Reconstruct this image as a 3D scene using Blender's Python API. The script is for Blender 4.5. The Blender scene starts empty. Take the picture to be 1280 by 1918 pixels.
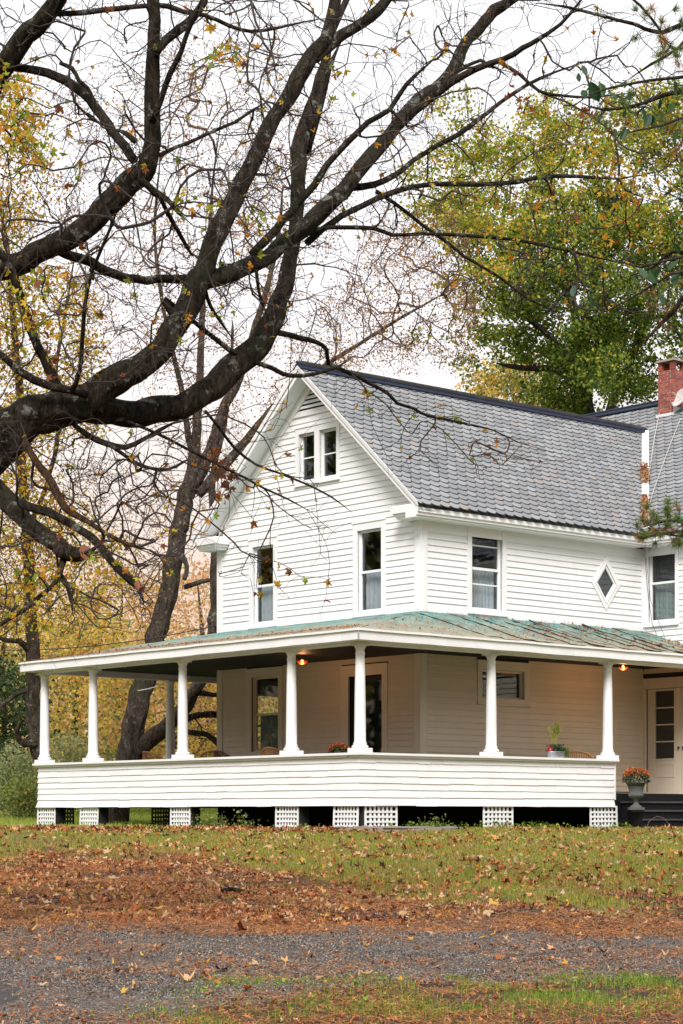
import bpy, math, random
import numpy as np
from mathutils import Vector, Matrix
random.seed(7); RNG = np.random.default_rng(11)
R = math.radians
sc = bpy.context.scene
COL = sc.collection

# ---------------------------------------------------------------- camera
FPX, HZ, ZC = 3845.0, 1530.0, 0.25          # focal length and horizon line in photo pixels, eye height over the house ground
cam_d = bpy.data.cameras.new('camera'); cam = bpy.data.objects.new('camera', cam_d); COL.objects.link(cam)
cam.location = (0, 0, ZC); cam.rotation_euler = (R(90), 0, 0)
cam_d.sensor_fit = 'HORIZONTAL'; cam_d.sensor_width = 36.0; cam_d.lens = 36.0*FPX/1280
cam_d.shift_y = (HZ-959)/1280.0
cam_d.clip_start = .5; cam_d.clip_end = 3000
sc.camera = cam
# ---------------------------------------------------------------- world, sun, exposure
SUN_EL, SUN_AZ = 44.0, 186.0                 # azimuth measured clockwise from +Y
world = bpy.data.worlds.new('World'); sc.world = world; world.use_nodes = True
wn = world.node_tree; wn.nodes.clear()
def N(nt, t, **kw):
    n = nt.nodes.new(t)
    for k, v in kw.items(): setattr(n, k, v)
    return n
sky = N(wn, 'ShaderNodeTexSky', sky_type='NISHITA', sun_disc=False)
sky.sun_elevation = R(SUN_EL); sky.sun_rotation = R(SUN_AZ); sky.dust_density = 3.0; sky.air_density = 1.0; sky.ozone_density = 1.0
hs = N(wn, 'ShaderNodeHueSaturation'); hs.inputs['Saturation'].default_value = .16
wn.links.new(sky.outputs[0], hs.inputs['Color'])
# even cloud deck: flattens the sky towards white, a warm band hugs the horizon all the way round
tc = N(wn, 'ShaderNodeTexCoord'); sx = N(wn, 'ShaderNodeSeparateXYZ'); wn.links.new(tc.outputs['Generated'], sx.inputs[0])
rmp = N(wn, 'ShaderNodeValToRGB'); wn.links.new(sx.outputs['Z'], rmp.inputs[0])
e = rmp.color_ramp.elements
e[0].position = 0.0; e[0].color = (8.6, 5.9, 4.0, 1); e[1].position = 1.0; e[1].color = (11.6, 11.8, 12.2, 1)
q = e.new(.10); q.color = (9.6, 7.2, 5.5, 1); q = e.new(.165); q.color = (10.6, 9.5, 8.9, 1); q = e.new(.24); q.color = (11.4, 11.1, 11.5, 1); q = e.new(.35); q.color = (12.2, 12.2, 12.6, 1)
mx = N(wn, 'ShaderNodeMixRGB'); mx.inputs[0].default_value = .8
wn.links.new(hs.outputs[0], mx.inputs[1]); wn.links.new(rmp.outputs[0], mx.inputs[2])
bg = N(wn, 'ShaderNodeBackground'); bg.inputs['Strength'].default_value = .076
wo = N(wn, 'ShaderNodeOutputWorld'); wn.links.new(mx.outputs[0], bg.inputs[0]); wn.links.new(bg.outputs[0], wo.inputs[0])
sl = bpy.data.lights.new('sun', 'SUN'); sl.energy = 2.8; sl.angle = R(24); sl.color = (1.0, .945, .925)
so = bpy.data.objects.new('sun', sl); COL.objects.link(so)
az, el = R(SUN_AZ), R(SUN_EL)
sd = Vector((math.sin(az)*math.cos(el), math.cos(az)*math.cos(el), math.sin(el)))
so.rotation_euler = sd.to_track_quat('Z', 'Y').to_euler()
sc.view_settings.view_transform = 'Standard'; sc.view_settings.look = 'None'
sc.view_settings.exposure = 0.56; sc.view_settings.gamma = 1.0; sc.view_settings.use_curve_mapping = False
sc.cycles.max_bounces = 6; sc.cycles.diffuse_bounces = 3; sc.cycles.glossy_bounces = 3
sc.cycles.transparent_max_bounces = 8; sc.cycles.transmission_bounces = 3

# ---------------------------------------------------------------- materials
def bsdf_mat(name):
    m = bpy.data.materials.new(name); m.use_nodes = True
    nt = m.node_tree; b = nt.nodes['Principled BSDF']; return m, nt, b
def rnd_value(nt):
    g = N(nt, 'ShaderNodeNewGeometry'); oi = N(nt, 'ShaderNodeObjectInfo')
    a = N(nt, 'ShaderNodeMath', operation='ADD'); nt.links.new(g.outputs['Random Per Island'], a.inputs[0]); nt.links.new(oi.outputs['Random'], a.inputs[1])
    f = N(nt, 'ShaderNodeMath', operation='FRACT'); nt.links.new(a.outputs[0], f.inputs[0]); return f.outputs[0]
def ramp(nt, inp, stops, const=False):
    r = N(nt, 'ShaderNodeValToRGB'); nt.links.new(inp, r.inputs[0])
    el_ = r.color_ramp.elements
    while len(el_) > 1: el_.remove(el_[0])
    el_[0].position = stops[0][0]; el_[0].color = (*stops[0][1], 1)
    for p, c in stops[1:]:
        x = el_.new(p); x.color = (*c, 1)
    if const: r.color_ramp.interpolation = 'CONSTANT'
    return r.outputs[0]
def noise(nt, scale, detail=4, rough=.6, vec=None, stretch=None, coord='Object'):
    t = N(nt, 'ShaderNodeTexCoord'); v = t.outputs[coord]
    if stretch:
        mp = N(nt, 'ShaderNodeMapping'); mp.inputs['Scale'].default_value = stretch; nt.links.new(v, mp.inputs[0]); v = mp.outputs[0]
    n = N(nt, 'ShaderNodeTexNoise'); n.inputs['Scale'].default_value = scale; n.inputs['Detail'].default_value = detail
    n.inputs['Roughness'].default_value = rough
    nt.links.new(v, n.inputs['Vector']); return n.outputs['Fac']
def mix(nt, f, a, b, mode='MIX'):
    m = N(nt, 'ShaderNodeMixRGB', blend_type=mode)
    for i, x in ((0, f), (1, a), (2, b)):
        if isinstance(x, (int, float)): m.inputs[i].default_value = x
        elif isinstance(x, tuple): m.inputs[i].default_value = (*x, 1)
        else: nt.links.new(x, m.inputs[i])
    return m.outputs[0]
def bump(nt, b, h, strength, dist=.01):
    bp = N(nt, 'ShaderNodeBump'); bp.inputs['Strength'].default_value = strength; bp.inputs['Distance'].default_value = dist
    nt.links.new(h, bp.inputs['Height']); nt.links.new(bp.outputs[0], b.inputs['Normal'])
def M_paint(name, c, dirt=(.55, .5, .42), amt=.25, rough=.55, scale=2.5, peel=0):
    m, nt, b = bsdf_mat(name)
    rv = rnd_value(nt)
    base = mix(nt, rv, tuple(x*.95 for x in c), tuple(min(1, x*1.03) for x in c))
    n1 = noise(nt, scale, 6, .65, stretch=(1, 1, .35))
    f = ramp(nt, n1, [(.45, (0, 0, 0)), (.8, (amt, amt, amt))])
    col = mix(nt, f, base, dirt)
    if peel:
        n2 = noise(nt, 9, 8, .8, stretch=(1, 1, .5)); f2 = ramp(nt, n2, [(.64, (0, 0, 0)), (.67, (peel, peel, peel))])
        col = mix(nt, f2, col, (.42, .38, .33))
    nt.links.new(col, b.inputs['Base Color']); b.inputs['Roughness'].default_value = rough
    bump(nt, b, noise(nt, 40, 3, .6, stretch=(1, 1, .3)), .15, .004)
    return m
def M_simple(name, c, rough=.7, var=.25, scale=6, metallic=0, spec=None, bmp=.2):
    m, nt, b = bsdf_mat(name)
    rv = rnd_value(nt)
    base = mix(nt, rv, tuple(x*(1-var) for x in c), tuple(min(1, x*(1+var)) for x in c))
    n1 = noise(nt, scale, 6, .65)
    col = mix(nt, n1, tuple(x*.75 for x in c), base)
    nt.links.new(col, b.inputs['Base Color']); b.inputs['Roughness'].default_value = rough; b.inputs['Metallic'].default_value = metallic
    if spec is not None: b.inputs['Specular IOR Level'].default_value = spec
    if bmp: bump(nt, b, noise(nt, scale*8, 4, .6), bmp, .005)
    return m
def M_leaf(name, stops, transl=.45, rough=.6):
    m = bpy.data.materials.new(name); m.use_nodes = True; nt = m.node_tree; nt.nodes.clear()
    rv = rnd_value(nt); col = ramp(nt, rv, stops)
    col = mix(nt, noise(nt, 30, 3, .6), mix(nt, 1.0, col, (.72, .66, .6), 'MULTIPLY'), col)
    d = N(nt, 'ShaderNodeBsdfPrincipled'); d.inputs['Roughness'].default_value = rough; d.inputs['Specular IOR Level'].default_value = .25
    t = N(nt, 'ShaderNodeBsdfTranslucent'); nt.links.new(col, d.inputs['Base Color']); nt.links.new(col, t.inputs[0])
    ms = N(nt, 'ShaderNodeMixShader'); ms.inputs[0].default_value = transl
    nt.links.new(d.outputs[0], ms.inputs[1]); nt.links.new(t.outputs[0], ms.inputs[2])
    o = N(nt, 'ShaderNodeOutputMaterial'); nt.links.new(ms.outputs[0], o.inputs[0]); return m
def M_bark(name, dark, light, lichen=0.0, scale=9, lich_c=(.42, .43, .36)):
    m, nt, b = bsdf_mat(name)
    n1 = noise(nt, scale, 8, .75, stretch=(1.6, 1.6, .5)); n5 = noise(nt, scale*4, 6, .8, stretch=(1.8, 1.8, .6))
    col = ramp(nt, n1, [(.36, dark), (.70, light)]); col = mix(nt, ramp(nt, n5, [(.42, (.35, .35, .35)), (.62, (1.5, 1.45, 1.35))]), (0, 0, 0), col, 'MIX') if False else mix(nt, 1.0, col, ramp(nt, n5, [(.40, (.30, .30, .30)), (.62, (1, 1, 1))]), 'MULTIPLY')
    if lichen:
        n2 = noise(nt, 7.5, 5, .6); f = ramp(nt, n2, [(.62-lichen*.03, (0, 0, 0)), (.65-lichen*.03, (1, 1, 1))])
        n3 = noise(nt, 24, 6, .75); f = mix(nt, 1.0, f, ramp(nt, n3, [(.40, (0, 0, 0)), (.50, (1, 1, 1))]), 'MULTIPLY')
        col = mix(nt, f, col, mix(nt, ramp(nt, n3, [(.4, (0, 0, 0)), (.65, (1, 1, 1))]), tuple(x*.45 for x in lich_c), lich_c))
        n4 = noise(nt, 1.7, 4, .6); g = ramp(nt, n4, [(.48, (0, 0, 0)), (.66, (.55, .55, .55))])
        col = mix(nt, g, col, (.05, .055, .028))
    nt.links.new(col, b.inputs['Base Color']); b.inputs['Roughness'].default_value = .95; b.inputs['Specular IOR Level'].default_value = .1
    hh = mix(nt, .5, n5, noise(nt, scale*2.0, 8, .8, stretch=(1.5, 1.5, .4)))
    bump(nt, b, hh, 1.0, .12)
    return m
MAT = {}
MAT['white'] = M_paint('white_paint', (.80, .80, .80), amt=.12)
MAT['siding'] = M_paint('clapboard_paint', (.81, .81, .805), (.60, .57, .50), amt=.24)
MAT['porchsiding'] = M_paint('porch_wall_beige', (.66, .56, .43), (.5, .43, .34), amt=.3)  # porch wall and trim: darker, warmer base than the clapboards
MAT['porchtrim'] = M_paint('porch_trim_beige', (.66, .58, .46), (.5, .43, .34), amt=.2)
MAT['shinglewhite'] = M_paint('painted_shingle', (.80, .79, .785), (.6, .56, .53), amt=.2, peel=.4, rough=.7)
MAT['greysoffit'] = M_paint('soffit_paint', (.74, .77, .77), amt=.12)
MAT['sheath'] = M_simple('dark_sheathing', (.03, .027, .024), .95)
MAT['inside'] = M_simple('dark_room', (.04, .033, .028), .9)
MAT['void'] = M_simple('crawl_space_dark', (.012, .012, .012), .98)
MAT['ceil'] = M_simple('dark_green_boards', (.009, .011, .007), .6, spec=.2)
MAT['deck'] = M_simple('grey_deck_paint', (.13, .13, .13), .6)
MAT['step'] = M_simple('charcoal_step_paint', (.009, .009, .011), .6, spec=.25)
MAT['tread'] = M_simple('grey_tread_paint', (.06, .062, .07), .45)
MAT['navy'] = M_simple('navy_ridge_metal', (.02, .028, .06), .4, spec=.5, bmp=0)
MAT['flash'] = M_simple('white_flashing', (.82, .82, .84), .4, var=.02, bmp=0)
MAT['brick'] = M_simple('red_brick', (.33, .085, .06), .85, var=.45, scale=30)
MAT['mortar'] = M_simple('mortar', (.62, .55, .48), .95, scale=30)
MAT['stone'] = M_simple('cap_stone', (.22, .19, .15), .9, scale=20)
MAT['concrete'] = M_simple('grey_urn_concrete', (.10, .105, .098), .9, scale=25)
MAT['galv'] = M_simple('galvanised_tub', (.42, .45, .47), .38, metallic=.7, scale=20, bmp=.1)
MAT['red'] = M_simple('red_enamel', (.42, .02, .03), .4)
MAT['wicker'] = M_simple('honey_wicker', (.42, .20, .07), .6, var=.4, scale=40)
MAT['wickerdark'] = M_simple('dark_wicker', (.11, .045, .02), .6, var=.4, scale=40)
MAT['cable'] = M_simple('pale_cable', (.62, .6, .57), .6, bmp=0)
MAT['tornedge'] = M_simple('torn_roofing_edge', (.06, .045, .035), .95)
MAT['shadelattice'] = M_simple('shaded_lattice', (.022, .018, .014), .8)  # lattice seen from behind, its shade put into the colour
MAT['asphalt'] = M_simple('worn_asphalt', (.045, .043, .042), .9, scale=12, bmp=.5)
MAT['soil'] = M_simple('dark_soil', (.03, .02, .015), 1)
MAT['cabledark'] = M_simple('dark_cable', (.05, .05, .05), .6, bmp=0)
MAT['iron'] = M_simple('dark_iron', (.025, .02, .018), .5, metallic=.5, bmp=0)
MAT['dish'] = M_simple('off_white_dish', (.66, .62, .57), .5, var=.05)
MAT['endgrain'] = M_simple('cut_end_grain', (.30, .12, .06), .85, scale=30)
MAT['peeled'] = M_bark('peeled_bark', (.10, .055, .03), (.42, .24, .13), 0, 7)
MAT['barkA'] = M_bark('maple_bark', (.016, .013, .010), (.22, .172, .125), 1.0)
MAT['barkB'] = M_bark('grey_brown_bark', (.05, .038, .03), (.30, .235, .19), .4, 6, (.34, .35, .31))
MAT['barkC'] = M_bark('far_bark', (.06, .045, .035), (.2, .16, .13), 0, 6)
MAT['twigA'] = M_simple('dark_twig', (.045, .032, .026), .9, bmp=0)
MAT['twigB'] = M_simple('red_brown_twig', (.11, .07, .055), .9, bmp=0)
MAT['twigC'] = M_simple('pale_twig', (.19, .15, .12), .9, bmp=0)
# leaves
MAT['leafyellow'] = M_leaf('yellow_maple_leaf', [(0, (.78, .46, .04)), (.4, (.74, .54, .05)), (.7, (.78, .30, .03)), (1, (.52, .52, .06))])
MAT['leafgreen'] = M_leaf('green_maple_leaf', [(0, (.20, .32, .035)), (.5, (.38, .46, .045)), (1, (.54, .54, .05))])
MAT['leafrust'] = M_leaf('rust_leaf', [(0, (.20, .065, .025)), (.5, (.36, .12, .03)), (1, (.26, .10, .05))])
MAT['finecrown'] = M_leaf('small_brown_leaf', [(0, (.30, .15, .09)), (.45, (.38, .19, .10)), (.75, (.50, .26, .08)), (1, (.52, .38, .08))])
MAT['crowngreen'] = M_leaf('green_crown_leaf', [(0, (.03, .075, .014)), (.35, (.10, .20, .03)), (.7, (.22, .33, .045)), (1, (.48, .48, .07))])
MAT['crownmix'] = M_leaf('yellow_green_crown_leaf', [(0, (.12, .24, .025)), (.40, (.36, .46, .05)), (.72, (.66, .60, .08)), (.92, (.74, .42, .06)), (1, (.5, .18, .03))])
MAT['woodyellow'] = M_leaf('wood_yellow_leaf', [(0, (.80, .56, .10)), (.5, (.78, .64, .14)), (.8, (.78, .40, .12)), (1, (.50, .52, .12))])
MAT['woodorange'] = M_leaf('wood_orange_leaf', [(0, (.80, .52, .30)), (.5, (.74, .38, .18)), (1, (.78, .60, .30))])  # far-wood leaves kept paler, distance haze put into the colour
MAT['woodgreen'] = M_leaf('wood_green_leaf', [(0, (.12, .18, .06)), (.5, (.24, .31, .10)), (1, (.45, .48, .15))])
MAT['palegreen'] = M_leaf('grey_green_leaf', [(0, (.22, .29, .16)), (.5, (.36, .43, .22)), (1, (.55, .54, .22))])
MAT['darkgreen'] = M_leaf('dark_evergreen_leaf', [(0, (.015, .04, .012)), (1, (.05, .09, .02))], .2)
MAT['ovalleaf'] = M_leaf('dark_oval_leaf', [(0, (.03, .08, .045)), (.5, (.035, .10, .02)), (1, (.10, .16, .12))], .3, .4)
MAT['pinegreen'] = M_leaf('pine_needle_green', [(0, (.07, .15, .04)), (.6, (.15, .25, .07)), (1, (.30, .34, .08))], .3)
MAT['pinebrown'] = M_leaf('pine_needle_brown', [(0, (.36, .17, .05)), (1, (.48, .26, .06))], .3)
MAT['grass'] = M_leaf('lawn_blade', [(0, (.10, .14, .025)), (.35, (.30, .31, .05)), (.65, (.54, .46, .10)), (1, (.66, .42, .16))], .4)
MAT['grassfresh'] = M_leaf('fresh_grass_blade', [(0, (.11, .22, .03)), (.6, (.26, .41, .05)), (1, (.44, .50, .09))], .4)
MAT['grassback'] = M_leaf('sunlit_back_blade', [(0, (.30, .42, .07)), (.6, (.42, .54, .10)), (1, (.55, .60, .14))], .45)  # brighter than the front lawn, sunlight put into the blade colour
MAT['needles'] = M_leaf('fallen_needle', [(0, (.16, .05, .022)), (.4, (.52, .20, .055)), (.75, (.74, .37, .12)), (1, (.34, .13, .055))], .1)
MAT['litterbrown'] = M_leaf('litter_leaf', [(0, (.035, .016, .012)), (.3, (.18, .05, .024)), (.6, (.48, .155, .045)), (.84, (.68, .32, .13)), (1, (.76, .54, .33))], .15)
MAT['litterpale'] = M_leaf('pale_litter_leaf', [(0, (.52, .32, .17)), (.5, (.60, .44, .29)), (1, (.62, .36, .12))], .15)
MAT['litteryellow'] = M_leaf('yellow_litter_leaf', [(0, (.66, .33, .03)), (1, (.62, .44, .08))], .2)
MAT['mumorange'] = M_leaf('orange_mum_petal', [(0, (.55, .09, .02)), (.6, (.72, .18, .03)), (1, (.75, .30, .06))], .2)
MAT['mumred'] = M_leaf('rust_mum_petal', [(0, (.30, .04, .02)), (.6, (.50, .10, .03)), (1, (.62, .2, .05))], .2)
MAT['curtain'] = M_simple('sheer_curtain', (.46, .48, .52), .9, var=.08, bmp=0)
MAT['curtaingreen'] = M_simple('grey_green_curtain', (.22, .27, .25), .9, var=.08, bmp=0)
def M_gravel_stone():
    m, nt, b = bsdf_mat('gravel_stone'); rv = rnd_value(nt)
    nt.links.new(ramp(nt, rv, [(0, (.022, .019, .017)), (.5, (.095, .085, .075)), (.85, (.20, .185, .165)), (1, (.38, .34, .29))]), b.inputs['Base Color'])
    b.inputs['Roughness'].default_value = .85; return m
MAT['gravel'] = M_gravel_stone()
def M_shingle():
    m, nt, b = bsdf_mat('grey_roof_shingle'); rv = rnd_value(nt)
    base = ramp(nt, rv, [(0, (.20, .21, .215)), (.6, (.25, .26, .265)), (.93, (.30, .31, .315)), (1, (.29, .255, .23))])
    g = noise(nt, 160, 2, .7); col = mix(nt, g, mix(nt, 1.0, base, (.55, .55, .55), 'MULTIPLY'), mix(nt, 1.0, base, (1.35, 1.35, 1.35), 'MULTIPLY'))
    nt.links.new(mix(nt, ramp(nt, noise(nt, .9, 4, .6), [(.4, (0, 0, 0)), (.75, (.22, .22, .22))]), col, (.25, .21, .17)), b.inputs['Base Color'])
    b.inputs['Roughness'].default_value = .93; b.inputs['Specular IOR Level'].default_value = .2; bump(nt, b, g, .3, .003); return m
MAT['shingle'] = M_shingle()
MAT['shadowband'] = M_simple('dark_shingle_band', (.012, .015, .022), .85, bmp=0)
def M_patina():
    m, nt, b = bsdf_mat('patina_roofing')
    n1 = noise(nt, 1.6, 8, .68); n2 = noise(nt, 7, 8, .75); n3 = noise(nt, 28, 5, .7)
    col = ramp(nt, n1, [(.33, (.02, .09, .09)), (.47, (.045, .22, .21)), (.58, (.15, .34, .31)), (.72, (.34, .38, .32))])
    tan = ramp(nt, n2, [(.49, (0, 0, 0)), (.57, (.85, .85, .85))]); col = mix(nt, tan, col, mix(nt, n3, (.20, .10, .05), (.44, .34, .24)))
    # weathering gathers along the lower edge (local height of the roofing)
    t = N(nt, 'ShaderNodeTexCoord'); s = N(nt, 'ShaderNodeSeparateXYZ'); nt.links.new(t.outputs['Object'], s.inputs[0])
    zz = N(nt, 'ShaderNodeMapRange'); zz.inputs[1].default_value = 3.72; zz.inputs[2].default_value = 4.3; zz.inputs[3].default_value = 1; zz.inputs[4].default_value = 0
    nt.links.new(s.outputs['Z'], zz.inputs[0])
    z2 = mix(nt, 1.0, zz.outputs[0], ramp(nt, n2, [(.3, (.35, .35, .35)), (.6, (1, 1, 1))]), 'MULTIPLY')
    col = mix(nt, z2, col, mix(nt, n3, (.30, .17, .08), (.40, .37, .27)))
    dk = ramp(nt, n3, [(.56, (0, 0, 0)), (.66, (.75, .75, .75))]); col = mix(nt, dk, col, (.05, .06, .06))
    w = ramp(nt, noise(nt, 45, 3, .6), [(.66, (0, 0, 0)), (.7, (.9, .9, .9))]); col = mix(nt, w, col, (.55, .56, .52))
    nt.links.new(col, b.inputs['Base Color']); b.inputs['Roughness'].default_value = .9; bump(nt, b, n2, .6, .03); return m
MAT['patina'] = M_patina()
def M_ground():
    m, nt, b = bsdf_mat('earth_and_lawn')
    at = N(nt, 'ShaderNodeAttribute', attribute_name='lawn')
    n1 = noise(nt, 1.3, 6, .7); n2 = noise(nt, 14, 8, .75); n3 = noise(nt, 60, 4, .7)
    dirt = ramp(nt, n2, [(.35, (.022, .014, .010)), (.55, (.075, .040, .026)), (.72, (.20, .09, .045))])
    lawn = ramp(nt, n2, [(.35, (.07, .08, .018)), (.55, (.17, .17, .035)), (.72, (.26, .21, .07))])
    f = N(nt, 'ShaderNodeMath', operation='ADD'); nt.links.new(at.outputs['Fac'], f.inputs[0]); nt.links.new(n1, f.inputs[1])
    ff = ramp(nt, f.outputs[0], [(.85, (0, 0, 0)), (1.1, (1, 1, 1))])
    nt.links.new(mix(nt, ff, dirt, lawn), b.inputs['Base Color'])
    b.inputs['Roughness'].default_value = .97; bump(nt, b, n3, .8, .03); return m
MAT['ground'] = M_ground()
def M_drive():
    m, nt, b = bsdf_mat('gravel_drive')
    v = N(nt, 'ShaderNodeTexVoronoi'); v.inputs['Scale'].default_value = 75; t = N(nt, 'ShaderNodeTexCoord'); nt.links.new(t.outputs['Object'], v.inputs['Vector'])
    sp = N(nt, 'ShaderNodeSeparateXYZ'); nt.links.new(v.outputs['Color'], sp.inputs[0])
    st = ramp(nt, sp.outputs['X'], [(0, (.022, .019, .017)), (.5, (.082, .073, .065)), (.85, (.16, .145, .13)), (1, (.30, .27, .23))])
    br = ramp(nt, noise(nt, 1.4, 7, .7), [(.40, (.1, .1, .1)), (.62, (.85, .85, .85))])
    nt.links.new(mix(nt, br, st, mix(nt, sp.outputs['Y'], (.07, .045, .032), (.16, .10, .07))), b.inputs['Base Color'])
    b.inputs['Roughness'].default_value = .93; bump(nt, b, v.outputs['Distance'], 1.0, -.012); return m
MAT['drive'] = M_drive()
def M_glass():
    m = bpy.data.materials.new('window_glass'); m.use_nodes = True; nt = m.node_tree; nt.nodes.clear()
    g = N(nt, 'ShaderNodeBsdfGlossy'); g.inputs['Roughness'].default_value = .02; g.inputs['Color'].default_value = (.85, .92, .95, 1)
    t = N(nt, 'ShaderNodeBsdfTransparent'); t.inputs[0].default_value = (.80, .86, .86, 1)
    lw = N(nt, 'ShaderNodeLayerWeight'); lw.inputs[0].default_value = .5
    pw = N(nt, 'ShaderNodeMath', operation='POWER'); nt.links.new(lw.outputs['Facing'], pw.inputs[0]); pw.inputs[1].default_value = 4
    ma = N(nt, 'ShaderNodeMath', operation='MULTIPLY_ADD'); nt.links.new(pw.outputs[0], ma.inputs[0]); ma.inputs[1].default_value = .85; ma.inputs[2].default_value = .085
    ms = N(nt, 'ShaderNodeMixShader'); nt.links.new(ma.outputs[0], ms.inputs[0]); nt.links.new(t.outputs[0], ms.inputs[1]); nt.links.new(g.outputs[0], ms.inputs[2])
    bp = N(nt, 'ShaderNodeBump'); bp.inputs['Strength'].default_value = .05; nt.links.new(noise(nt, 2.5, 2, .5), bp.inputs['Height']); nt.links.new(bp.outputs[0], g.inputs['Normal'])
    o = N(nt, 'ShaderNodeOutputMaterial'); nt.links.new(ms.outputs[0], o.inputs[0]); return m
MAT['glass'] = M_glass()
def M_emit(name, c, s):
    m = bpy.data.materials.new(name); m.use_nodes = True; nt = m.node_tree; nt.nodes.clear()
    e_ = N(nt, 'ShaderNodeEmission'); e_.inputs[0].default_value = (*c, 1); e_.inputs[1].default_value = s
    o = N(nt, 'ShaderNodeOutputMaterial'); nt.links.new(e_.outputs[0], o.inputs[0]); return m
MAT['bulb'] = M_emit('lit_bulb', (1.0, .36, .10), 14)
def M_amber():
    m, nt, b = bsdf_mat('amber_glass'); b.inputs['Base Color'].default_value = (.7, .2, .06, 1); b.inputs['Roughness'].default_value = .15
    t = N(nt, 'ShaderNodeBsdfTransparent'); t.inputs[0].default_value = (.95, .45, .2, 1); ms = N(nt, 'ShaderNodeMixShader'); ms.inputs[0].default_value = .5
    nt.links.new(b.outputs[0], ms.inputs[1]); nt.links.new(t.outputs[0], ms.inputs[2]); nt.links.new(ms.outputs[0], nt.nodes['Material Output'].inputs[0]); return m
MAT['amber'] = M_amber()

# ---------------------------------------------------------------- object helpers
def put(o, parent=None, **props):
    COL.objects.link(o)
    if parent: o.parent = parent
    for k, v in props.items(): o[k] = v
    return o
def thing(name, label, cat, loc=(0, 0, 0), rz=0, group=None):
    o = bpy.data.objects.new(name, None); o.empty_display_size = .2; put(o)
    o.location = loc; o.rotation_euler = (0, 0, rz); o['label'] = label; o['category'] = cat
    if group: o['group'] = group
    return o
def mesh_np(name, V, F, mats, parent=None, smooth=False, mi=None, **props):
    """V (n,3); F either (m,k) array or list of such arrays"""
    Fs = F if isinstance(F, list) else [F]
    Fs = [np.asarray(f, dtype=np.int32) for f in Fs if len(f)]
    me = bpy.data.meshes.new(name); V = np.asarray(V, dtype=np.float32)
    nl = sum(f.size for f in Fs); nf = sum(len(f) for f in Fs)
    me.vertices.add(len(V)); me.vertices.foreach_set('co', V.ravel())
    me.loops.add(nl); me.loops.foreach_set('vertex_index', np.concatenate([f.ravel() for f in Fs]))
    me.polygons.add(nf)
    tot = np.concatenate([np.full(len(f), f.shape[1], dtype=np.int32) for f in Fs]); st = np.concatenate([[0], np.cumsum(tot)[:-1]]).astype(np.int32)
    me.polygons.foreach_set('loop_start', st); me.polygons.foreach_set('loop_total', tot)
    for m in (mats if isinstance(mats, (list, tuple)) else [mats]): me.materials.append(MAT[m] if isinstance(m, str) else m)
    if mi is not None: me.polygons.foreach_set('material_index', np.asarray(mi, dtype=np.int32))
    me.polygons.foreach_set('use_smooth', np.full(nf, bool(smooth)))
    me.update(calc_edges=True); me.validate()
    return put(bpy.data.objects.new(name, me), parent, **props)
class MB:
    def __init__(s): s.v = []; s.f = []; s.m = []
    def poly(s, pts, mi=0):
        i = len(s.v); s.v += [tuple(p) for p in pts]; s.f.append(tuple(range(i, i+len(pts)))); s.m.append(mi)
    def hexa(s, p, mi=0):
        """8 points: bottom ring 0-3, top ring 4-7"""
        i = len(s.v); s.v += [tuple(x) for x in p]
        for f in ((0, 3, 2, 1), (4, 5, 6, 7), (0, 1, 5, 4), (1, 2, 6, 5), (2, 3, 7, 6), (3, 0, 4, 7)):
            s.f.append(tuple(i+k for k in f)); s.m.append(mi)
    def box(s, a, b, mi=0):
        (x0, y0, z0), (x1, y1, z1) = a, b
        s.hexa([(x0, y0, z0), (x1, y0, z0), (x1, y1, z0), (x0, y1, z0), (x0, y0, z1), (x1, y0, z1), (x1, y1, z1), (x0, y1, z1)], mi)
    def prism(s, ring0, ring1, mi=0, caps=True):
        n = len(ring0); i = len(s.v); s.v += [tuple(p) for p in ring0]+[tuple(p) for p in ring1]
        for k in range(n):
            j = (k+1) % n; s.f.append((i+k, i+j, i+n+j, i+n+k)); s.m.append(mi)
        if caps:
            s.f.append(tuple(i+k for k in range(n))[::-1]); s.m.append(mi); s.f.append(tuple(i+n+k for k in range(n))); s.m.append(mi)
    def lathe(s, c, prof, n=20, mi=0):
        i = len(s.v)
        for r, z in prof:
            for k in range(n):
                a = 2*math.pi*k/n; s.v.append((c[0]+r*math.cos(a), c[1]+r*math.sin(a), c[2]+z))
        for j in range(len(prof)-1):
            for k in range(n):
                l = (k+1) % n; s.f.append((i+j*n+k, i+j*n+l, i+(j+1)*n+l, i+(j+1)*n+k)); s.m.append(mi)
        s.f.append(tuple(i+k for k in range(n))[::-1]); s.m.append(mi)
        s.f.append(tuple(i+(len(prof)-1)*n+k for k in range(n))); s.m.append(mi)
    def tube(s, pts, rad, n=6, mi=0):
        V, F = tube_arrays([(np.array(pts, float), np.array(rad if hasattr(rad, '__len__') else [rad]*len(pts), float))], n)
        i = len(s.v); s.v += [tuple(x) for x in V]; s.f += [tuple(i+k for k in f) for f in F]; s.m += [mi]*len(F)
    def build(s, name, mats, parent=None, smooth=False, **props):
        me = bpy.data.meshes.new(name); me.from_pydata(s.v, [], s.f)
        for m in (mats if isinstance(mats, (list, tuple)) else [mats]): me.materials.append(MAT[m] if isinstance(m, str) else m)
        me.polygons.foreach_set('material_index', s.m)
        if smooth: me.polygons.foreach_set('use_smooth', [True]*len(s.f))
        me.update()
        return put(bpy.data.objects.new(name, me), parent, **props)
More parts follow.
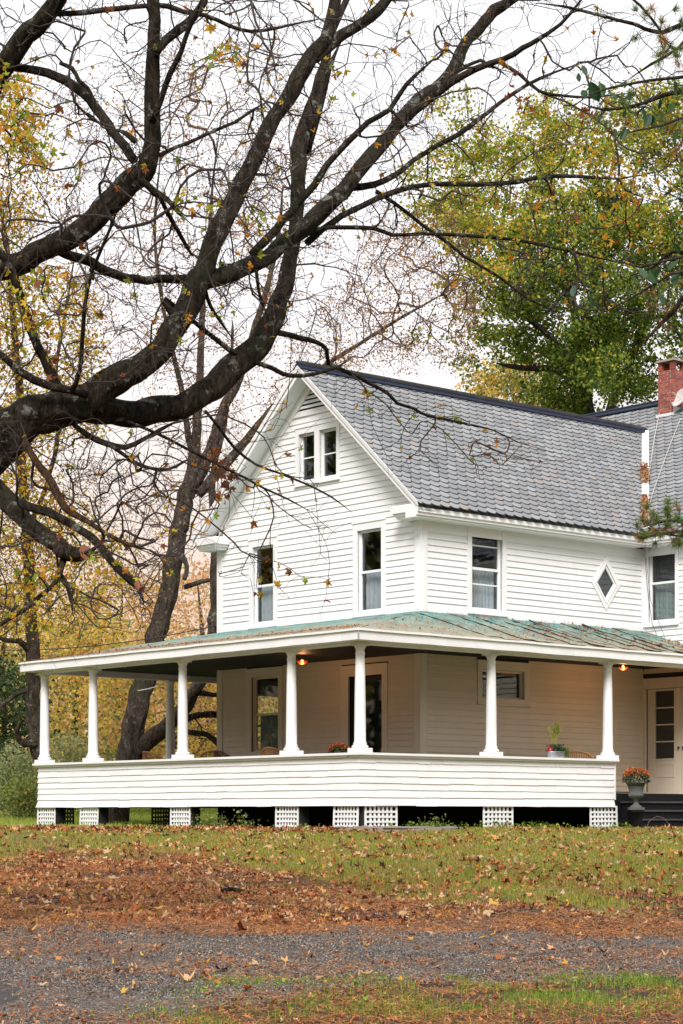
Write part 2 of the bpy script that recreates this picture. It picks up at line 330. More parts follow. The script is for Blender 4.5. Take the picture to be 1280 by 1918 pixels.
def tube_arrays(lines, n=6, jitter=0.0):
    Vs, Fs, off = [], [], 0
    ang = np.arange(n)*2*math.pi/n; ca, sa = np.cos(ang), np.sin(ang)
    for P, r in lines:
        k = len(P)
        if k < 2: continue
        T = np.gradient(P, axis=0); T /= np.linalg.norm(T, axis=1)[:, None]+1e-9
        mean = T.mean(0); ref = np.array([0, 0, 1.]) if abs(mean[2]) < .75*np.linalg.norm(mean)+1e-9 else np.array([0, 1., 0])
        A = np.cross(T, ref); A /= np.linalg.norm(A, axis=1)[:, None]+1e-9; B = np.cross(T, A)
        rr = r[:, None]*np.ones((k, n))
        if jitter: rr = rr*(1+jitter*(RNG.random((k, n))-.5)*2)
        V = P[:, None, :]+rr[..., None]*(ca[None, :, None]*A[:, None, :]+sa[None, :, None]*B[:, None, :])
        Vs.append(V.reshape(-1, 3))
        i = np.arange(k-1)[:, None]*n; j = np.arange(n)[None, :]; j2 = (j+1) % n
        F = np.stack([i+j, i+j2, i+n+j2, i+n+j], -1).reshape(-1, 4)+off
        Fs.append(F); off += k*n
    if not Vs: return np.zeros((0, 3)), np.zeros((0, 4), int)
    return np.concatenate(Vs), np.concatenate(Fs)
def P(u, v, d): return np.array([(u-640)/FPX*d, d, ZC+(HZ-v)/FPX*d])
def gz(x, y):
    x = np.asarray(x, float); y = np.asarray(y, float)
    base = np.where(y < 37.5, -1.35+.0355*y, np.where(y < 47, -.019, -.019+.024*(np.minimum(y, 400)-47)))
    base = np.where(y < 8, -1.35+.0355*8-.0*(8-y), base)
    bumps = .02*np.sin(x*1.7+y*.6)*np.sin(y*1.1-x*.4)+.012*np.sin(x*4.1+1)*np.sin(y*3.3)
    berm = .16*np.exp(-((x+5.6)/1.3)**2-((y-33.5)/1.5)**2)
    return base+bumps*np.clip((y-6)/10, 0, 1)+berm
def lawn_start(x, y):
    u = 640+x*FPX/np.maximum(y, 1)
    return np.interp(u, [0, 300, 640, 900, 1280], [30.5, 29, 24.2, 22.0, 21.3])+1.3*np.sin(x*1.3+.4*y)+1.0*np.sin(x*3.7+y)+.9*np.sin(x*8.3-y*1.9)*np.sin(y*2.3+x)
def lawnness(x, y):
    return np.clip((y-lawn_start(x, y))/4.5+.5, 0, 1)
def drive_far(x): return 18.1+.22*np.sin(x*2.1)+.16*np.sin(x*5.3+1)+.12*np.sin(x*13)-.02*x
def drive_near(x):
    return np.interp(x, [-3, -1.6, -.8, 0, .9, 2.2, 4], [6, 9, 12.3, 13.2, 13.7, 13.9, 14.1])+.12*np.sin(x*4)+.1*np.sin(x*9+2)

# ================================================================ GROUND
def axis(lo, a, b, hi, fine, coarse):
    return np.unique(np.concatenate([np.arange(lo, a, coarse), np.arange(a, b, fine), np.arange(b, hi+coarse, coarse)]))
gx = axis(-400, -10, 10, 400, .2, 15); gy = axis(-60, 9, 50, 700, .2, 10)
X, Y = np.meshgrid(gx, gy); Z = gz(X, Y)+RNG.normal(0, .006, X.shape)*((Y > 9) & (Y < 50))
nx, ny = len(gx), len(gy)
idx = np.arange(nx*ny).reshape(ny, nx)
F = np.stack([idx[:-1, :-1], idx[:-1, 1:], idx[1:, 1:], idx[1:, :-1]], -1).reshape(-1, 4)
g = mesh_np('ground', np.stack([X, Y, Z], -1).reshape(-1, 3), F, 'ground', smooth=True, kind='structure')
at = g.data.attributes.new('lawn', 'FLOAT', 'POINT'); at.data.foreach_set('value', lawnness(X, Y).ravel().astype(np.float32))
# driveway sheet
dx = np.arange(-9, 9.01, .12); rows = np.linspace(0, 1, 60)
DX = np.repeat(dx[None, :], 60, 0); near, far = drive_near(dx), drive_far(dx)
DY = near[None, :]+(far-near)[None, :]*rows[:, None]
DZ = gz(DX, DY)+.016+RNG.normal(0, .003, DX.shape); DZ[0] -= .03; DZ[-1] -= .03
idx = np.arange(DX.size).reshape(DX.shape)
F = np.stack([idx[:-1, :-1], idx[:-1, 1:], idx[1:, 1:], idx[1:, :-1]], -1).reshape(-1, 4)
mesh_np('driveway', np.stack([DX, DY, DZ], -1).reshape(-1, 3), F, 'drive', smooth=True, kind='structure')

px_ = np.linspace(-4.2, -1.35, 40); py_ = np.linspace(8, 13.6, 60); PX, PY = np.meshgrid(px_, py_)
edge = -2.15+.30*(PY-13.4)*-.55+.08*np.sin(PY*3)+.04*np.sin(PY*11); PX = PX[0, 0]+(PX-PX[0, 0])/(PX[0, -1]-PX[0, 0])*(edge-PX[0, 0])
PZ = gz(PX, PY)+.026; PZ[:, -1] -= .03; PZ[-1] -= .03; id_ = np.arange(PX.size).reshape(PX.shape)
mesh_np('paved_road', np.stack([PX, PY, PZ], -1).reshape(-1, 3), np.stack([id_[:-1, :-1], id_[:-1, 1:], id_[1:, 1:], id_[1:, :-1]], -1).reshape(-1, 4), 'asphalt', smooth=True, kind='structure')
# ================================================================ HOUSE
TH = math.atan2(.6612, .7503); X0, Y0 = .345, 38.1
cb, sb = math.cos(TH), math.sin(TH)
def W(s, t, z=0.0): return Vector((X0+cb*s-sb*t, Y0+sb*s+cb*t, z))
def onS(u, v, S):                            # photo pixel -> (t, z) on the plane s = S
    k = (u-640)/FPX; t = (k*(Y0+sb*S)-X0-cb*S)/(-sb-cb*k); y = Y0+cb*t+sb*S
    return t, ZC+(HZ-v)/FPX*y
def onT(u, v, T):                            # photo pixel -> (s, z) on the plane t = T
    k = (u-640)/FPX; s = (k*(Y0+cb*T)-X0+sb*T)/(cb-sb*k); y = Y0+cb*T+sb*s
    return s, ZC+(HZ-v)/FPX*y
house = thing('farmhouse', 'white clapboard farmhouse with grey scalloped roof and wraparound porch', 'house', W(0, 0, 0), TH)
S0, T0, TL, S1 = 3.45, 2.0, 8.65, 10.42      # gable wall, eave wall, far side wall, wing wall
TR = (T0+TL)/2; OV = .42; TE, SE = T0-.41, S0-.45; PITCH = .893
ZE = 6.59; ZR = ZE+PITCH*(TR-TE); FLOOR = .76; CEIL = 3.62
PW = .757; SW = 15.69; ZW = ZE+PW*(SW-(S1-.41)); SB = 20.9; TWR = -3.0; TWL = 8.65
FG = lambda al, o, z: (S0-o, al, z)          # gable face, along = t
FR = lambda al, o, z: (al, T0-o, z)          # eave face, along = s
FW = lambda al, o, z: (S1-o, al, z)          # wing face, along = t
FL = lambda al, o, z: (al, TL+o, z)          # far side face
def rail_z(t): return ZR-PITCH*abs(t-TR)-.12
def wall(F, a0, a1, z0, ztop, ops, bz0, bands, name='wall', board='siding_board', mat='siding', split=None, stuff=False, thick=.14, breaks=(), expo=.13, cut=None, detail=True):
    """backing with real openings, clapboards in front. ops = [(a0,a1,z0,z1)] openings; bands = board-free rects (outer trim)"""
    zt = ztop if callable(ztop) else (lambda a: ztop)
    mb = MB(); xs = sorted(set([a0, a1]+[b for b in breaks if a0 < b < a1]+[x for o in ops for x in o[:2]]))
    for xa, xb in zip(xs[:-1], xs[1:]):
        xm = (xa+xb)/2; cuts = sorted([o for o in ops if o[0] < xm < o[1]], key=lambda o: o[2]); lo = z0
        for o in cuts+[None]:
            if o is None: ha, hb = zt(xa), zt(xb)
            else: ha = hb = o[2]
            if min(ha, hb) > lo+.001 or max(ha, hb) > lo+.01:
                ha, hb = max(ha, lo+.001), max(hb, lo+.001)
                mb.hexa([F(xa, 0, lo), F(xb, 0, lo), F(xb, -thick, lo), F(xa, -thick, lo), F(xa, 0, ha), F(xb, 0, hb), F(xb, -thick, hb), F(xa, -thick, ha)])
            if o: lo = o[3]
    w = mb.build(name, 'sheath', house)
    if not detail: return w
    joined = MB(); z = bz0
    while True:
        zb, ztp = z, z+expo; z += expo
        if zb > max(zt(a0+.01), zt(a1-.01), zt((a0+a1)/2))-.02: break
        # horizontal extent limited by a sloping top
        lo, hi = a0, a1
        samples = np.linspace(a0, a1, 400); ok = np.array([zt(s_) > zb+.02 for s_ in samples])
        if not ok.any(): break
        lo, hi = samples[ok][0], samples[ok][-1]
        ok2 = np.array([zt(s_) > ztp+.012 for s_ in samples]); lo2, hi2 = (samples[ok2][0], samples[ok2][-1]) if ok2.any() else ((lo+hi)/2-.01, (lo+hi)/2+.01)
        if not callable(ztop): lo2, hi2, ztp = lo, hi, min(ztp+.012, ztop)
        else: ztp += .012
        sp = [(lo, hi, zb, ztp)]
        for bnd in bands:
            nv = []
            for x, y, p_, q_ in sp:
                if bnd[2] >= q_-.012 or bnd[3] <= p_+.005 or bnd[0] >= y or bnd[1] <= x: nv.append((x, y, p_, q_)); continue
                if bnd[0] > x: nv.append((x, bnd[0], p_, q_))
                if bnd[1] < y: nv.append((bnd[1], y, p_, q_))
                xx, yy = max(x, bnd[0]), min(y, bnd[1])
                if bnd[2] > p_+.02: nv.append((xx, yy, p_, bnd[2]))
                if bnd[3] < q_-.03: nv.append((xx, yy, bnd[3], q_))
            sp = [w3 for w3 in nv if w3[1]-w3[0] > .03]
        for x, y, pb, pt_ in sp:
            segs = [x, y]
            if y-x > 2.6: segs = [x, x+(y-x)*random.uniform(.35, .65), y]
            for p_, q_ in zip(segs[:-1], segs[1:]):
                bt0, bt1 = (lo2 if p_ == lo else p_), (hi2 if q_ == hi else q_)
                if bt1-bt0 < .01: continue
                e0 = 0 if p_ == x else .0012; d = random.uniform(-.0012, .0012); tz = random.uniform(-.0015, .0015)
                f0 = (pb-zb)/(ztp-zb); f1 = (pt_-zb)/(ztp-zb); o0, o1 = .032-.023*f0, .032-.023*f1
                m_ = joined if stuff else MB()
                m_.hexa([F(p_+e0, o0+d, pb+tz), F(q_, o0+d, pb-tz), F(q_, .002, pb-tz), F(p_+e0, .002, pb+tz),
                         F(bt0+e0, o1+d, pt_), F(bt1, o1+d, pt_), F(bt1, .002, pt_), F(bt0+e0, .002, pt_)])
                if not stuff: m_.build(board, mat, w)
    if stuff and joined.v: joined.build(board, mat, w, kind='stuff')
    return w
def frame_bars(mb, F, r, wd, o0, o1, sides='lrtb', mi=0):
    a0, a1, z0, z1 = r
    if 't' in sides: fbox(mb, F, a0, a1, o0, o1, z1-wd, z1, mi)
    if 'b' in sides: fbox(mb, F, a0, a1, o0, o1, z0, z0+wd, mi)
    if 'l' in sides: fbox(mb, F, a0, a0+wd, o0, o1, z0+(wd if 'b' in sides else 0), z1-(wd if 't' in sides else 0), mi)
    if 'r' in sides: fbox(mb, F, a1-wd, a1, o0, o1, z0+(wd if 'b' in sides else 0), z1-(wd if 't' in sides else 0), mi)
def fbox(mb, F, a0, a1, o0, o1, z0, z1, mi=0):
    mb.hexa([F(a0, o0, z0), F(a1, o0, z0), F(a1, o1, z0), F(a0, o1, z0), F(a0, o0, z1), F(a1, o0, z1), F(a1, o1, z1), F(a0, o1, z1)], mi)
def window(F, glass, outer, mullz=(), frame='white', trim='white', curtain=None, label=None, depth=-.10, midv=(), sill=True, name='window', cw=1.0):
    """glass rect, outer casing rect. casing flush on the wall, sash + glass recessed in the opening"""
    a0, a1, z0, z1 = glass; A0, A1, Z0, Z1 = outer; sw = .045
    op = (a0-sw, a1+sw, z0-sw, z1+sw)
    mb = MB()
    fbox(mb, F, A0, op[0], -.02, .042, Z0, Z1); fbox(mb, F, op[1], A1, -.02, .042, Z0, Z1)
    fbox(mb, F, op[0], op[1], -.02, .042, op[3], Z1); fbox(mb, F, op[0], op[1], -.02, .042, Z0, op[2])
    fbox(mb, F, A0-.012, A1+.012, .0, .06, Z1, Z1+.035)
    frame_bars(mb, F, (op[0]+.001, op[1]-.001, op[2]+.001, op[3]-.001), .012, depth-.03, -.021)   # jamb lining
    w = mb.build(name, trim, house)
    if label: w['label'] = label
    if sill:
        mb = MB(); fbox(mb, F, A0-.015, A1+.015, .0, .075, Z0-.035, Z0-.001); mb.build('window_sill', trim, w)
    mb = MB(); frame_bars(mb, F, (op[0]+.013, op[1]-.013, op[2]+.013, op[3]-.013), .032, depth+.01, depth+.045)
    for i, zz in enumerate(mullz): fbox(mb, F, a0, a1, depth+.012, depth+(.06 if zz[1] > .03 else .035), zz[0]-zz[1]/2, zz[0]+zz[1]/2)
    for aa in midv: fbox(mb, F, aa-.011, aa+.011, depth+.012, depth+.034, z0, z1)
    mb.build('sash', frame, w)
    lv = [z0]+[zz[0] for zz in mullz]+[z1]; lv.sort()
    for za, zb in zip(lv[:-1], lv[1:]):
        mb = MB(); tl = random.uniform(-.002, .002)
        mb.poly([F(a0-.005, depth+.02+tl, za), F(a1+.005, depth+.02-tl, za), F(a1+.005, depth+.02, zb), F(a0-.005, depth+.02, zb)]); mb.build('pane', 'glass', w)
    if curtain:
        c0, c1, mt = curtain; mb = MB(); n = 40; pts = []
        for k in range(n+1):
            a = a0-.03+(a1-a0+.06)*k/n*cw; pts.append((a, depth-.10+.018*math.sin(k*1.25)+.009*math.sin(k*2.9+1)))
        for k in range(n):
            mb.poly([F(pts[k][0], pts[k][1], c0), F(pts[k+1][0], pts[k+1][1], c0), F(pts[k+1][0], pts[k+1][1]*.98, c1), F(pts[k][0], pts[k][1]*.98, c1)])
        mb.build('curtain', mt, w, smooth=True)
    return op
def rectS(u0, u1, vt, vb, S):
    ta, _ = onS(u0, vt, S); tb, _ = onS(u1, vt, S); tm = (ta+tb)/2; um = (u0+u1)/2
    return min(ta, tb), max(ta, tb), onS(um, vb, S)[1], onS(um, vt, S)[1]
def rectT(u0, u1, vt, vb, T):
    sa, _ = onT(u0, vt, T); sb_, _ = onT(u1, vt, T); um = (u0+u1)/2
    return min(sa, sb_), max(sa, sb_), onT(um, vb, T)[1], onT(um, vt, T)[1]
def inflate(r, l, rr, b, t): return (r[0]-l, r[1]+rr, r[2]-b, r[3]+t)

# --- upper floor windows
gA = rectS(478, 512, 1027, 1163, S0); gB = rectS(674, 714, 995, 1141, S0)
g1 = rectS(564, 589, 815, 897, S0); g2 = rectS(603, 630, 807, 890, S0)
zA0, zA1 = (g1[2]+g2[2])/2, (g1[3]+g2[3])/2; g1 = (g1[0], g1[1], zA0, zA1); g2 = (g2[0], g2[1], zA0, zA1)
zz0, zz1 = (gA[2]+gB[2])/2, (gA[3]+gB[3])/2; gA = (gA[0], gA[1], zz0, zz1); gB = (gB[0], gB[1], zz0, zz1)
oA = inflate(gA, .17, .17, .12, .20); oB = inflate(gB, .17, .17, .12, .20)
opA = window(FG, gA, oA, [((zz0+zz1)/2-.02, .05)], curtain=(gA[2]-.05, (zz0+zz1)/2, 'curtain'), label='left upper window of the gable wall')
opB = window(FG, gB, oB, [((zz0+zz1)/2-.02, .05)], curtain=(gB[2]-.05, (zz0+zz1)/2, 'curtain'), label='right upper window of the gable wall, beside the corner')
oAt1 = (min(g1[0], g2[0])-.15, (g1[0]+g2[1])/2 if g1[0] > g2[1] else (g2[0]+g1[1])/2, zA0-.11, zA1+.17)
mid = (g2[1]+g1[0])/2
opC = window(FG, g1, (mid+.001, g1[1]+.15, zA0-.11, zA1+.17), [((zA0+zA1)/2, .028)], label='left one of the paired attic windows')
opD = window(FG, g2, (g2[0]-.15, mid-.001, zA0-.11, zA1+.17), [((zA0+zA1)/2, .028)], label='right one of the paired attic windows')
gE = rectT(885, 937, 995, 1139, T0); oE = inflate(gE, .17, .17, .12, .17)
hE = gE[3]-gE[2]
opE = window(FR, gE, oE, [(gE[2]+hE*.305, .028), (gE[2]+hE*.505, .055), (gE[2]+hE*.805, .028)], curtain=(gE[2]-.05, gE[2]+hE*.52, 'curtain'), label='tall upper window with cross bars and a sheer curtain')
gF = rectS(1219, 1264, 1022, 1160, S1); oF = inflate(gF, .14, .17, .12, .17)
opF = window(FW, gF, oF, [((gF[2]+gF[3])/2, .05)], curtain=(gF[2]-.05, (gF[2]+gF[3])/2, 'curtaingreen'), label='upper window of the wing')
# --- ground floor windows and doors
gG = rectS(475, 521, 1271, 1404, S0); oG = inflate(gG, .19, .24, .10, .20)
opG = window(FG, gG, oG, [(onS(498, 1338, S0)[1], .05)], frame='porchtrim', trim='porchtrim', curtain=(gG[2]-.05, onS(498, 1338, S0)[1], 'curtaingreen'), label='porch window with a dark lower curtain', depth=-.12)
gH = rectT(904, 978, 1260, 1305, T0); oH = inflate(gH, .17, .2, .16, .2)
opH = window(FR, gH, oH, (), frame='porchtrim', trim='porchtrim', label='small wide window high on the porch wall')
# side window on the far wall, seen through the porch window
kx = rectS(500, 519, 1280, 1336, S0)
sW = (4.35, 5.45, 1.75, 3.05)
opS = window(FL, sW, inflate(sW, .15, .15, .1, .15), [(2.35, .04)], frame='porchtrim', trim='porchtrim', label='side window seen through the porch room')
# dark front door opening on the gable wall
dt0, dz1 = onS(718, 1263, S0); dt1, _ = onS(655, 1263, S0)
opI = (dt0, dt1, FLOOR+.02, dz1)
mb = MB(); oI = (dt0-.17, dt1+.25, FLOOR, dz1+.20)
fbox(mb, FG, oI[0], opI[0], -.02, .042, oI[2], oI[3]); fbox(mb, FG, opI[1], oI[1], -.02, .042, oI[2], oI[3]); fbox(mb, FG, opI[0], opI[1], -.02, .042, opI[3], oI[3])
fbox(mb, FG, oI[0]-.01, oI[1]+.01, 0, .06, oI[3], oI[3]+.03)
dr = mb.build('front_door', 'porchtrim', house, label='dark open front doorway with a tan casing')
mb = MB(); frame_bars(mb, FG, (opI[0]+.002, opI[1]-.002, opI[2], opI[3]-.002), .10, -.16, -.11); fbox(mb, FG, opI[0]+.10, opI[1]-.10, -.15, -.12, opI[2]+.1, opI[2]+.5)
mb.build('door_leaf', 'inside', dr)
mb = MB(); mb.poly([FG(opI[0]+.09, -.135, opI[2]+.5), FG(opI[1]-.09, -.135, opI[2]+.5), FG(opI[1]-.09, -.135, opI[3]-.09), FG(opI[0]+.09, -.135, opI[3]-.09)]); mb.build('pane', 'glass', dr)
# pale glazed doors of the wing
kt1, kz1 = onS(1212, 1290, S1); kt0, _ = onS(1275, 1290, S1); kz1 = onS(1240, 1290, S1)[1]
kz0 = FLOOR+.03
pg = rectS(1226, 1262, 1294, 1421, S1)
for i in range(2):
    sh = (kt1-kt0+.012)*i
    a0, a1 = kt0-sh, kt1-sh; p0, p1 = pg[0]-sh, pg[1]-sh
    mb = MB(); fbox(mb, FW, a0, p0, -.07, -.03, kz0, kz1); fbox(mb, FW, p1, a1, -.07, -.03, kz0, kz1)
    fbox(mb, FW, p0, p1, -.07, -.03, pg[3], kz1); fbox(mb, FW, p0, p1, -.07, -.03, kz0, pg[2])
    frame_bars(mb, FW, (p0-.03, p1+.03, pg[2]-.03, pg[3]+.03), .028, -.029, -.018)
    frame_bars(mb, FW, (p0-.02, p1+.02, pg[2]-.42, pg[2]-.12), .02, -.029, -.020)
    d_ = mb.build('glazed_door', 'porchtrim', house, label=('left' if i == 0 else 'right')+' leaf of the pale double door with four stacked panes')
    hgt = (pg[3]-pg[2])/4
    for k in range(4):
        mb = MB(); mb.poly([FW(p0, -.05, pg[2]+k*hgt), FW(p1, -.05, pg[2]+k*hgt), FW(p1, -.05, pg[2]+(k+1)*hgt), FW(p0, -.05, pg[2]+(k+1)*hgt)]); mb.build('pane', 'glass', d_)
    mb = MB()
    for k in range(1, 4): fbox(mb, FW, p0, p1, -.055, -.02, pg[2]+k*hgt-.014, pg[2]+k*hgt+.014)
    mb.build('glazing_bar', 'porchtrim', d_)
    mb = MB(); hx = a0+.06 if i == 0 else a1-.06
    c = FW(hx, -.005, kz0+1.0); mb.lathe((c[0], c[1], c[2]-.03), [(.004, 0), (.022, .01), (.026, .03), (.022, .05), (.004, .06)], 10); mb.build('handle', 'iron', d_, smooth=True)
opK = (kt0-(kt1-kt0+.02), kt1+.005, kz0-.02, kz1+.005); oK = (opK[0]-.15, opK[1]+.13, FLOOR, kz1+.24)
mb = MB(); fbox(mb, FW, oK[0], opK[0], -.02, .045, oK[2], oK[3]); fbox(mb, FW, opK[1], oK[1], -.02, .045, oK[2], oK[3]); fbox(mb, FW, opK[0], opK[1], -.02, .045, opK[3], oK[3])
mb.build('door_casing', 'porchtrim', house)

# --- walls
def wall_top_g(t): return ZR-PITCH*abs(t-TR)-.10
UB = 4.42
cbw = .14                                     # corner board
wall(FG, T0, TL, .05, wall_top_g, [opA, opB, opC, opD, opG, opI], 4.52,
     [oA, oB, (g2[0]-.15, g1[1]+.15, zA0-.11, zA1+.205), (T0, T0+cbw, 0, 7), (TL-cbw, TL, 0, 7), (T0, TL, zA1+.47, 12)], breaks=(TR, ))
# ground-floor boards of the gable wall (beige under the porch roof)
def lower_boards(F, a0, a1, bands, z0, z1, board='porch_siding_board'):
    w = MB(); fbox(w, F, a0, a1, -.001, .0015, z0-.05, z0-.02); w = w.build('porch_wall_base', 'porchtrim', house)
    z = z0; e_ = .127
    while z < z1-.02:
        zt_ = min(z+e_, z1); iv = [(a0, a1)]
        for bnd in bands:
            if bnd[2] < zt_ and bnd[3] > z+.005:
                nv = []
                for x, y in iv:
                    if bnd[0] > x: nv.append((x, min(y, bnd[0])))
                    if bnd[1] < y: nv.append((max(x, bnd[1]), y))
                iv = [q_ for q_ in nv if q_[1]-q_[0] > .03]
        for x, y in iv:
            m_ = MB(); d = random.uniform(-.001, .001); tz = random.uniform(-.0015, .0015)
            m_.hexa([F(x, .030+d, z+tz), F(y, .030+d, z-tz), F(y, .002, z-tz), F(x, .002, z+tz), F(x, .010+d, zt_+.01), F(y, .010+d, zt_+.01), F(y, .002, zt_+.01), F(x, .002, zt_+.01)])
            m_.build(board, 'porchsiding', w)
        z += e_
UZ = 4.46
ds, dz = onT(1133, 1093, T0); opDi = (ds-.225, ds+.225, dz-.285, dz+.285)
wall(FR, S0, S1, .05, ZE+.05, [opE, opH, opDi], 4.52, [oE, (S0, S0+cbw, 0, 7), (S1-.09, S1, 0, 7), (S0, S1, 6.12, 9)] +
     [(ds-.22, ds+.22, dz-.27, dz+.27), (ds-.31, ds+.31, dz-.10, dz+.10), (ds-.12, ds+.12, dz-.39, dz+.39)])
wall(FW, TWR, T0, .05, ZE+.05, [opF, opK], 3.66, [oF, (T0-.09, T0, 0, 7), (TWR, T0, 6.12, 9), (oF[0]-.5, oF[0]-.0, 0, 0)])
wall(FL, S0, S1, .05, ZE+.05, [opS], 4.4, [(S0, S0+cbw, 0, 8)], stuff=True)
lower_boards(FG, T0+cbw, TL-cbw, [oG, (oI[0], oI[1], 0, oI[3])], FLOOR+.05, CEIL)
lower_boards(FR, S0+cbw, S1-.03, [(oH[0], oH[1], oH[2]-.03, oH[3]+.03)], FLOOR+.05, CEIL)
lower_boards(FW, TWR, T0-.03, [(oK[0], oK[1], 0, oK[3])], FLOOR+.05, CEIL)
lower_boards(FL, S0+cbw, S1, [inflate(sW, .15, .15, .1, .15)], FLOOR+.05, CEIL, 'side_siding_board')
# back of the house and wing shell (seen only from the side)
mb = MB()
mb.box((SB-.14, TWR, .05), (SB, TWL, ZE)); mb.box((S1+.15, TWR, .05), (SB-.141, TWR+.14, ZE)); mb.box((S1+.15, TWL-.14, .05), (SB-.141, TWL, ZE))
for (tt) in (TWR, TWL-.12):
    mb.prism([(S1-.1, tt, ZE+.001), (SB-.001, tt, ZE+.001), (SW, tt, ZW-.15)], [(S1-.1, tt+.12, ZE+.001), (SB-.001, tt+.12, ZE+.001), (SW, tt+.12, ZW-.15)])
mb.box((S1-.001, T0+.15, .05), (S1+.14, TL-.15, ZE-.02))
mb.build('rear_wall', 'siding', house)
mb = MB()                                     # dark rooms: floors, inner partitions
mb.box((S0+.16, T0+.16, FLOOR-.05), (S1-.02, TL-.16, FLOOR+.01)); mb.box((S0+.16, T0+.16, 3.62), (S1-.02, TL-.16, 4.25)); mb.box((S0+.16, T0+.16, ZE-.02), (S1-.02, TL-.16, ZE+.02))
mb.box((S0+.16, TR+.02, 4.26), (S1-.03, TR+.08, ZE-.03)); mb.box((S0+2.4, T0+.17, 4.26), (S0+2.46, TR+.01, ZE-.03)); mb.box((S0+3.1, T0+.17, FLOOR+.02), (S0+3.16, TL-.17, 3.61))
mb.box((S0+.17, T0+2.9, FLOOR+.02), (S0+3.0, T0+2.96, 3.61)); mb.box((S0+1.6, T0+1.9, ZE+.03), (S0+1.66, TL-1.9, ZR-1.9))
mb.box((S1+2.2, TWR+.2, .1), (S1+2.26, TL-.3, ZE-.1))
mb.build('interior_partition', 'inside', house)
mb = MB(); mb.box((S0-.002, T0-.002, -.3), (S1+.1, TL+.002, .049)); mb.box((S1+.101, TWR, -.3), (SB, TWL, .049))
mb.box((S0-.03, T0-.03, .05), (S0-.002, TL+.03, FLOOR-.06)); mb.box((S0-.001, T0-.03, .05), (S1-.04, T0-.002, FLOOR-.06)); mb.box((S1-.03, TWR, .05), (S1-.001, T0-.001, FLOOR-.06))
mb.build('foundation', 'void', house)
# corner boards, frieze, water table
mb = MB()
fbox(mb, FG, T0-.045, T0+cbw, 0, .045, 4.40, 6.30); fbox(mb, FG, T0+.03, T0+cbw-.03, .046, .056, 4.44, 6.10)
mb.build('corner_board', 'white', house)
mb = MB(); fbox(mb, FR, S0+.001, S0+cbw+.02, 0, .045, 4.40, 6.12); fbox(mb, FR, S0+.05, S0+cbw-.02, .046, .056, 4.44, 6.10); mb.build('corner_board', 'white', house)
mb = MB(); fbox(mb, FG, TL-cbw, TL+.045, 0, .045, 4.40, 6.30); mb.build('corner_board', 'white', house)
mb = MB(); fbox(mb, FL, S0, S0+cbw, 0, .045, 4.40, 6.30); mb.build('corner_board', 'white', house)
for F_, a_ in ((FG, T0), (FR, S0)):
    mb = MB(); fbox(mb, F_, a_-(.045 if F_ is FG else -.001), a_+cbw, 0, .045, FLOOR+.03, CEIL); mb.build('porch_corner_board', 'porchtrim', house)
mb = MB(); fbox(mb, FG, TL-cbw, TL+.045, 0, .045, FLOOR+.03, CEIL); mb.build('porch_corner_board', 'porchtrim', house)
mb = MB(); fbox(mb, FR, S1-.09, S1-.03, 0, .04, 4.40, 6.12); fbox(mb, FW, T0-.09, T0-.041, 0, .04, 4.0, 6.12); mb.build('inside_corner_board', 'white', house)
mb = MB(); fbox(mb, FR, S0+.001, S1-.001, 0, .034, 6.10, 6.30); fbox(mb, FW, TWR, T0-.029, 0, .028, 6.121, 6.30); mb.build('frieze_board', 'white', house)
mb = MB(); fbox(mb, FR, S0+.15, S1-.1, .001, .034, 4.40, 4.52); fbox(mb, FG, T0+.15, TL-.15, .001, .034, 4.40, 4.52); mb.build('flashing_board', 'white', house)
# diamond window
ds, dz = onT(1133, 1093, T0)
dw, dh = .475, .60
def rhomb(w_, h_, o): return [FR(ds-w_, o, dz), FR(ds, o, dz-h_), FR(ds+w_, o, dz), FR(ds, o, dz+h_)]
def ring(mb, w0, h0, w1, h1, o0, o1, mi=0):
    A, B, C, D = rhomb(w0, h0, o0), rhomb(w1, h1, o0), rhomb(w0, h0, o1), rhomb(w1, h1, o1)
    for k in range(4):
        j = (k+1) % 4; mb.hexa([A[k], A[j], B[j], B[k], C[k], C[j], D[j], D[k]], mi)
mb = MB(); ring(mb, dw, dh, .34, .43, .0, .05); ring(mb, .34, .43, .275, .345, .0, .036); ring(mb, .37, .47, .33, .42, .051, .062)
dd = mb.build('diamond_window', 'white', house, label='small diamond window with a double white frame')
mb = MB(); mb.poly(rhomb(.30, .37, .002)); mb.build('dark_backing', 'void', dd)
mb = MB(); mb.poly(rhomb(.28, .35, .006)); mb.build('pane', 'glass', dd)

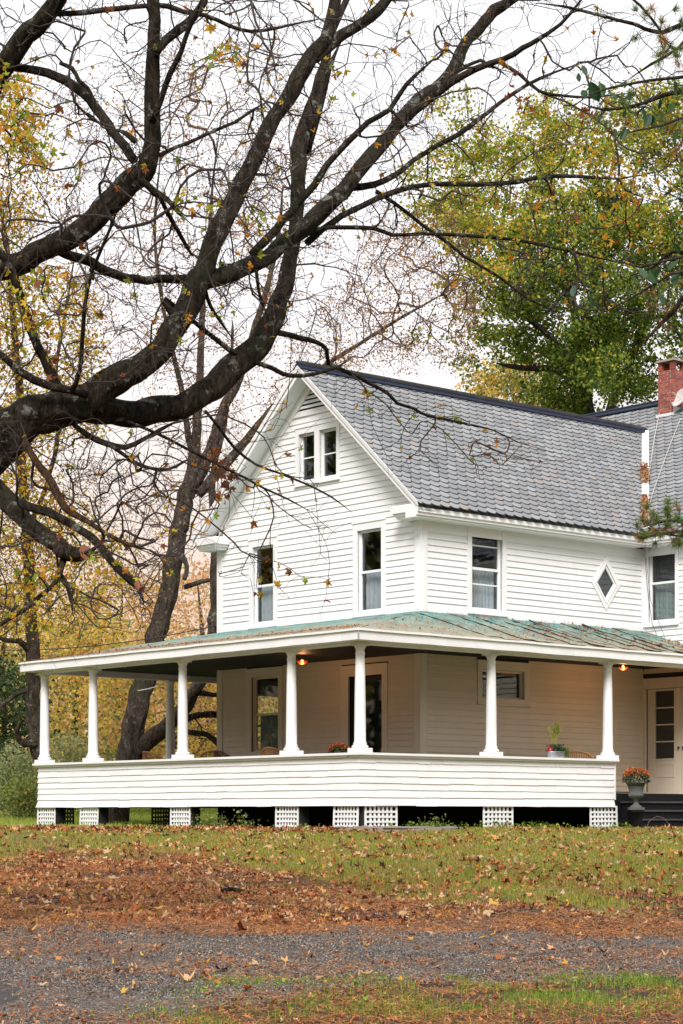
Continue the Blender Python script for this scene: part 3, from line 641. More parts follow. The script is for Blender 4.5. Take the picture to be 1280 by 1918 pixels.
# --- cornice, rakes, soffit
mb = MB()
for z0_, z1_, o_ in ((6.40, 6.565, .41), (6.34, 6.40, .375), (6.30, 6.34, .34)):
    mb.box((SE+.002, T0-o_, z0_), (S1-o_, T0-.031, z1_))
mb.build('eave_cornice', 'white', house)
mb = MB()
for z0_, z1_, o_ in ((6.401, 6.566, .41), (6.341, 6.40, .375), (6.301, 6.34, .34)):
    mb.box((S1-o_, TWR-.4, z0_), (S1-.03, T0-.0301-(o_-.03), z1_))
mb.build('wing_cornice', 'white', house)
def ret(ta, tb, nm):                          # cornice return on the gable face
    mb = MB()
    for z0_, z1_, o_ in ((6.423, 6.55, .004), (6.363, 6.423, .053), (6.304, 6.363, .103)):
        a, b = (ta+o_, tb-o_) if ta < TR else (ta+o_, tb-o_)
        mb.hexa([(SE+o_+.0, a, z0_), (S0-.031, a, z0_), (S0-.031, b, z0_), (SE+o_, b, z0_), (SE+o_*.6, a-.0, z1_), (S0-.031, a, z1_), (S0-.031, b+.03*(1 if ta < TR else 0), z1_), (SE+o_*.6, b+.03*(1 if ta < TR else 0), z1_)])
    mb.hexa([(SE, ta, 6.551), (S0-.03, ta, 6.551), (S0-.03, tb+.03, 6.551), (SE, tb+.03, 6.551), (SE+.03, ta+.02, 6.58), (S0-.03, ta+.02, 6.60), (S0-.03, tb, 6.60), (SE+.03, tb, 6.58)])
    mb.build('cornice_return', 'white', house)
ret(TE+.004, TE+.82, 'r'); ret(2*TR-TE-.82, 2*TR-TE-.004, 'l')
def rz(t, off=0.0): return ZR-PITCH*abs(t-TR)+off
RL = 2*TR-TE
for side, (ta, tb) in (('r', (TE, TR)), ('l', (RL, TR))):
    mb = MB()
    mb.hexa([(SE, ta, rz(ta)-.19), (SE+.035, ta, rz(ta)-.19), (SE+.035, tb, rz(tb)-.19), (SE, tb, rz(tb)-.19), (SE, ta, rz(ta)), (SE+.035, ta, rz(ta)), (SE+.035, tb, rz(tb)), (SE, tb, rz(tb))])
    mb.hexa([(SE-.03, ta, rz(ta)-.08), (SE-.001, ta, rz(ta)-.08), (SE-.001, tb, rz(tb)-.08), (SE-.03, tb, rz(tb)-.08), (SE-.045, ta, rz(ta)+.012), (SE-.001, ta, rz(ta)+.012), (SE-.001, tb, rz(tb)+.012), (SE-.045, tb, rz(tb)+.012)])
    mb.build('rake_board', 'white', house)
    mb = MB(); mb.hexa([(SE+.036, ta, rz(ta)-.165), (S0-.001, ta, rz(ta)-.165), (S0-.001, tb, rz(tb)-.165), (SE+.036, tb, rz(tb)-.165), (SE+.036, ta, rz(ta)-.13), (S0-.001, ta, rz(ta)-.13), (S0-.001, tb, rz(tb)-.13), (SE+.036, tb, rz(tb)-.13)])
    mb.build('rake_soffit', 'greysoffit', house)
    mb = MB(); sg = 1 if side == 'r' else -1; t2 = ta+sg*.44
    mb.hexa([(S0-.05, t2, rz(t2)-.36), (S0-.001, t2, rz(t2)-.36), (S0-.001, tb, rz(tb)-.36), (S0-.05, tb, rz(tb)-.36), (S0-.05, t2, rz(t2)-.168), (S0-.001, t2, rz(t2)-.168), (S0-.001, tb, rz(tb)-.168), (S0-.05, tb, rz(tb)-.168)])
    mb.build('rake_frieze', 'white', house)
# gable louvre
lz = zA1+.47; k = 0
mb = MB(); hw = (rz(TR)-.36-lz)/PITCH; mb.poly([FG(TR-hw, .003, lz), FG(TR+hw, .003, lz), FG(TR, .003, rz(TR)-.36)]); lv = mb.build('gable_louvre', 'inside', house)
while True:
    za = lz+.02+k*.098; k += 1; hw = (rz(TR)-.36-za)/PITCH-.01
    if hw < .07: break
    h2 = max(.01, hw-.075/PITCH)
    mb = MB(); mb.hexa([FG(TR-hw, .045, za), FG(TR+hw, .045, za), FG(TR+hw, .035, za-.006), FG(TR-hw, .035, za-.006), FG(TR-h2, .006, za+.065), FG(TR+h2, .006, za+.065), FG(TR+h2, .001, za+.055), FG(TR-h2, .001, za+.055)])
    mb.build('louvre_slat', 'siding', lv)
mb = MB(); hw = (rz(TR)-.36-lz)/PITCH+.03; fbox(mb, FG, TR-hw, TR+hw, .004, .05, lz-.05, lz+.012); mb.build('louvre_sill', 'white', lv)

# --- roofs
SVE = S1-.41; SVR = SVE+(TR-TE)*PITCH/PW
def slab(pts, th, name, mat, parent=house):
    mb = MB(); mb.prism([(p[0], p[1], p[2]-th) for p in pts], pts); return mb.build(name, mat, parent)
def zm(t): return rz(t)-.012
def zw(s): return ZE+PW*(s-SVE)-.012
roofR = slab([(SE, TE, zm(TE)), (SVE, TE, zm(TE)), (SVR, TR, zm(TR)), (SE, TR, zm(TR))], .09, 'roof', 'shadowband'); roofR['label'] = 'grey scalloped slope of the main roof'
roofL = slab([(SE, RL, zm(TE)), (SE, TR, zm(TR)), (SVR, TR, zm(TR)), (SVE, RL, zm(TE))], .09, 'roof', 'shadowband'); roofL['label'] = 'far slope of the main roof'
TWE = TWR-.4
mb = MB()
for poly in ([(SVE, TWE), (SVE, TE), (SVR, TR), (SW, TR), (SW, TWE)], [(SVR, TR), (SVE, RL), (SW, RL), (SW, TR)]):
    mb.prism([(p[0], p[1], zw(p[0])-.09) for p in poly], [(p[0], p[1], zw(p[0])) for p in poly])
bz = lambda s: ZW-PW*(s-SW)-.012
poly = [(SW, TWE), (SW, RL), (SB+.4, RL), (SB+.4, TWE)]
mb.prism([(p[0], p[1], bz(p[0])-.09) for p in poly], [(p[0], p[1], bz(p[0])) for p in poly])
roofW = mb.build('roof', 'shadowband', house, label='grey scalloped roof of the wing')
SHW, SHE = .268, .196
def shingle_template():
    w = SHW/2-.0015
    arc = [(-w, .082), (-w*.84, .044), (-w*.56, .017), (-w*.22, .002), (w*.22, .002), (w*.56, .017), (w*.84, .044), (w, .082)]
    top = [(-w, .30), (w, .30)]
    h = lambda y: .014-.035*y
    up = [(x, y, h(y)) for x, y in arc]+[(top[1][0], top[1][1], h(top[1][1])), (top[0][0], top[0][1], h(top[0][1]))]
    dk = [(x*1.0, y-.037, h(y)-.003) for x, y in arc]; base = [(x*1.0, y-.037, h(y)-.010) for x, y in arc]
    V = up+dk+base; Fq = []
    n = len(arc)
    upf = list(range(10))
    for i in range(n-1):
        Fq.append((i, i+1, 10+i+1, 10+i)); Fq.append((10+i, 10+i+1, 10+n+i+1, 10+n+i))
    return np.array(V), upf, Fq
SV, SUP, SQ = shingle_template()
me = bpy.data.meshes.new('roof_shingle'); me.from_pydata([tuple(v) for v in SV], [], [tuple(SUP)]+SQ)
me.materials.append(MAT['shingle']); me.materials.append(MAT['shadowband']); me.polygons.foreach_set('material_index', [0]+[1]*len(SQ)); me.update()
def tabs(org, A, U, length, lo, hi, phase=0.0):
    """rows of tabs; lo(r), hi(r) bound the row along A at slope height r. returns list of (pos, xscale)"""
    out = []; k = 0; r = .0
    while r < length-.06:
        a0, a1 = lo(r), hi(r); x = math.floor(a0/SHW)*SHW+(SHW/2 if k % 2 else 0)+phase
        while x-SHW/2 < a0-.001: x += SHW
        if x-SHW/2-a0 > .05: out.append(((a0+x-SHW/2)/2, r, (x-SHW/2-a0)/SHW))
        while x+SHW/2 <= a1+.001: out.append((x, r, 1.0)); x += SHW
        rem = a1-(x-SHW/2)
        if rem > .05: out.append((x-SHW/2+rem/2, r, rem/SHW))
        r += SHE; k += 1
    return out
def lay(org, A, U, tl, n_ind, roof, key):
    Nn = A.cross(U).normalized()
    if Nn.z < 0: Nn = -Nn
    tl = sorted(tl, key=key)
    M0 = Matrix(((A.x, U.x, Nn.x), (A.y, U.y, Nn.y), (A.z, U.z, Nn.z)))
    big_v, big_up, big_q, off = [], [], [], 0
    Mn = np.array(M0)
    for i, (x, r, xs) in enumerate(tl):
        p = org+A*x+U*r+Nn*.004
        jr = random.uniform(-.006, .006); p = p+U*random.uniform(-.003, .003)
        if i < n_ind:
            o = bpy.data.objects.new('roof_shingle', me); put(o, roof)
            m4 = (M0 @ Matrix.Rotation(jr, 3, 'Z') @ Matrix.Diagonal((xs, 1, 1))).to_4x4(); m4.translation = p; o.matrix_local = m4
        else:
            v = SV.copy(); v[:, 0] *= xs; v = v @ Mn.T+np.array(p)
            big_v.append(v); big_up.append(np.array(SUP)+off); big_q.append(np.array(SQ)+off); off += len(SV)
    if big_v:
        up = np.array(big_up); qs = np.concatenate(big_q)
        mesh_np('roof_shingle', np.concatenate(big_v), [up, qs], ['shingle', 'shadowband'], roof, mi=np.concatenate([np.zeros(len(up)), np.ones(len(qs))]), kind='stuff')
ct = 1/math.hypot(1, PITCH); st_ = PITCH*ct; LS = (TR-TE)/ct
A = Vector((1, 0, 0)); U = Vector((0, ct, st_))
lay(Vector((0, TE-.05, ZE-.048)), A, U, tabs(None, A, U, LS, lambda r: SE-.03, lambda r: SVE+r*st_/PW-.03), 235, roofR, lambda q_: q_[0]-q_[1]*.15)
U2 = Vector((0, -ct, st_))
lay(Vector((0, RL+.03, ZE-.03)), A, U2, tabs(None, A, U2, LS, lambda r: SE-.03, lambda r: SVE+r*st_/PW-.03), 0, roofL, lambda q_: q_[0])
A3 = Vector((0, 1, 0)); ct3 = 1/math.hypot(1, PW); st3 = PW*ct3; U3 = Vector((ct3, 0, st3)); LW = (SW-SVE)/ct3
lay(Vector((SVE-.05, 0, ZE-.048)), A3, U3, tabs(None, A3, U3, LW, lambda r: TWE, lambda r: (TE+r*st3/PITCH+.03) if SVE+r*ct3 < SVR else RL), 55, roofW, lambda q_: abs(q_[0]-1.2-q_[1]*.45)*1.6+q_[1]*.6)
# ridge caps
mb = MB()
for sgn in (-1, 1):
    mb.hexa([(SE-.04, TR, ZR+.045), (SVR+.02, TR, ZR+.045), (SVR+.02, TR+sgn*.13, ZR+.045-.13*PITCH), (SE-.04, TR+sgn*.13, ZR+.045-.13*PITCH), (SE-.04, TR, ZR+.08), (SVR+.02, TR, ZR+.08), (SVR+.02, TR+sgn*.14, ZR+.075-.14*PITCH), (SE-.04, TR+sgn*.14, ZR+.075-.14*PITCH)])
mb.tube([(SE-.05, TR, ZR+.085), (SVR+.03, TR, ZR+.085)], .03, 8)
mb.build('ridge_cap', 'navy', house)
mb = MB()
for sgn in (-1, 1):
    mb.hexa([(SW, TWE, ZW+.045), (SW, RL, ZW+.045), (SW+sgn*.13, RL, ZW+.045-.13*PW), (SW+sgn*.13, TWE, ZW+.045-.13*PW), (SW, TWE, ZW+.08), (SW, RL, ZW+.08), (SW+sgn*.14, RL, ZW+.075-.14*PW), (SW+sgn*.14, TWE, ZW+.075-.14*PW)])
mb.tube([(SW, TWE, ZW+.085), (SW, RL, ZW+.085)], .03, 8)
mb.build('ridge_cap', 'navy', house)
# valley flashing
Vd = Vector((SVR-SVE, TR-TE, ZR-ZE)); 
sd_ = Vector((.95, -1, 0)).normalized()*.085; n_ = Vector((0, 0, .035))
mb = MB(); a = Vector((SVE+.02, TE+.02, ZE+.02))+n_; b_ = Vector((SVR-.05, TR-.05, ZR-.03))+n_
up_ = Vector((0, 0, .03))
mb.hexa([a-sd_, a+sd_, b_+sd_, b_-sd_, a-sd_+up_, a+sd_+up_, b_+sd_+up_, b_-sd_+up_]); mb.build('valley_flashing', 'flash', house)

# chimney on the wing roof
def rayplane_wing(u, v):
    k = (u-640)/FPX; 
    best = None
    for s in np.linspace(SVE, SW+.1, 400):
        t, z = onS(u, v, s); d_ = abs(z-(ZE+PW*(s-SVE)))
        if best is None or d_ < best[0]: best = (d_, s, t, z)
    return best[1:]
cs, ct_, cz = rayplane_wing(1262, 776)
ztop = onS(1262, 672, cs)[1]
CW = .50
c0, c1, t0_, t1_ = cs, cs+CW, ct_, ct_+CW
mb = MB(); mb.box((c0+.008, t0_+.008, cz-.3), (c1-.008, t1_-.008, ztop-.26)); 
chim = mb.build('chimney', 'mortar', house, label='red brick chimney with an open corbelled top')
bh, bl, z = .064, .205, cz-.12; row = 0
def brick(a, b):
    mb = MB(); j = [random.uniform(-.003, .003) for _ in range(3)]
    mb.box((a[0]+j[0], a[1]+j[1], a[2]), (b[0]+j[0], b[1]+j[1], b[2])); mb.build('brick', 'brick', chim)
while z < ztop-.30:
    zb = z+bh-.014
    o_ = .10 if row % 2 else 0.0
    if row % 2 == 0: f1 = [(0, .195), (.209, .405), (.419, .50)]; f2 = [(0, .091), (.105, .301), (.315, .50)]
    else: f1 = [(0, .091), (.105, .301), (.315, .50)]; f2 = [(0, .195), (.209, .405), (.419, .50)]
    for p_, q_ in f1: brick((c0, t0_+p_, z), (c0+.09, t0_+q_, zb))
    for p_, q_ in f2:
        brick((c0+.095 if p_ == 0 else c0+p_, t0_, z), (c0+q_, t0_+.09, zb)); brick((c0+.095 if p_ == 0 else c0+p_, t1_-.09, z), (c0+q_, t1_, zb))
    z += bh; row += 1
mb = MB(); mb.box((c0+.10, t0_+.10, ztop-.40), (c1-.10, t1_-.10, ztop-.24)); mb.build('flue', 'void', chim)
for (x, y) in ((c0, t0_), (c0, t1_-.12), (c1-.12, t0_), (c1-.12, t1_-.12), (c0+.19, t1_-.10)):
    zz = z
    while zz < ztop-.04: brick((x, y, zz), (x+.12, y+.12, zz+.055)); zz += .062
mb = MB(); mb.hexa([(c0-.06, t0_-.06, ztop-.035), (c1+.06, t0_-.06, ztop-.035), (c1+.06, t1_+.06, ztop-.035), (c0-.06, t1_+.06, ztop-.035), (c0-.03, t0_-.03, ztop+.02), (c1+.02, t0_-.03, ztop+.02), (c1+.02, t1_+.03, ztop+.02), (c0-.03, t1_+.03, ztop+.03)]); mb.build('cap_stone', 'stone', chim)
mb = MB(); mb.box((c0-.03, t0_-.03, cz-.3), (c0-.002, t1_+.05, cz+.05)); mb.box((c0-.001, t0_-.03, cz-.3), (c1, t0_-.002, cz+.2)); mb.build('chimney_flashing', 'flash', chim)

# ================================================================ PORCH
GZ, GO = 3.70, .37                            # roof edge height, overhang from the column line
TP = 10.6                                     # far column line on the left
UBZ = 4.455
def grid_patch(c00, c10, c11, c01, nu, nv, name, mat, parent, amp=.012, seed=0, **props):
    rg = np.random.default_rng(seed)
    uu, vv = np.meshgrid(np.linspace(0, 1, nu), np.linspace(0, 1, nv)); uu = uu[..., None]; vv = vv[..., None]
    c00, c10, c11, c01 = [np.array(c, float) for c in (c00, c10, c11, c01)]
    Pn = c00*(1-uu)*(1-vv)+c10*uu*(1-vv)+c11*uu*vv+c01*(1-uu)*vv
    e_ = (vv[..., 0] > .02)*(vv[..., 0] < .98)
    Pn[..., 2] += amp*(np.sin(uu[..., 0]*37+vv[..., 0]*9+seed)+np.sin(uu[..., 0]*71-vv[..., 0]*13))*.5*e_+rg.normal(0, amp*.25, Pn.shape[:2])*e_
    id_ = np.arange(nu*nv).reshape(nv, nu)
    F = np.stack([id_[:-1, :-1], id_[:-1, 1:], id_[1:, 1:], id_[1:, :-1]], -1).reshape(-1, 4)
    return mesh_np(name, Pn.reshape(-1, 3), F, mat, parent, smooth=True, **props)
E = .40
pr1 = grid_patch((-E, -E, GZ), (S1-.002, -E, GZ), (S1-.002, T0-.002, UBZ), (S0, T0-.002, UBZ), 90, 24, 'porch_roof', 'patina', house, seed=1, label='green patinated porch roof slope in front of the eave wall')
pr2 = grid_patch((-E, TP+E, GZ), (-E, -E, GZ), (S0-.002, T0, UBZ), (S0-.002, TL, UBZ), 110, 24, 'porch_roof', 'patina', house, seed=2, label='green porch roof slope below the gable wall, littered with needles')
pr3 = grid_patch((S1-1, TP+E, GZ), (-E, TP+E, GZ), (S0, TL+.002, UBZ), (S1-1, TL+.002, UBZ), 60, 12, 'porch_roof', 'patina', house, seed=3, label='far side slope of the porch roof')
# rolled roofing strips with curled edges on the weathered right-hand part
for i in range(17):
    s0_ = 3.2+i*.43+random.uniform(-.13, .13)
    if s0_ > S1-.5: break
    mb = MB(); n = 9; sh = .0
    lift = random.uniform(.006, .04) if s0_ > 4.9 else .004
    r0, r1 = random.uniform(.0, .05), random.uniform(.86, .995)
    if i % 2: r1 = random.uniform(.45, .8)
    else: r0 = random.uniform(0, .35)
    pts = []
    for k in range(n+1):
        f = r0+(r1-r0)*k/n
        s_lo = max(-E+f*(S0+E), 0) if False else 0
        t_ = -E+f*(T0+E); z_ = GZ+f*(UBZ-GZ)
        w1 = random.uniform(-.06, .06)
        if s0_+w1 < -E+f*(S0+E)+.1: s_a = -E+f*(S0+E)+.1
        else: s_a = s0_+w1
        pts.append(((s_a, t_, z_+.016+lift*random.uniform(.3, 1.2)), (s_a+.22, t_, z_+.02), (s_a+.47, t_, z_+.016)))
    for k in range(n):
        a, b = pts[k], pts[k+1]
        mb.poly([a[0], a[1], b[1], b[0]]); mb.poly([a[1], a[2], b[2], b[1]])
        mb.poly([a[0], b[0], (b[0][0]+.01, b[0][1], b[0][2]-lift-.015), (a[0][0]+.01, a[0][1], a[0][2]-lift-.015)], 1)
    mb.build('roofing_strip', ['patina', 'tornedge'], pr1)
# fascia boards and drip edge, sagging a touch
def fascia(p0, p1, outv, nm='fascia'):
    mb = MB(); n = 24; p0, p1 = Vector(p0), Vector(p1); o = Vector(outv)
    rng_ = random.Random(int(abs(p0.x*31+p0.y*17)*10)); sag = [0]+[rng_.uniform(-.006, .004) for _ in range(n-1)]+[0]
    for (oo0, oo1, za, zb) in ((-.03, .0, -.20, -.035), (-.03, .035, -.034, .006)):
        for k in range(n):
            a = p0.lerp(p1, k/n); b = p0.lerp(p1, (k+1)/n); ga, gb = sag[k], sag[k+1]
            mb.hexa([a+o*oo0+Vector((0, 0, za+ga)), b+o*oo0+Vector((0, 0, za+gb)), b+o*oo1+Vector((0, 0, za+gb)), a+o*oo1+Vector((0, 0, za+ga)),
                     a+o*oo0+Vector((0, 0, zb+ga)), b+o*oo0+Vector((0, 0, zb+gb)), b+o*oo1+Vector((0, 0, zb+gb)), a+o*oo1+Vector((0, 0, zb+ga))])
    mb.build(nm, 'white', house)
fascia((-E, -E, GZ), (S1, -E, GZ), (0, -1, 0)); fascia((-E, -E, GZ), (-E, TP+E, GZ), (-1, 0, 0)); fascia((-E, TP+E, GZ), (S1-1, TP+E, GZ), (0, 1, 0))
mb = MB()                                     # narrow soffit and the beam on the columns
mb.box((-E+.031, -E+.031, GZ-.20), (S1-.04, -.10, GZ-.185)); mb.box((-E+.031, -.10, GZ-.20), (-.10, TP+E-.031, GZ-.185)); mb.box((-.0999, TP+.10, GZ-.20), (S1-1, TP+E-.031, GZ-.185))
mb.build('porch_soffit', 'white', house)
mb = MB(); mb.box((-.10, -.10, 3.455), (S1-.05, .10, 3.60)); mb.box((-.10, .101, 3.455), (.10, TP+.10, 3.60)); mb.box((.101, TP-.10, 3.455), (S1-1, TP+.10, 3.60))
mb.build('porch_beam', 'white', house)
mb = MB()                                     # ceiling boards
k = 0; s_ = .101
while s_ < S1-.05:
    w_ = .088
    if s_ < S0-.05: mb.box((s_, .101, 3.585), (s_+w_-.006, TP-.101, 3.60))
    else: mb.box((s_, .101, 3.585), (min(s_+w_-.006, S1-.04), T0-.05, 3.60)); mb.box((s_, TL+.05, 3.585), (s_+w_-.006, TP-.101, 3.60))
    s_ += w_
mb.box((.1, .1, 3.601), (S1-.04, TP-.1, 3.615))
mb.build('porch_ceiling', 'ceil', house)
# columns
cols = [(0, 0), (S0+.02, 0), (6.92, 0), (0, 1.98), (0, 5.46), (0, 8.69), (0, TP), (S0+.05, TP), (7.0, TP)]
def u_of(s, t): p = W(s, t); return 640+p.x/p.y*FPX
RAILZ = 1.44
clab = ['at the front corner of the porch', 'middle', 'at the right end of the rail']
for i, (s, t) in enumerate(cols):
    mb = MB()
    mb.lathe((s, t, RAILZ+.085), [(.150, 0), (.158, .02), (.150, .045), (.128, .055), (.124, .075), (.132, .085), (.122, .10), (.108, .12), (.107, .5), (.101, 1.0), (.092, 1.5), (.083, 1.72), (.082, 1.735), (.092, 1.742), (.092, 1.765), (.082, 1.775), (.082, 1.83), (.10, 1.87), (.118, 1.90)], 28)
    c = mb.build('column', 'white', house, smooth=True)
    mb = MB(); mb.box((s-.165, t-.165, RAILZ+.002), (s+.165, t+.165, RAILZ+.085)); mb.build('plinth', 'white', c)
    mb = MB(); mb.box((s-.135, t-.135, RAILZ+.085+1.90), (s+.135, t+.135, 3.454)); mb.build('capital', 'white', c)
# rail wall
SR = 7.06
cap = [((-.20, -.20), (SR, .16)), ((-.20, .161), (.16, TP+.20)), ((.161, TP-.16), (S1-2, TP+.20))]
mb = MB()
for a, b in cap: mb.box((a[0], a[1], RAILZ-.045), (b[0], b[1], RAILZ))
for a, b in cap: mb.box((a[0]+.045, a[1]+.045, RAILZ-.085), (b[0]-.03, b[1]-.03, RAILZ-.046))
mb.build('rail_cap', 'white', house)
mb = MB(); mb.box((-.09, -.09, .50), (SR-.06, .09, RAILZ-.09)); mb.box((-.09, .091, .50), (.09, TP+.09, RAILZ-.09)); mb.box((.091, TP-.09, .50), (S1-2, TP+.09, RAILZ-.09))
rail = mb.build('rail_wall', 'shinglewhite', house)
mb = MB(); mb.box((SR-.059, -.12, .60), (SR-.02, .11, RAILZ-.086)); mb.build('rail_end_board', 'white', rail)
zc = [.455, .617, .755, .880, 1.010, 1.130, 1.262, RAILZ-.088]
FPR = lambda al, o, z: (al, -.09-o, z); FPL = lambda al, o, z: (-.09-o, al, z); FPB = lambda al, o, z: (al, TP+.09+o, z)
for F_, a0, a1, nmx in ((FPR, -.09, SR-.06, 1), (FPL, -.09, TP+.09, 1), (FPB, -.05, S1-2, 0)):
    for ci in range(7):
        zb, zt_ = zc[ci], zc[ci+1]+.02; x = a0
        fl = .055 if ci == 0 else (.035 if ci == 1 else .028)
        fl += .0
        while x < a1-.01:
            w_ = random.choice([random.uniform(.3, .5), random.uniform(.5, 1.2)]) if nmx else 3.
            y = min(x+w_, a1)
            if a1-y < .12: y = a1
            e0 = fl+.006 if x == a0 else 0; ex = fl if y == a1 and F_ is FPL else 0
            jb, jo, g_ = random.uniform(-.008, .003), random.uniform(-.002, .003), .0018
            jb2 = jb+random.uniform(-.004, .004); tp = .004
            mb = MB(); mb.hexa([F_(x+g_-e0, fl+jo, zb+jb), F_(y-g_+ex, fl+jo, zb+jb2), F_(y-g_+ex, fl-.016, zb+jb2), F_(x+g_-e0, fl-.016, zb+jb), F_(x+g_-(.008 if e0 else 0), tp+.006, zt_), F_(y-g_, tp+.006, zt_), F_(y-g_, tp-.003, zt_), F_(x+g_-(.008 if e0 else 0), tp-.003, zt_)])
            mb.build('wall_shingle', 'shinglewhite', rail); x = y
# deck, joists, posts under it
mb = MB(); mb.box((-.08, -.08, FLOOR-.06), (SR-.06, T0-.031, FLOOR-.02)); mb.box((SR-.0599, 0, FLOOR-.06), (S1-.04, T0-.031, FLOOR-.02)); mb.box((-.08, T0-.0309, FLOOR-.06), (S0-.031, TP+.08, FLOOR-.02)); mb.box((S0-.0309, TL+.03, FLOOR-.06), (S1-2, TP+.08, FLOOR-.02)); mb.build('porch_deck', 'deck', house)
mb = MB()
for (a, b) in (((-.06, -.06, .50), (SR, -.0, FLOOR-.061)), ((-.06, .001, .50), (0, TP+.06, FLOOR-.061)), ((.001, TP, .50), (S1-2, TP+.06, FLOOR-.061))): mb.box(a, b)
for j in range(6): mb.box((.02, .6+j*1.8, .52), (S0-.04, .68+j*1.8, FLOOR-.062))
mb.build('joist', 'void', house)
# lattice panels and their posts
def lattice(F_, a0, a1, z0, z1, lean=0.0, nv=7, nh=5, mat='white'):
    mb = MB(); fw = .042; 
    G = lambda a, o, z: F_(a, o+(z1-z)*lean, z)
    frame_bars(mb, G, (a0, a1, z0, z1), fw, .012, .034)
    pv, ph = (a1-a0-2*fw)/nv, (z1-z0-2*fw)/nh
    for k in range(1, nv): fbox(mb, G, a0+fw+k*pv-pv*.24, a0+fw+k*pv+pv*.24, .013, .024, z0+fw, z1-fw)
    for k in range(1, nh): fbox(mb, G, a0+fw+.001, a1-fw-.001, .0242, .033, z0+fw+k*ph-ph*.23, z0+fw+k*ph+ph*.23)
    mb.build('lattice_panel', mat, house)
lat_r = [(683, 744), (905, 961), (1105, 1156)]; lat_l = [(626, 672.5), (517, 560), (320, 357), (151, 185), (71, 104)]
FQ = lambda al, o, z: (al, -.06-o, z); FQL = lambda al, o, z: (-.06-o, al, z)
for u0, u1 in lat_r:
    a0, a1 = onT(u0, 1530, -.08)[0], onT(u1, 1530, -.08)[0]; lattice(FQ, a0, a1, -.07, .475, random.uniform(-.0, .03))
    m_ = MB(); m_.box(((a0+a1)/2-.09, -.03, -.3), ((a0+a1)/2+.09, .15, .499)); m_.build('pier_post', 'void', house)
for u0, u1 in lat_l:
    b0, b1 = onS(u0, 1530, -.08)[0], onS(u1, 1530, -.08)[0]; a0, a1 = min(b0, b1), max(b0, b1); lattice(FQL, a0, a1, -.06, .475, random.uniform(.01, .05), 7 if a1-a0 > .5 else 7)
    m_ = MB(); m_.box((-.02, a0-.02, -.3), (.16, a0+.10, .499)); m_.build('pier_post', 'void', house)
FQB = lambda al, o, z: (al, TP+.0+o, z)
for a0, a1 in ((S0-.15, S0+.55), (6.8, 7.4)): lattice(FQB, a0, a1, -.06, .49, 0, 5, 5)
FQI = lambda al, o, z: (.55-o, al, z)
for u0, u1 in ((107, 140), (286, 320)):
    b0, b1 = onS(u0, 1530, .55)[0], onS(u1, 1530, .55)[0]; lattice(FQI, min(b0, b1), max(b0, b1), -.07, .55, 0, 6, 6, 'shadelattice')  # back panels coloured as if in shade
m_ = MB(); m_.box((S0+.56, TP-.1, -.3), (S0+.72, TP+.05, .499)); m_.build('pier_post', 'void', house)
# steps
for i in range(4):
    zt_ = .575-i*.183; ta, tb = -.02-.30*i, -.02-.30*(i+1)
    mb = MB(); mb.box((SR+.28+.0*i, tb, -.2 if i < 3 else zt_-.183), (S1-.06, ta, zt_-.04)); st = mb.build('step', 'step', house)
    mb = MB(); mb.box((SR+.24, tb-.04, zt_-.039), (S1-.06, ta, zt_)); mb.build('tread', 'tread', st)
mb = MB(); mb.box((SR+.05, -.015, .02), (S1-.06, -.001, FLOOR-.062)); mb.box((SR+.02, -.018, FLOOR-.06), (S1-.06, -.001, FLOOR-.02)); mb.build('step_side', 'step', house)
mb = MB(); mb.box((kt0-3, 0, 0), (kt0-3.01, .01, .01)) if False else None
mb = MB(); fbox(mb, FW, TWR, T0-.05, .031, .06, FLOOR-.02, FLOOR+.05); mb.build('door_sill_board', 'porchtrim', house)
mb = MB()
for u in (98, 182, 234):
    t_, z_ = onS(u, 1250, -.2); mb.tube([(-.2, t_, 3.50), (-.2, t_, 3.46), (-.23, t_, 3.44), (-.22, t_, 3.41), (-.19, t_, 3.42)], .007, 5)
mb.build('plant_hook', 'cable', house)

# lamps hanging under the porch ceiling
def porch_lamp(s, t, label):
    o = thing('porch_lamp', label, 'lamp', W(s, t, 3.585), TH, 'lit lamps under the porch ceiling')
    mb = MB(); mb.lathe((0, 0, -.025), [(.05, 0), (.055, .01), (.055, .025)], 16); mb.lathe((0, 0, -.09), [(.008, 0), (.008, .066)], 8); mb.build('lamp_mount', 'iron', o, smooth=True)
    mb = MB()
    for k in range(14):
        a = 2*math.pi*k/14; mb.tube([(.035*math.cos(a), .035*math.sin(a), -.085), (.085*math.cos(a), .085*math.sin(a), -.10), (.125*math.cos(a), .125*math.sin(a), -.125)], .0035, 4)
    for rr, z_ in ((.125, -.125), (.085, -.10)):
        mb.tube([(rr*math.cos(a), rr*math.sin(a), z_) for a in np.linspace(0, 2*math.pi, 20)], .005, 5)
    mb.build('lamp_cage', 'iron', o)
    mb = MB(); mb.lathe((0, 0, -.19), [(.004, 0), (.05, .012), (.09, .035), (.115, .062)], 20); mb.build('amber_shade', 'amber', o, smooth=True)
    mb = MB(); mb.lathe((0, 0, -.165), [(.004, 0), (.026, .012), (.033, .034), (.026, .055), (.012, .07)], 14); mb.build('bulb', 'bulb', o, smooth=True)
    ld = bpy.data.lights.new('lamp_glow', 'POINT'); ld.energy = 9; ld.color = (1.0, .42, .16); ld.shadow_soft_size = .05
    lo = bpy.data.objects.new('lamp_glow', ld); put(lo, o); lo.location = (0, 0, -.24)
porch_lamp(1.98, 4.0, 'lit amber lamp beside the second column left of the door'); porch_lamp(8.2, .68, 'lit amber lamp near the steps beside the last column')

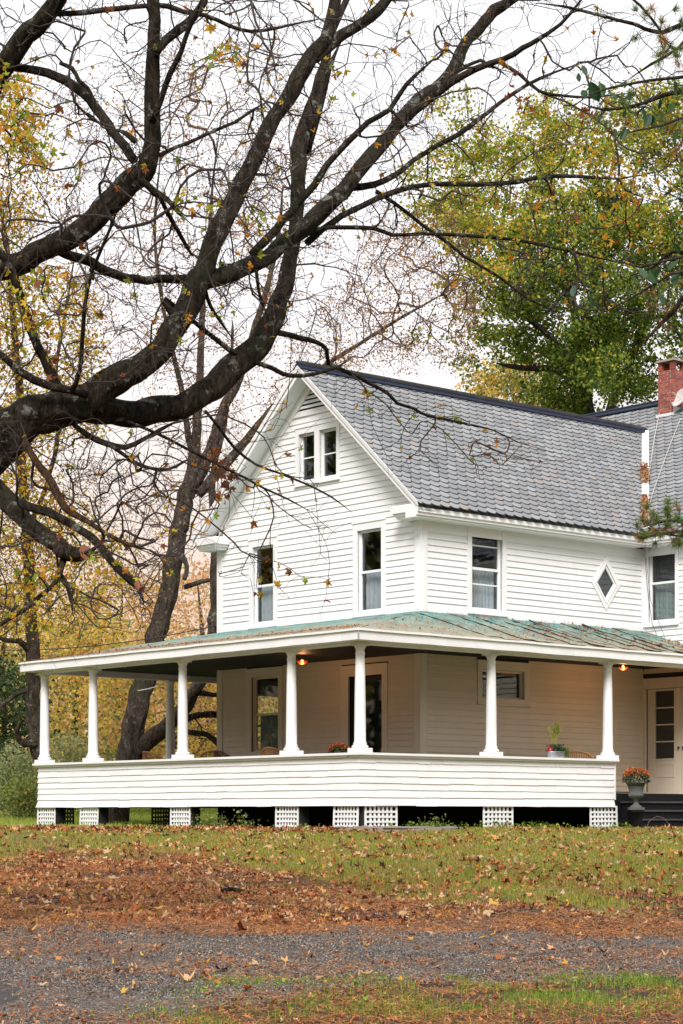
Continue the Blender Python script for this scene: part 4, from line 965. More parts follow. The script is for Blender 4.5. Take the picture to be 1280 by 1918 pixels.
# ================================================================ TREES
def lin(pts):
    return pts
RSC = .85
def limb_line(pts, d0, d1, curve=0.0, step=.22):
    """photo polyline (u, v, radius in px) -> smoothed world polyline with depth running d0..d1"""
    A = np.array(pts, float); L = np.concatenate([[0], np.cumsum(np.hypot(*(A[1:, :2]-A[:-1, :2]).T))]); f = L/L[-1]
    D = d0+(d1-d0)*f+curve*np.sin(f*math.pi)
    Q = np.array([P(a[0], a[1], d) for a, d in zip(A, D)]); rr = A[:, 2]/FPX*D*RSC
    # Catmull-Rom
    n = len(Q); out, orr = [], []
    for i in range(n-1):
        p0, p1, p2, p3 = Q[max(i-1, 0)], Q[i], Q[i+1], Q[min(i+2, n-1)]
        m = max(2, int(np.linalg.norm(p2-p1)/step))
        for k in range(m):
            t = k/m; out.append(.5*((2*p1)+(-p0+p2)*t+(2*p0-5*p1+4*p2-p3)*t*t+(-p0+3*p1-3*p2+p3)*t**3)); orr.append(rr[i]*(1-t)+rr[i+1]*t)
    out.append(Q[-1]); orr.append(rr[-1]); out = np.array(out); orr = np.array(orr)
    if pts[-1][2] <= 5 and len(out) > 6: k_ = max(3, len(out)//5); orr[-k_:] *= np.linspace(1, .28, k_)
    w = orr[:, None]*RNG.normal(0, .10, out.shape); out[1:-1] += w[1:-1]
    return out, orr
def smooth_rand(k, n, sl, sa, rg):
    A_ = rg.normal(0, 1, (k+4*sl, n))
    if sl > 1: ker = np.hanning(sl+2)[1:-1]; ker /= ker.sum(); A_ = np.apply_along_axis(lambda c: np.convolve(c, ker, 'same'), 0, A_)
    A_ = A_[2*sl:2*sl+k]
    for _ in range(sa): A_ = (A_+np.roll(A_, 1, 1)+np.roll(A_, -1, 1))/3
    return A_/(A_.std()+1e-9)
def refine_tube(line, n, seed, amp=.10):
    Pn, r = line; rg = np.random.default_rng(seed)
    if r.max() > .045 and amp > .06:                     # thick limbs: fine rings with furrowed relief
        n = 44 if r.max() > .1 else 30; L_ = np.concatenate([[0], np.cumsum(np.linalg.norm(np.diff(Pn, axis=0), axis=1))]); step = .05 if r.max() < .3 else .08
        m_ = min(400, max(4, int(L_[-1]/step))); t_ = np.linspace(0, L_[-1], m_); Pn = np.stack([np.interp(t_, L_, Pn[:, i]) for i in range(3)], -1); r = np.interp(t_, L_, r)
        V, F = tube_arrays([(Pn, r)], n); k = len(Pn); V = V.reshape(k, n, 3); c = Pn[:, None, :]
        m = 1+amp*.55*min(1, .16/r.max())*smooth_rand(k, n, 13, 6, rg)+.045*smooth_rand(k, n, 9, 1, rg)-.05*np.abs(smooth_rand(k, n, 7, 0, rg))*(.04/r[:, None]).clip(.25, 1)
        for _ in range(max(1, int(L_[-1]/1.6))):           # knots and burrs
            ci, cj = rg.integers(0, k), rg.integers(0, n); di = (np.arange(k)-ci)[:, None]*step/r.mean(); dj = (np.arange(n)-cj+n/2) % n-n/2; dj = dj[None]*6.28/n
            m += rg.uniform(.10, .26)*min(1, .07/r.mean())*np.exp(-(di**2+dj**2)/rg.uniform(.10, .35))
    else:
        V, F = tube_arrays([(Pn, r)], n); k = len(Pn); V = V.reshape(k, n, 3); c = Pn[:, None, :]
        a = np.arange(n)*2*math.pi/n; l = np.arange(k); ph = rg.random(6)*6.28
        m = 1+amp*(np.sin(3*a[None]+ph[0]+l[:, None]*.25)+.8*np.sin(5*a[None]+ph[1]-l[:, None]*.4)+.9*np.sin(l[:, None]*.9+ph[2]+2*a[None]))*.5+rg.normal(0, amp*.35, (k, n))
    V = c+(V-c)*m[..., None]
    V = V.reshape(-1, 3); c0, c1 = len(V), len(V)+1
    V = np.concatenate([V, Pn[:1], Pn[-1:]]); j = np.arange(n); j2 = (j+1) % n
    T = np.concatenate([np.stack([j2, j, np.full(n, c0)], -1), np.stack([(k-1)*n+j, (k-1)*n+j2, np.full(n, c1)], -1)])
    return V, [F, T]
def grow(starts, pts, seg=.3, r_tip=.003, power=2.3, cap=None, droop=0.0, wig=.08, start_dir=None, straight=.35):
    """starts: (n,3) node positions with directions; pts: attractors. Greedy attachment with bending; returns tube lines, tip nodes, all new nodes"""
    n0 = len(starts); N_ = n0+len(pts)*14+10
    pos = np.zeros((N_, 3)); dr = np.zeros((N_, 3)); par = np.full(N_, -1); pos[:n0] = starts
    dr[:n0] = start_dir if start_dir is not None else 0
    n = n0
    d0 = np.array([np.min(np.linalg.norm(starts-p, axis=1)) for p in pts]); order = np.argsort(d0)
    tips = []
    for i in order:
        p = pts[i]; v = p-pos[:n]; d = np.sqrt((v*v).sum(1))+1e-6
        cs_ = (v*dr[:n]).sum(1)/d; cost = d*(1+straight*1.7*(1-cs_)); k = int(np.argmin(cost)); D = d[k]
        m = max(2, min(12, int(D/seg)+1)); p0 = pos[k].copy(); c1_ = p0+dr[k]*D*.33; q = k
        side = RNG.normal(0, wig*D, 3)
        for j in range(1, m+1):
            f = j/m; x = (1-f)**2*p0+2*f*(1-f)*(c1_+side)+f*f*p
            x = x+RNG.normal(0, wig*.25*D/m**.5, 3)*(j < m); x[2] -= droop*D*f*(1-f)
            pos[n] = x; dd_ = x-pos[q]; dr[n] = dd_/(np.linalg.norm(dd_)+1e-9); par[n] = q; q = n; n += 1
        tips.append(n-1)
    rad = np.zeros(n); ch = [[] for _ in range(n)]
    for i in range(n0, n): ch[par[i]].append(i)
    acc = np.zeros(n)
    for i in range(n-1, n0-1, -1):
        if not ch[i]: acc[i] = r_tip**power
        rad[i] = max(acc[i], r_tip**power)**(1/power); acc[par[i]] += acc[i] if ch[i] or True else 0
    if cap is not None:
        rad = np.minimum(rad, cap)
    lines = []
    stack = [(p_, c_) for p_ in range(n0) for c_ in ch[p_]]
    while stack:
        p_, c_ = stack.pop(); L = [p_, c_]; cur = c_
        while ch[cur]:
            nx_ = max(ch[cur], key=lambda z_: rad[z_])
            for o_ in ch[cur]:
                if o_ != nx_: stack.append((cur, o_))
            cur = nx_; L.append(cur)
        r_ = rad[L].copy(); r_[0] = r_[1]; 
        r_[-1] *= .6
        lines.append((pos[L], r_))
    return lines, pos[tips], dr[tips], pos[n0:n], dr[n0:n], rad[n0:n]
def rot_random(n):
    q_ = RNG.normal(size=(n, 4)); q_ /= np.linalg.norm(q_, axis=1)[:, None]; w, x, y, z = q_.T
    return np.stack([1-2*(y*y+z*z), 2*(x*y-z*w), 2*(x*z+y*w), 2*(x*y+z*w), 1-2*(x*x+z*z), 2*(y*z-x*w), 2*(x*z-y*w), 2*(y*z+x*w), 1-2*(x*x+y*y)], -1).reshape(n, 3, 3)
def rot_flat(n, tilt=.35):
    a = RNG.random(n)*6.283; b = RNG.normal(0, tilt, n); c = RNG.normal(0, tilt, n)
    ca, sa, cb_, sb_, cc, sc_ = np.cos(a), np.sin(a), np.cos(b), np.sin(b), np.cos(c), np.sin(c); o, z = np.ones(n), np.zeros(n)
    Rz = np.stack([ca, -sa, z, sa, ca, z, z, z, o], -1).reshape(n, 3, 3); Rx = np.stack([o, z, z, z, cb_, -sb_, z, sb_, cb_], -1).reshape(n, 3, 3); Ry = np.stack([cc, z, sc_, z, o, z, -sc_, z, cc], -1).reshape(n, 3, 3)
    return Rx @ Ry @ Rz
def scatter(tv, tf, pos, rot, scale):
    n, k = len(pos), len(tv)
    V = np.einsum('nij,kj->nki', rot, tv)*np.asarray(scale)[:, None, None]+pos[:, None, :]
    F = (np.asarray(tf)[None]+(np.arange(n)*k)[:, None, None]).reshape(-1, len(tf[0]))
    return V.reshape(-1, 3), F
LEAF_V = np.array([(0, 0, 0), (.36, .5, .10), (0, 1, -.05), (-.36, .5, .12)])-np.array([0, .5, 0]); LEAF_F = [(0, 1, 2), (0, 2, 3)]
def maple_template(curl, seed):
    rg = random.Random(seed); A = [(-90, .42), (-78, .26), (-48, .58), (-20, .40), (8, .80), (32, .86), (46, .48), (70, .62), (90, 1.0), (110, .62), (134, .48), (148, .86), (172, .80), (200, .40), (228, .58), (258, .26)]
    V = [(0, 0, 0)]
    for a, r in A:
        r *= .5*rg.uniform(.9, 1.1); x, y = r*math.cos(R(a)), r*math.sin(R(a)); V.append((x, y, curl*(x*x*2.4+.7*y*y)+rg.uniform(-.03, .05)*abs(curl)*2))
    n = len(A); return np.array(V), [(0, i+1, (i+1) % n+1) for i in range(n)]
MAPLES = [maple_template(c, i) for i, c in enumerate((.15, .55, 1.1, -.5))]
def join_scatter(parts):
    Vs, Fs, off = [], [], 0
    for V, F in parts: Vs.append(V); Fs.append(F+off); off += len(V)
    return np.concatenate(Vs), np.concatenate(Fs)
def maple_scatter(pos, size, rotf):
    parts = []; ids = RNG.integers(0, len(MAPLES), len(pos))
    for k, (tv, tf) in enumerate(MAPLES):
        m = ids == k
        if m.any(): parts.append(scatter(tv, tf, pos[m], rotf(m.sum()), size[m]))
    return join_scatter(parts)
def poly_pts(poly, n, d0, d1, rg=RNG, clear=None):
    poly = np.array(poly, float); lo, hi = poly.min(0), poly.max(0); out = []
    while len(out) < n:
        q_ = lo+(hi-lo)*rg.random((n*3, 2)); x, y = q_.T; ins = np.zeros(len(q_), bool); j = len(poly)-1
        for i in range(len(poly)):
            c = ((poly[i, 1] > y) != (poly[j, 1] > y)) & (x < (poly[j, 0]-poly[i, 0])*(y-poly[i, 1])/(poly[j, 1]-poly[i, 1]+1e-9)+poly[i, 0]); ins ^= c; j = i
        if clear is not None: ins &= ~clear(x, y)
        out += list(q_[ins])
    out = np.array(out[:n]); d = d0+(d1-d0)*rg.random(n)
    return np.stack([(out[:, 0]-640)/FPX*d, d, ZC+(HZ-out[:, 1])/FPX*d], -1), out
def nodes_of(lines, every=1):
    S, D, Rr = [], [], []
    for Pn, r in lines:
        T = np.gradient(Pn, axis=0); T /= np.linalg.norm(T, axis=1)[:, None]
        S.append(Pn[1::every]); D.append(T[1::every]); Rr.append(r[1::every])
    return np.concatenate(S), np.concatenate(D), np.concatenate(Rr)

# ---------------- big bare maple in front, its trunk just outside the picture on the left
trA = thing('maple_tree', 'big old maple with dark lichened limbs reaching in from the left', 'tree', (P(-150, 1700, 17)[0], 17, gz(P(-150, 1700, 17)[0], 17)))
def childmesh(V, F, name, mat, tr, **kw):
    V = np.asarray(V)-np.array(tr.location)[None]; return mesh_np(name, V, F, mat, tr, **kw)
base_v = HZ-(float(gz(P(-150, 1700, 17)[0], 17))-.3-ZC)/17*FPX
LA = {
 'trunk': ([(-160, base_v, 120), (-155, 1700, 98), (-150, 1300, 84), (-150, 1050, 78), (-135, 800, 74), (-130, 560, 60), (-115, 350, 46), (-105, 160, 38), (-120, -100, 28), (-90, -400, 18), (-60, -700, 5)], 17, 17),
 'L0': ([(-150, 1000, 72), (-70, 890, 62), (0, 818, 54), (60, 778, 44), (110, 762, 40), (165, 752, 38)], 17, 17),
 'L1a': ([(150, 757, 33), (190, 728, 33), (235, 703, 31), (275, 680, 29), (305, 645, 27), (335, 600, 26), (362, 558, 26), (378, 520, 27)], 17, 17.4),
 'L1a1': ([(372, 530, 24), (400, 455, 22), (425, 400, 20), (450, 345, 20), (475, 300, 19), (500, 245, 18), (530, 195, 18), (560, 145, 17), (585, 105, 16), (612, 70, 15), (625, 20, 14), (640, -60, 13)], 17.4, 18.2),
 'L1a1b': ([(590, 110, 12), (625, 78, 13), (655, 58, 12), (695, 30, 12), (725, 0, 11), (760, -50, 10)], 18, 18.4),
 'L1a2': ([(370, 525, 22), (410, 518, 19), (450, 503, 18), (490, 488, 17), (525, 462, 17), (560, 432, 18), (590, 405, 18), (625, 375, 17), (655, 345, 17), (690, 300, 16), (720, 265, 15), (750, 225, 14), (780, 190, 13), (815, 165, 14), (845, 135, 14), (862, 100, 12), (880, 72, 12), (905, 42, 12), (925, 20, 12), (960, 0, 9), (1000, -30, 8)], 17.4, 19.5),
 'La': ([(470, 478, 9), (500, 448, 9), (530, 415, 9), (560, 380, 8), (590, 345, 8), (612, 308, 7), (645, 272, 7), (690, 228, 6), (730, 205, 5.5), (760, 160, 5), (785, 135, 4.5), (812, 112, 4)], 17.7, 17.3),
 'Lb': ([(728, 255, 10), (760, 225, 9), (800, 190, 8.5), (845, 155, 8), (890, 130, 7.5), (945, 110, 6.5), (980, 90, 6), (1010, 72, 5), (1050, 45, 4), (1085, 5, 3.5), (1110, -30, 3)], 18.6, 18),
 'Lc': ([(660, 350, 9), (700, 345, 7), (740, 328, 6), (775, 300, 5.5), (820, 272, 5.5), (860, 250, 5.5), (895, 225, 5), (940, 190, 4.5), (985, 160, 4), (1040, 135, 3.5), (1100, 115, 3)], 18.5, 19.5),
 'Ld': ([(575, 455, 8), (605, 430, 7), (640, 405, 7), (680, 385, 6.5), (740, 358, 6), (790, 347, 5.5), (840, 344, 5.5), (900, 345, 5), (970, 340, 5), (1010, 332, 4.5), (1080, 330, 4), (1160, 334, 3.5), (1230, 322, 3)], 18.1, 19),
 'Le': ([(560, 448, 6), (600, 428, 5), (645, 426, 5), (700, 428, 5), (735, 440, 4.5), (790, 438, 4), (860, 440, 4), (960, 448, 3.5), (1030, 462, 3.2), (1110, 480, 3), (1200, 500, 2.5)], 18, 18.6),
 'Lf': ([(705, 358, 5), (740, 380, 4.5), (790, 420, 4), (840, 455, 3.6), (870, 480, 3.4), (930, 515, 3), (990, 560, 2.8), (1060, 590, 2.4)], 18.4, 19.4),
 'Lg': ([(850, 140, 4.5), (900, 112, 4), (960, 150, 0.1)], 18.4, 18.3),
 'Lh': ([(940, 118, 4.5), (975, 140, 4), (1010, 170, 3.6), (1050, 178, 3.2), (1110, 182, 2.8), (1190, 172, 2.5)], 18.2, 18),
 'L1b': ([(140, 765, 30), (185, 770, 31), (240, 775, 30), (290, 770, 28), (340, 760, 27), (385, 738, 27), (420, 710, 27), (455, 675, 27), (485, 645, 26), (508, 610, 24), (525, 565, 19), (535, 530, 16), (545, 480, 15), (553, 430, 15), (558, 385, 15), (558, 340, 14), (562, 300, 17), (560, 280, 18), (570, 240, 16), (585, 200, 15), (600, 150, 13), (612, 105, 9), (622, 60, 8), (650, 0, 7), (665, -40, 6)], 17.2, 19.8),
 'Li': ([(575, 290, 8), (590, 235, 7.5), (605, 180, 7), (618, 120, 6), (650, 60, 0.2)], 19.2, 19),
 'Lj': ([(505, 618, 8), (530, 625, 6.5), (560, 632, 6), (592, 640, 5), (612, 655, 4.5), (616, 680, 4.5), (640, 692, 4.5), (675, 708, 4.2), (700, 722, 4), (725, 735, 3.8), (745, 755, 3.6), (775, 765, 3.4), (800, 778, 3.2), (835, 785, 3), (880, 795, 2.6), (925, 806, 2.3), (975, 830, 1.8), (1050, 850, 1.2)], 18.8, 21),
 'Lk': ([(325, 590, 9), (310, 560, 5), (430, 655, 5.5), (510, 690, 5), (545, 704, 5), (590, 700, 4), (630, 688, 3), (660, 670, 2)], 17.4, 18.5),
 'L2': ([(-130, 620, 52), (-70, 545, 36), (-20, 512, 28), (0, 503, 26), (45, 488, 25), (85, 468, 26), (120, 452, 28), (150, 432, 27), (180, 405, 25), (215, 375, 25), (245, 345, 26), (270, 318, 25), (283, 285, 20), (285, 240, 18), (284, 190, 17), (286, 140, 16), (287, 90, 15), (288, 40, 14), (288, -40, 14)], 17, 16),
 'L2a': ([(292, 100, 9), (310, 75, 10), (335, 55, 10), (362, 32, 9), (378, 8, 9), (392, -30, 8)], 16.1, 16.3),
 'L2b': ([(285, 230, 7), (302, 185, 7), (318, 140, 6.5), (340, 95, 6), (352, 60, 5.5), (365, 30, 5), (385, -20, 4)], 16.2, 15.6),
 'L2c': ([(110, 470, 9), (140, 482, 11), (170, 492, 11), (200, 508, 10), (235, 520, 10), (275, 524, 9.5), (310, 522, 9.5), (350, 522, 10)], 16.8, 17.4),
 'L2d': ([(250, 350, 7), (268, 340, 8), (290, 360, 8), (312, 372, 6), (335, 398, 5.5), (348, 410, 3)], 16.2, 16.4),
 'L2e': ([(300, 370, 5), (315, 400, 5), (332, 430, 5), (350, 462, 4.5), (362, 480, 4)], 16.3, 17),
 'L2f': ([(300, 290, 5), (330, 275, 4), (370, 260, 4), (400, 245, 3.8), (440, 228, 3.4), (475, 205, 3), (500, 190, 2)], 16, 16.5),
 'L2g': ([(255, 265, 7), (235, 250, 6), (215, 240, 0.5)], 16, 16),
 'L3': ([(-90, 260, 34), (-40, 200, 25), (-10, 150, 24), (20, 105, 23), (50, 68, 21), (82, 35, 20), (105, 5, 19), (130, -50, 17)], 17, 16),
 'L3a': ([(95, 25, 7), (130, 24, 6.5), (175, 21, 6), (220, 15, 6), (280, 10, 5.5), (315, 12, 6), (345, 22, 5.5), (385, 28, 5), (430, 48, 4.5), (470, 58, 4), (520, 52, 3.4), (570, 40, 3), (610, 34, 2.4)], 16.2, 17),
 'L4': ([(-80, 150, 12), (-20, 135, 9), (25, 128, 8), (70, 131, 9), (105, 142, 10), (140, 160, 11), (168, 185, 11), (190, 218, 10), (210, 245, 10), (235, 275, 11), (252, 300, 10)], 16.8, 16.1),
 'L4a': ([(112, 118, 4), (135, 128, 5), (148, 150, 5), (165, 165, 4), (178, 185, 3)], 16.3, 16.2),
 'L5': ([(-70, 420, 9), (-10, 462, 10), (22, 505, 10), (40, 560, 10), (55, 610, 11), (72, 650, 11), (92, 690, 12), (108, 725, 12)], 16.4, 17),
 'L6': ([(-40, 640, 9), (0, 664, 8), (30, 690, 8.5), (65, 712, 9), (100, 725, 9), (135, 732, 9), (165, 740, 10)], 16.6, 16.8),
 'L6b': ([(135, 732, 6), (150, 690, 5), (155, 640, 5), (158, 580, 4.5), (172, 510, 4), (210, 420, 3.5), (235, 340, 3)], 16.7, 15.6),
 'L7': ([(-150, 900, 30), (-60, 900, 20), (-10, 925, 15), (25, 955, 16), (60, 985, 17), (95, 1012, 19), (122, 1032, 21), (140, 1040, 18), (158, 1035, 15)], 16.9, 16),
 'L9': ([(-120, 860, 22), (-40, 888, 11), (0, 905, 10), (35, 940, 10), (75, 955, 9.5), (115, 970, 10), (150, 992, 10), (175, 1008, 10), (192, 1030, 9), (212, 1055, 9), (232, 1075, 10), (248, 1088, 10), (262, 1100, 9)], 16.9, 16.2),
 'L10': ([(118, 1050, 8), (112, 1078, 6), (95, 1100, 5), (70, 1120, 5), (40, 1145, 5), (0, 1170, 4.5), (-40, 1190, 4)], 16.1, 15.7),
 'L10b': ([(113, 1075, 4.5), (125, 1095, 5), (132, 1120, 4.5), (136, 1145, 4)], 16.1, 16),
 'L11': ([(138, 795, 6), (165, 815, 7), (200, 832, 7), (235, 838, 6), (270, 822, 5), (300, 805, 4.5), (340, 785, 4)], 17, 17.6),
 'L11b': ([(205, 832, 5), (232, 852, 4.5), (265, 872, 4), (310, 880, 3.4), (345, 865, 3), (352, 860, 2)], 17.1, 17.8),
 'L12': ([(240, 790, 4), (290, 810, 3.6), (330, 830, 3.4), (372, 852, 3.2), (410, 872, 3), (460, 895, 2.8), (495, 915, 2.6), (540, 935, 2.2), (585, 960, 1.8)], 17.2, 19),
 'L13': ([(385, 770, 3.6), (410, 800, 3.4), (440, 840, 3.2), (480, 870, 2.8), (520, 885, 2.6), (570, 905, 2.4), (620, 930, 2), (660, 960, 1.6)], 17.6, 19.5),
 'L14': ([(480, 505, 4), (484, 540, 3.6), (492, 570, 3.2), (505, 600, 2.5)], 17.6, 17.9),
 'L15': ([(385, 545, 5), (395, 575, 4), (412, 600, 3.6), (440, 640, 3)], 17.5, 17.6),
}
linesA = {}
for k, (pts, d0, d1) in LA.items(): linesA[k] = limb_line(pts, d0, d1)
for i, (k, ln) in enumerate(linesA.items()):
    rmax = ln[1].max(); n_ = 18 if rmax > .08 else (12 if rmax > .03 else 8)
    V, F = refine_tube(ln, n_, i, .12 if rmax > .05 else .07)
    o = childmesh(V, F, 'trunk' if k == 'trunk' else 'limb', 'barkA', trA, smooth=True)
pl = limb_line([(30, 800, 9), (50, 835, 8), (75, 875, 8), (98, 905, 9), (115, 940, 9), (132, 960, 8), (165, 978, 5.5), (200, 1000, 5), (240, 1020, 4.5), (280, 1030, 4)], 17, 16.2)
linesA['peeled'] = pl; V, F = refine_tube(pl, 10, 77, .12); childmesh(V, F, 'limb', 'peeled', trA, smooth=True, label='limb with orange peeled bark')
for (u, v, r_, d, nrm) in ((159, 1035, 13, 15.99, (.55, -.8, .1)), (263, 1101, 8, 16.19, (.6, -.4, -.7))):   # sawn ends
    c = P(u, v, d); nn = Vector(nrm).normalized(); a_ = nn.orthogonal().normalized(); b2 = nn.cross(a_); rr = r_/FPX*d; mb = MB(); off = Vector(c)-Vector(trA.location)
    r0 = [off+(a_*math.cos(t)+b2*math.sin(t))*rr*(1+.06*math.sin(3*t))-nn*.05 for t in np.linspace(0, 6.283, 15)[:-1]]; r1 = [p_+nn*.07 for p_ in r0]
    mb.prism(r0, r1); mb.build('cut_end', 'endgrain', trA)
# twigs grown off the limbs
S, D, RR = nodes_of(linesA.values(), 1)
keep = RR < .12; S, D = S[keep], D[keep]
# jog the start direction outwards
Dd = D+RNG.normal(0, .38, D.shape); Dd /= np.linalg.norm(Dd, axis=1)[:, None]
regs = [([(-60, -40), (560, -40), (520, 420), (380, 700), (-60, 760)], 1000, 14.8, 18.2), ([(400, -40), (900, -40), (820, 330), (640, 620), (400, 640)], 620, 16.5, 19.5),
        ([(700, 80), (1000, -40), (1290, 60), (1290, 620), (900, 600), (700, 420)], 700, 17.2, 19.6), ([(-60, 760), (380, 790), (440, 900), (300, 1180), (-60, 1200)], 700, 15.2, 17.8),
        ([(360, 780), (540, 740), (640, 960), (620, 1120), (420, 1120), (330, 900)], 75, 17.2, 19.3), ([(600, 690), (760, 730), (1080, 860), (900, 900), (700, 860)], 55, 19, 20.8)]
att = [poly_pts(*r_)[0] for r_ in regs]; att_reg = np.concatenate([np.full(len(a), i) for i, a in enumerate(att)]); att = np.concatenate(att)
linesT, tipsA, tdirA, allA, alldA, allrA = grow(S, att, seg=.14, r_tip=.0033, power=2.2, start_dir=Dd, wig=.085, straight=.30, droop=.05)
fine = []
for tp, td in zip(allA[RNG.random(len(allA)) < .5], alldA):        # short spurs
    v_ = RNG.normal(0, 1, 3); v_ /= np.linalg.norm(v_); L_ = RNG.uniform(.08, .34); q1 = tp+v_*L_*.5+RNG.normal(0, .02, 3); fine.append((np.array([tp, q1, tp+v_*L_+RNG.normal(0, .03, 3)]), np.array([.0026, .002, .0012])))
thick = [l for l in linesT if l[1].max() > .006]; thin = [l for l in linesT if l[1].max() <= .006]
V1, F1 = tube_arrays(thick, 6, .12); V2, F2 = tube_arrays(thin+fine, 3)
childmesh(V1, F1, 'twigs', 'twigA', trA, kind='stuff'); childmesh(V2, F2, 'twigs', 'twigA', trA, kind='stuff')
# leaves that still hang on: the ones that show as single leaves are parts
def leaf_meshes(nm):
    out = []
    for k, (tv, tf) in enumerate(MAPLES):
        for mt in ('leafyellow', 'leafyellow', 'leafgreen', 'leafgreen', 'leafrust'):
            m_ = bpy.data.meshes.new(nm); m_.from_pydata([tuple(v) for v in tv], [], tf); m_.materials.append(MAT[mt]); m_.update(); out.append(m_)
    return out
LM = leaf_meshes('leaf')
centers = [(400, 95, 40), (430, 85, 30), (490, 420, 45), (440, 470, 40), (640, 150, 30), (20, 560, 60), (30, 610, 60), (300, 350, 60), (350, 370, 50), (120, 500, 60), (60, 230, 60), (230, 1040, 50), (100, 1060, 60), (860, 800, 60), (730, 720, 60), (970, 90, 40), (900, 460, 80), (1060, 360, 80), (860, 470, 60), (600, 1100, 30), (490, 1110, 30), (540, 1050, 20), (520, 860, 50), (450, 960, 40), (360, 560, 60), (220, 560, 60), (800, 60, 60), (110, 320, 50), (1150, 430, 70), (1180, 320, 60)]
uvA = np.stack([640+allA[:, 0]/allA[:, 1]*FPX, HZ-(allA[:, 2]-ZC)/allA[:, 1]*FPX], -1)
cnt = 0
for c in centers:
    w_ = np.hypot(uvA[:, 0]-c[0], uvA[:, 1]-c[1]) < c[2]*1.3; ids = np.nonzero(w_)[0]
    if len(ids) == 0: continue
    for i in RNG.choice(ids, min(len(ids), 7)):
        o = bpy.data.objects.new('leaf', LM[RNG.integers(0, len(LM))]); put(o, trA)
        s_ = RNG.uniform(.075, .115); o.scale = (s_,)*3; o.location = Vector(allA[i])-trA.location+Vector((0, 0, -.03)); o.rotation_euler = tuple(RNG.random(3)*6.28); cnt += 1
for i in RNG.choice(len(allA), 80):
    o = bpy.data.objects.new('leaf', LM[RNG.integers(0, len(LM))]); put(o, trA); s_ = RNG.uniform(.05, .085); o.scale = (s_,)*3; o.location = Vector(allA[i])-trA.location; o.rotation_euler = tuple(RNG.random(3)*6.28)
ids = RNG.choice(len(allA), 420, replace=False)
for mt, k0, k1 in (('leafyellow', 0, 330), ('leafrust', 330, 420)):
    pp = allA[ids[k0:k1]]; V, F = maple_scatter(pp, RNG.uniform(.045, .085, len(pp)), rot_random); childmesh(V, F, 'small_leaves', mt, trA, kind='stuff')
cl = []
for (u, v, sp, n_) in ((40, 250, 60, 150), (30, 180, 40, 60), (420, 95, 28, 26), (480, 420, 34, 30), (30, 590, 60, 60), (60, 520, 60, 30), (930, 450, 70, 40), (1060, 370, 90, 60), (1180, 340, 70, 60), (1150, 430, 80, 50), (60, 1090, 80, 60), (200, 1060, 50, 24), (360, 370, 40, 16), (1120, 300, 60, 40)):
    j = np.hypot(uvA[:, 0]-u, uvA[:, 1]-v); i_ = np.argsort(j)[:max(8, n_//3)]; src = allA[RNG.choice(i_, n_)]; cl.append(src+RNG.normal(0, sp/FPX*17*.35, (n_, 3)))
cl = np.concatenate(cl); h_ = RNG.random(len(cl)) < .68
for mt, m in (('leafyellow', h_), ('leafgreen', ~h_)):
    V, F = maple_scatter(cl[m], RNG.uniform(.05, .095, m.sum()), rot_random); childmesh(V, F, 'small_leaves', mt, trA, kind='stuff')
cl = []                                       # hanging clumps of dead brown leaves
for (u, v, d, n_) in ((403, 868, 19, 26), (425, 905, 19.2, 34), (690+230, 858, 20.5, 4), (103, 670, 16, 12), (212, 15, 16.2, 5), (990, 205, 18.5, 10), (1100, 215, 18, 14), (1145, 225, 18, 8), (960, 190, 18, 6)):
    cl.append(P(u, v, d)[None]+RNG.normal(0, 1, (n_, 3))*np.array([.045, .05, .09]))
cl = np.concatenate(cl); V, F = maple_scatter(cl, RNG.uniform(.06, .10, len(cl)), rot_random); childmesh(V, F, 'dead_leaves', 'leafrust', trA, kind='stuff')

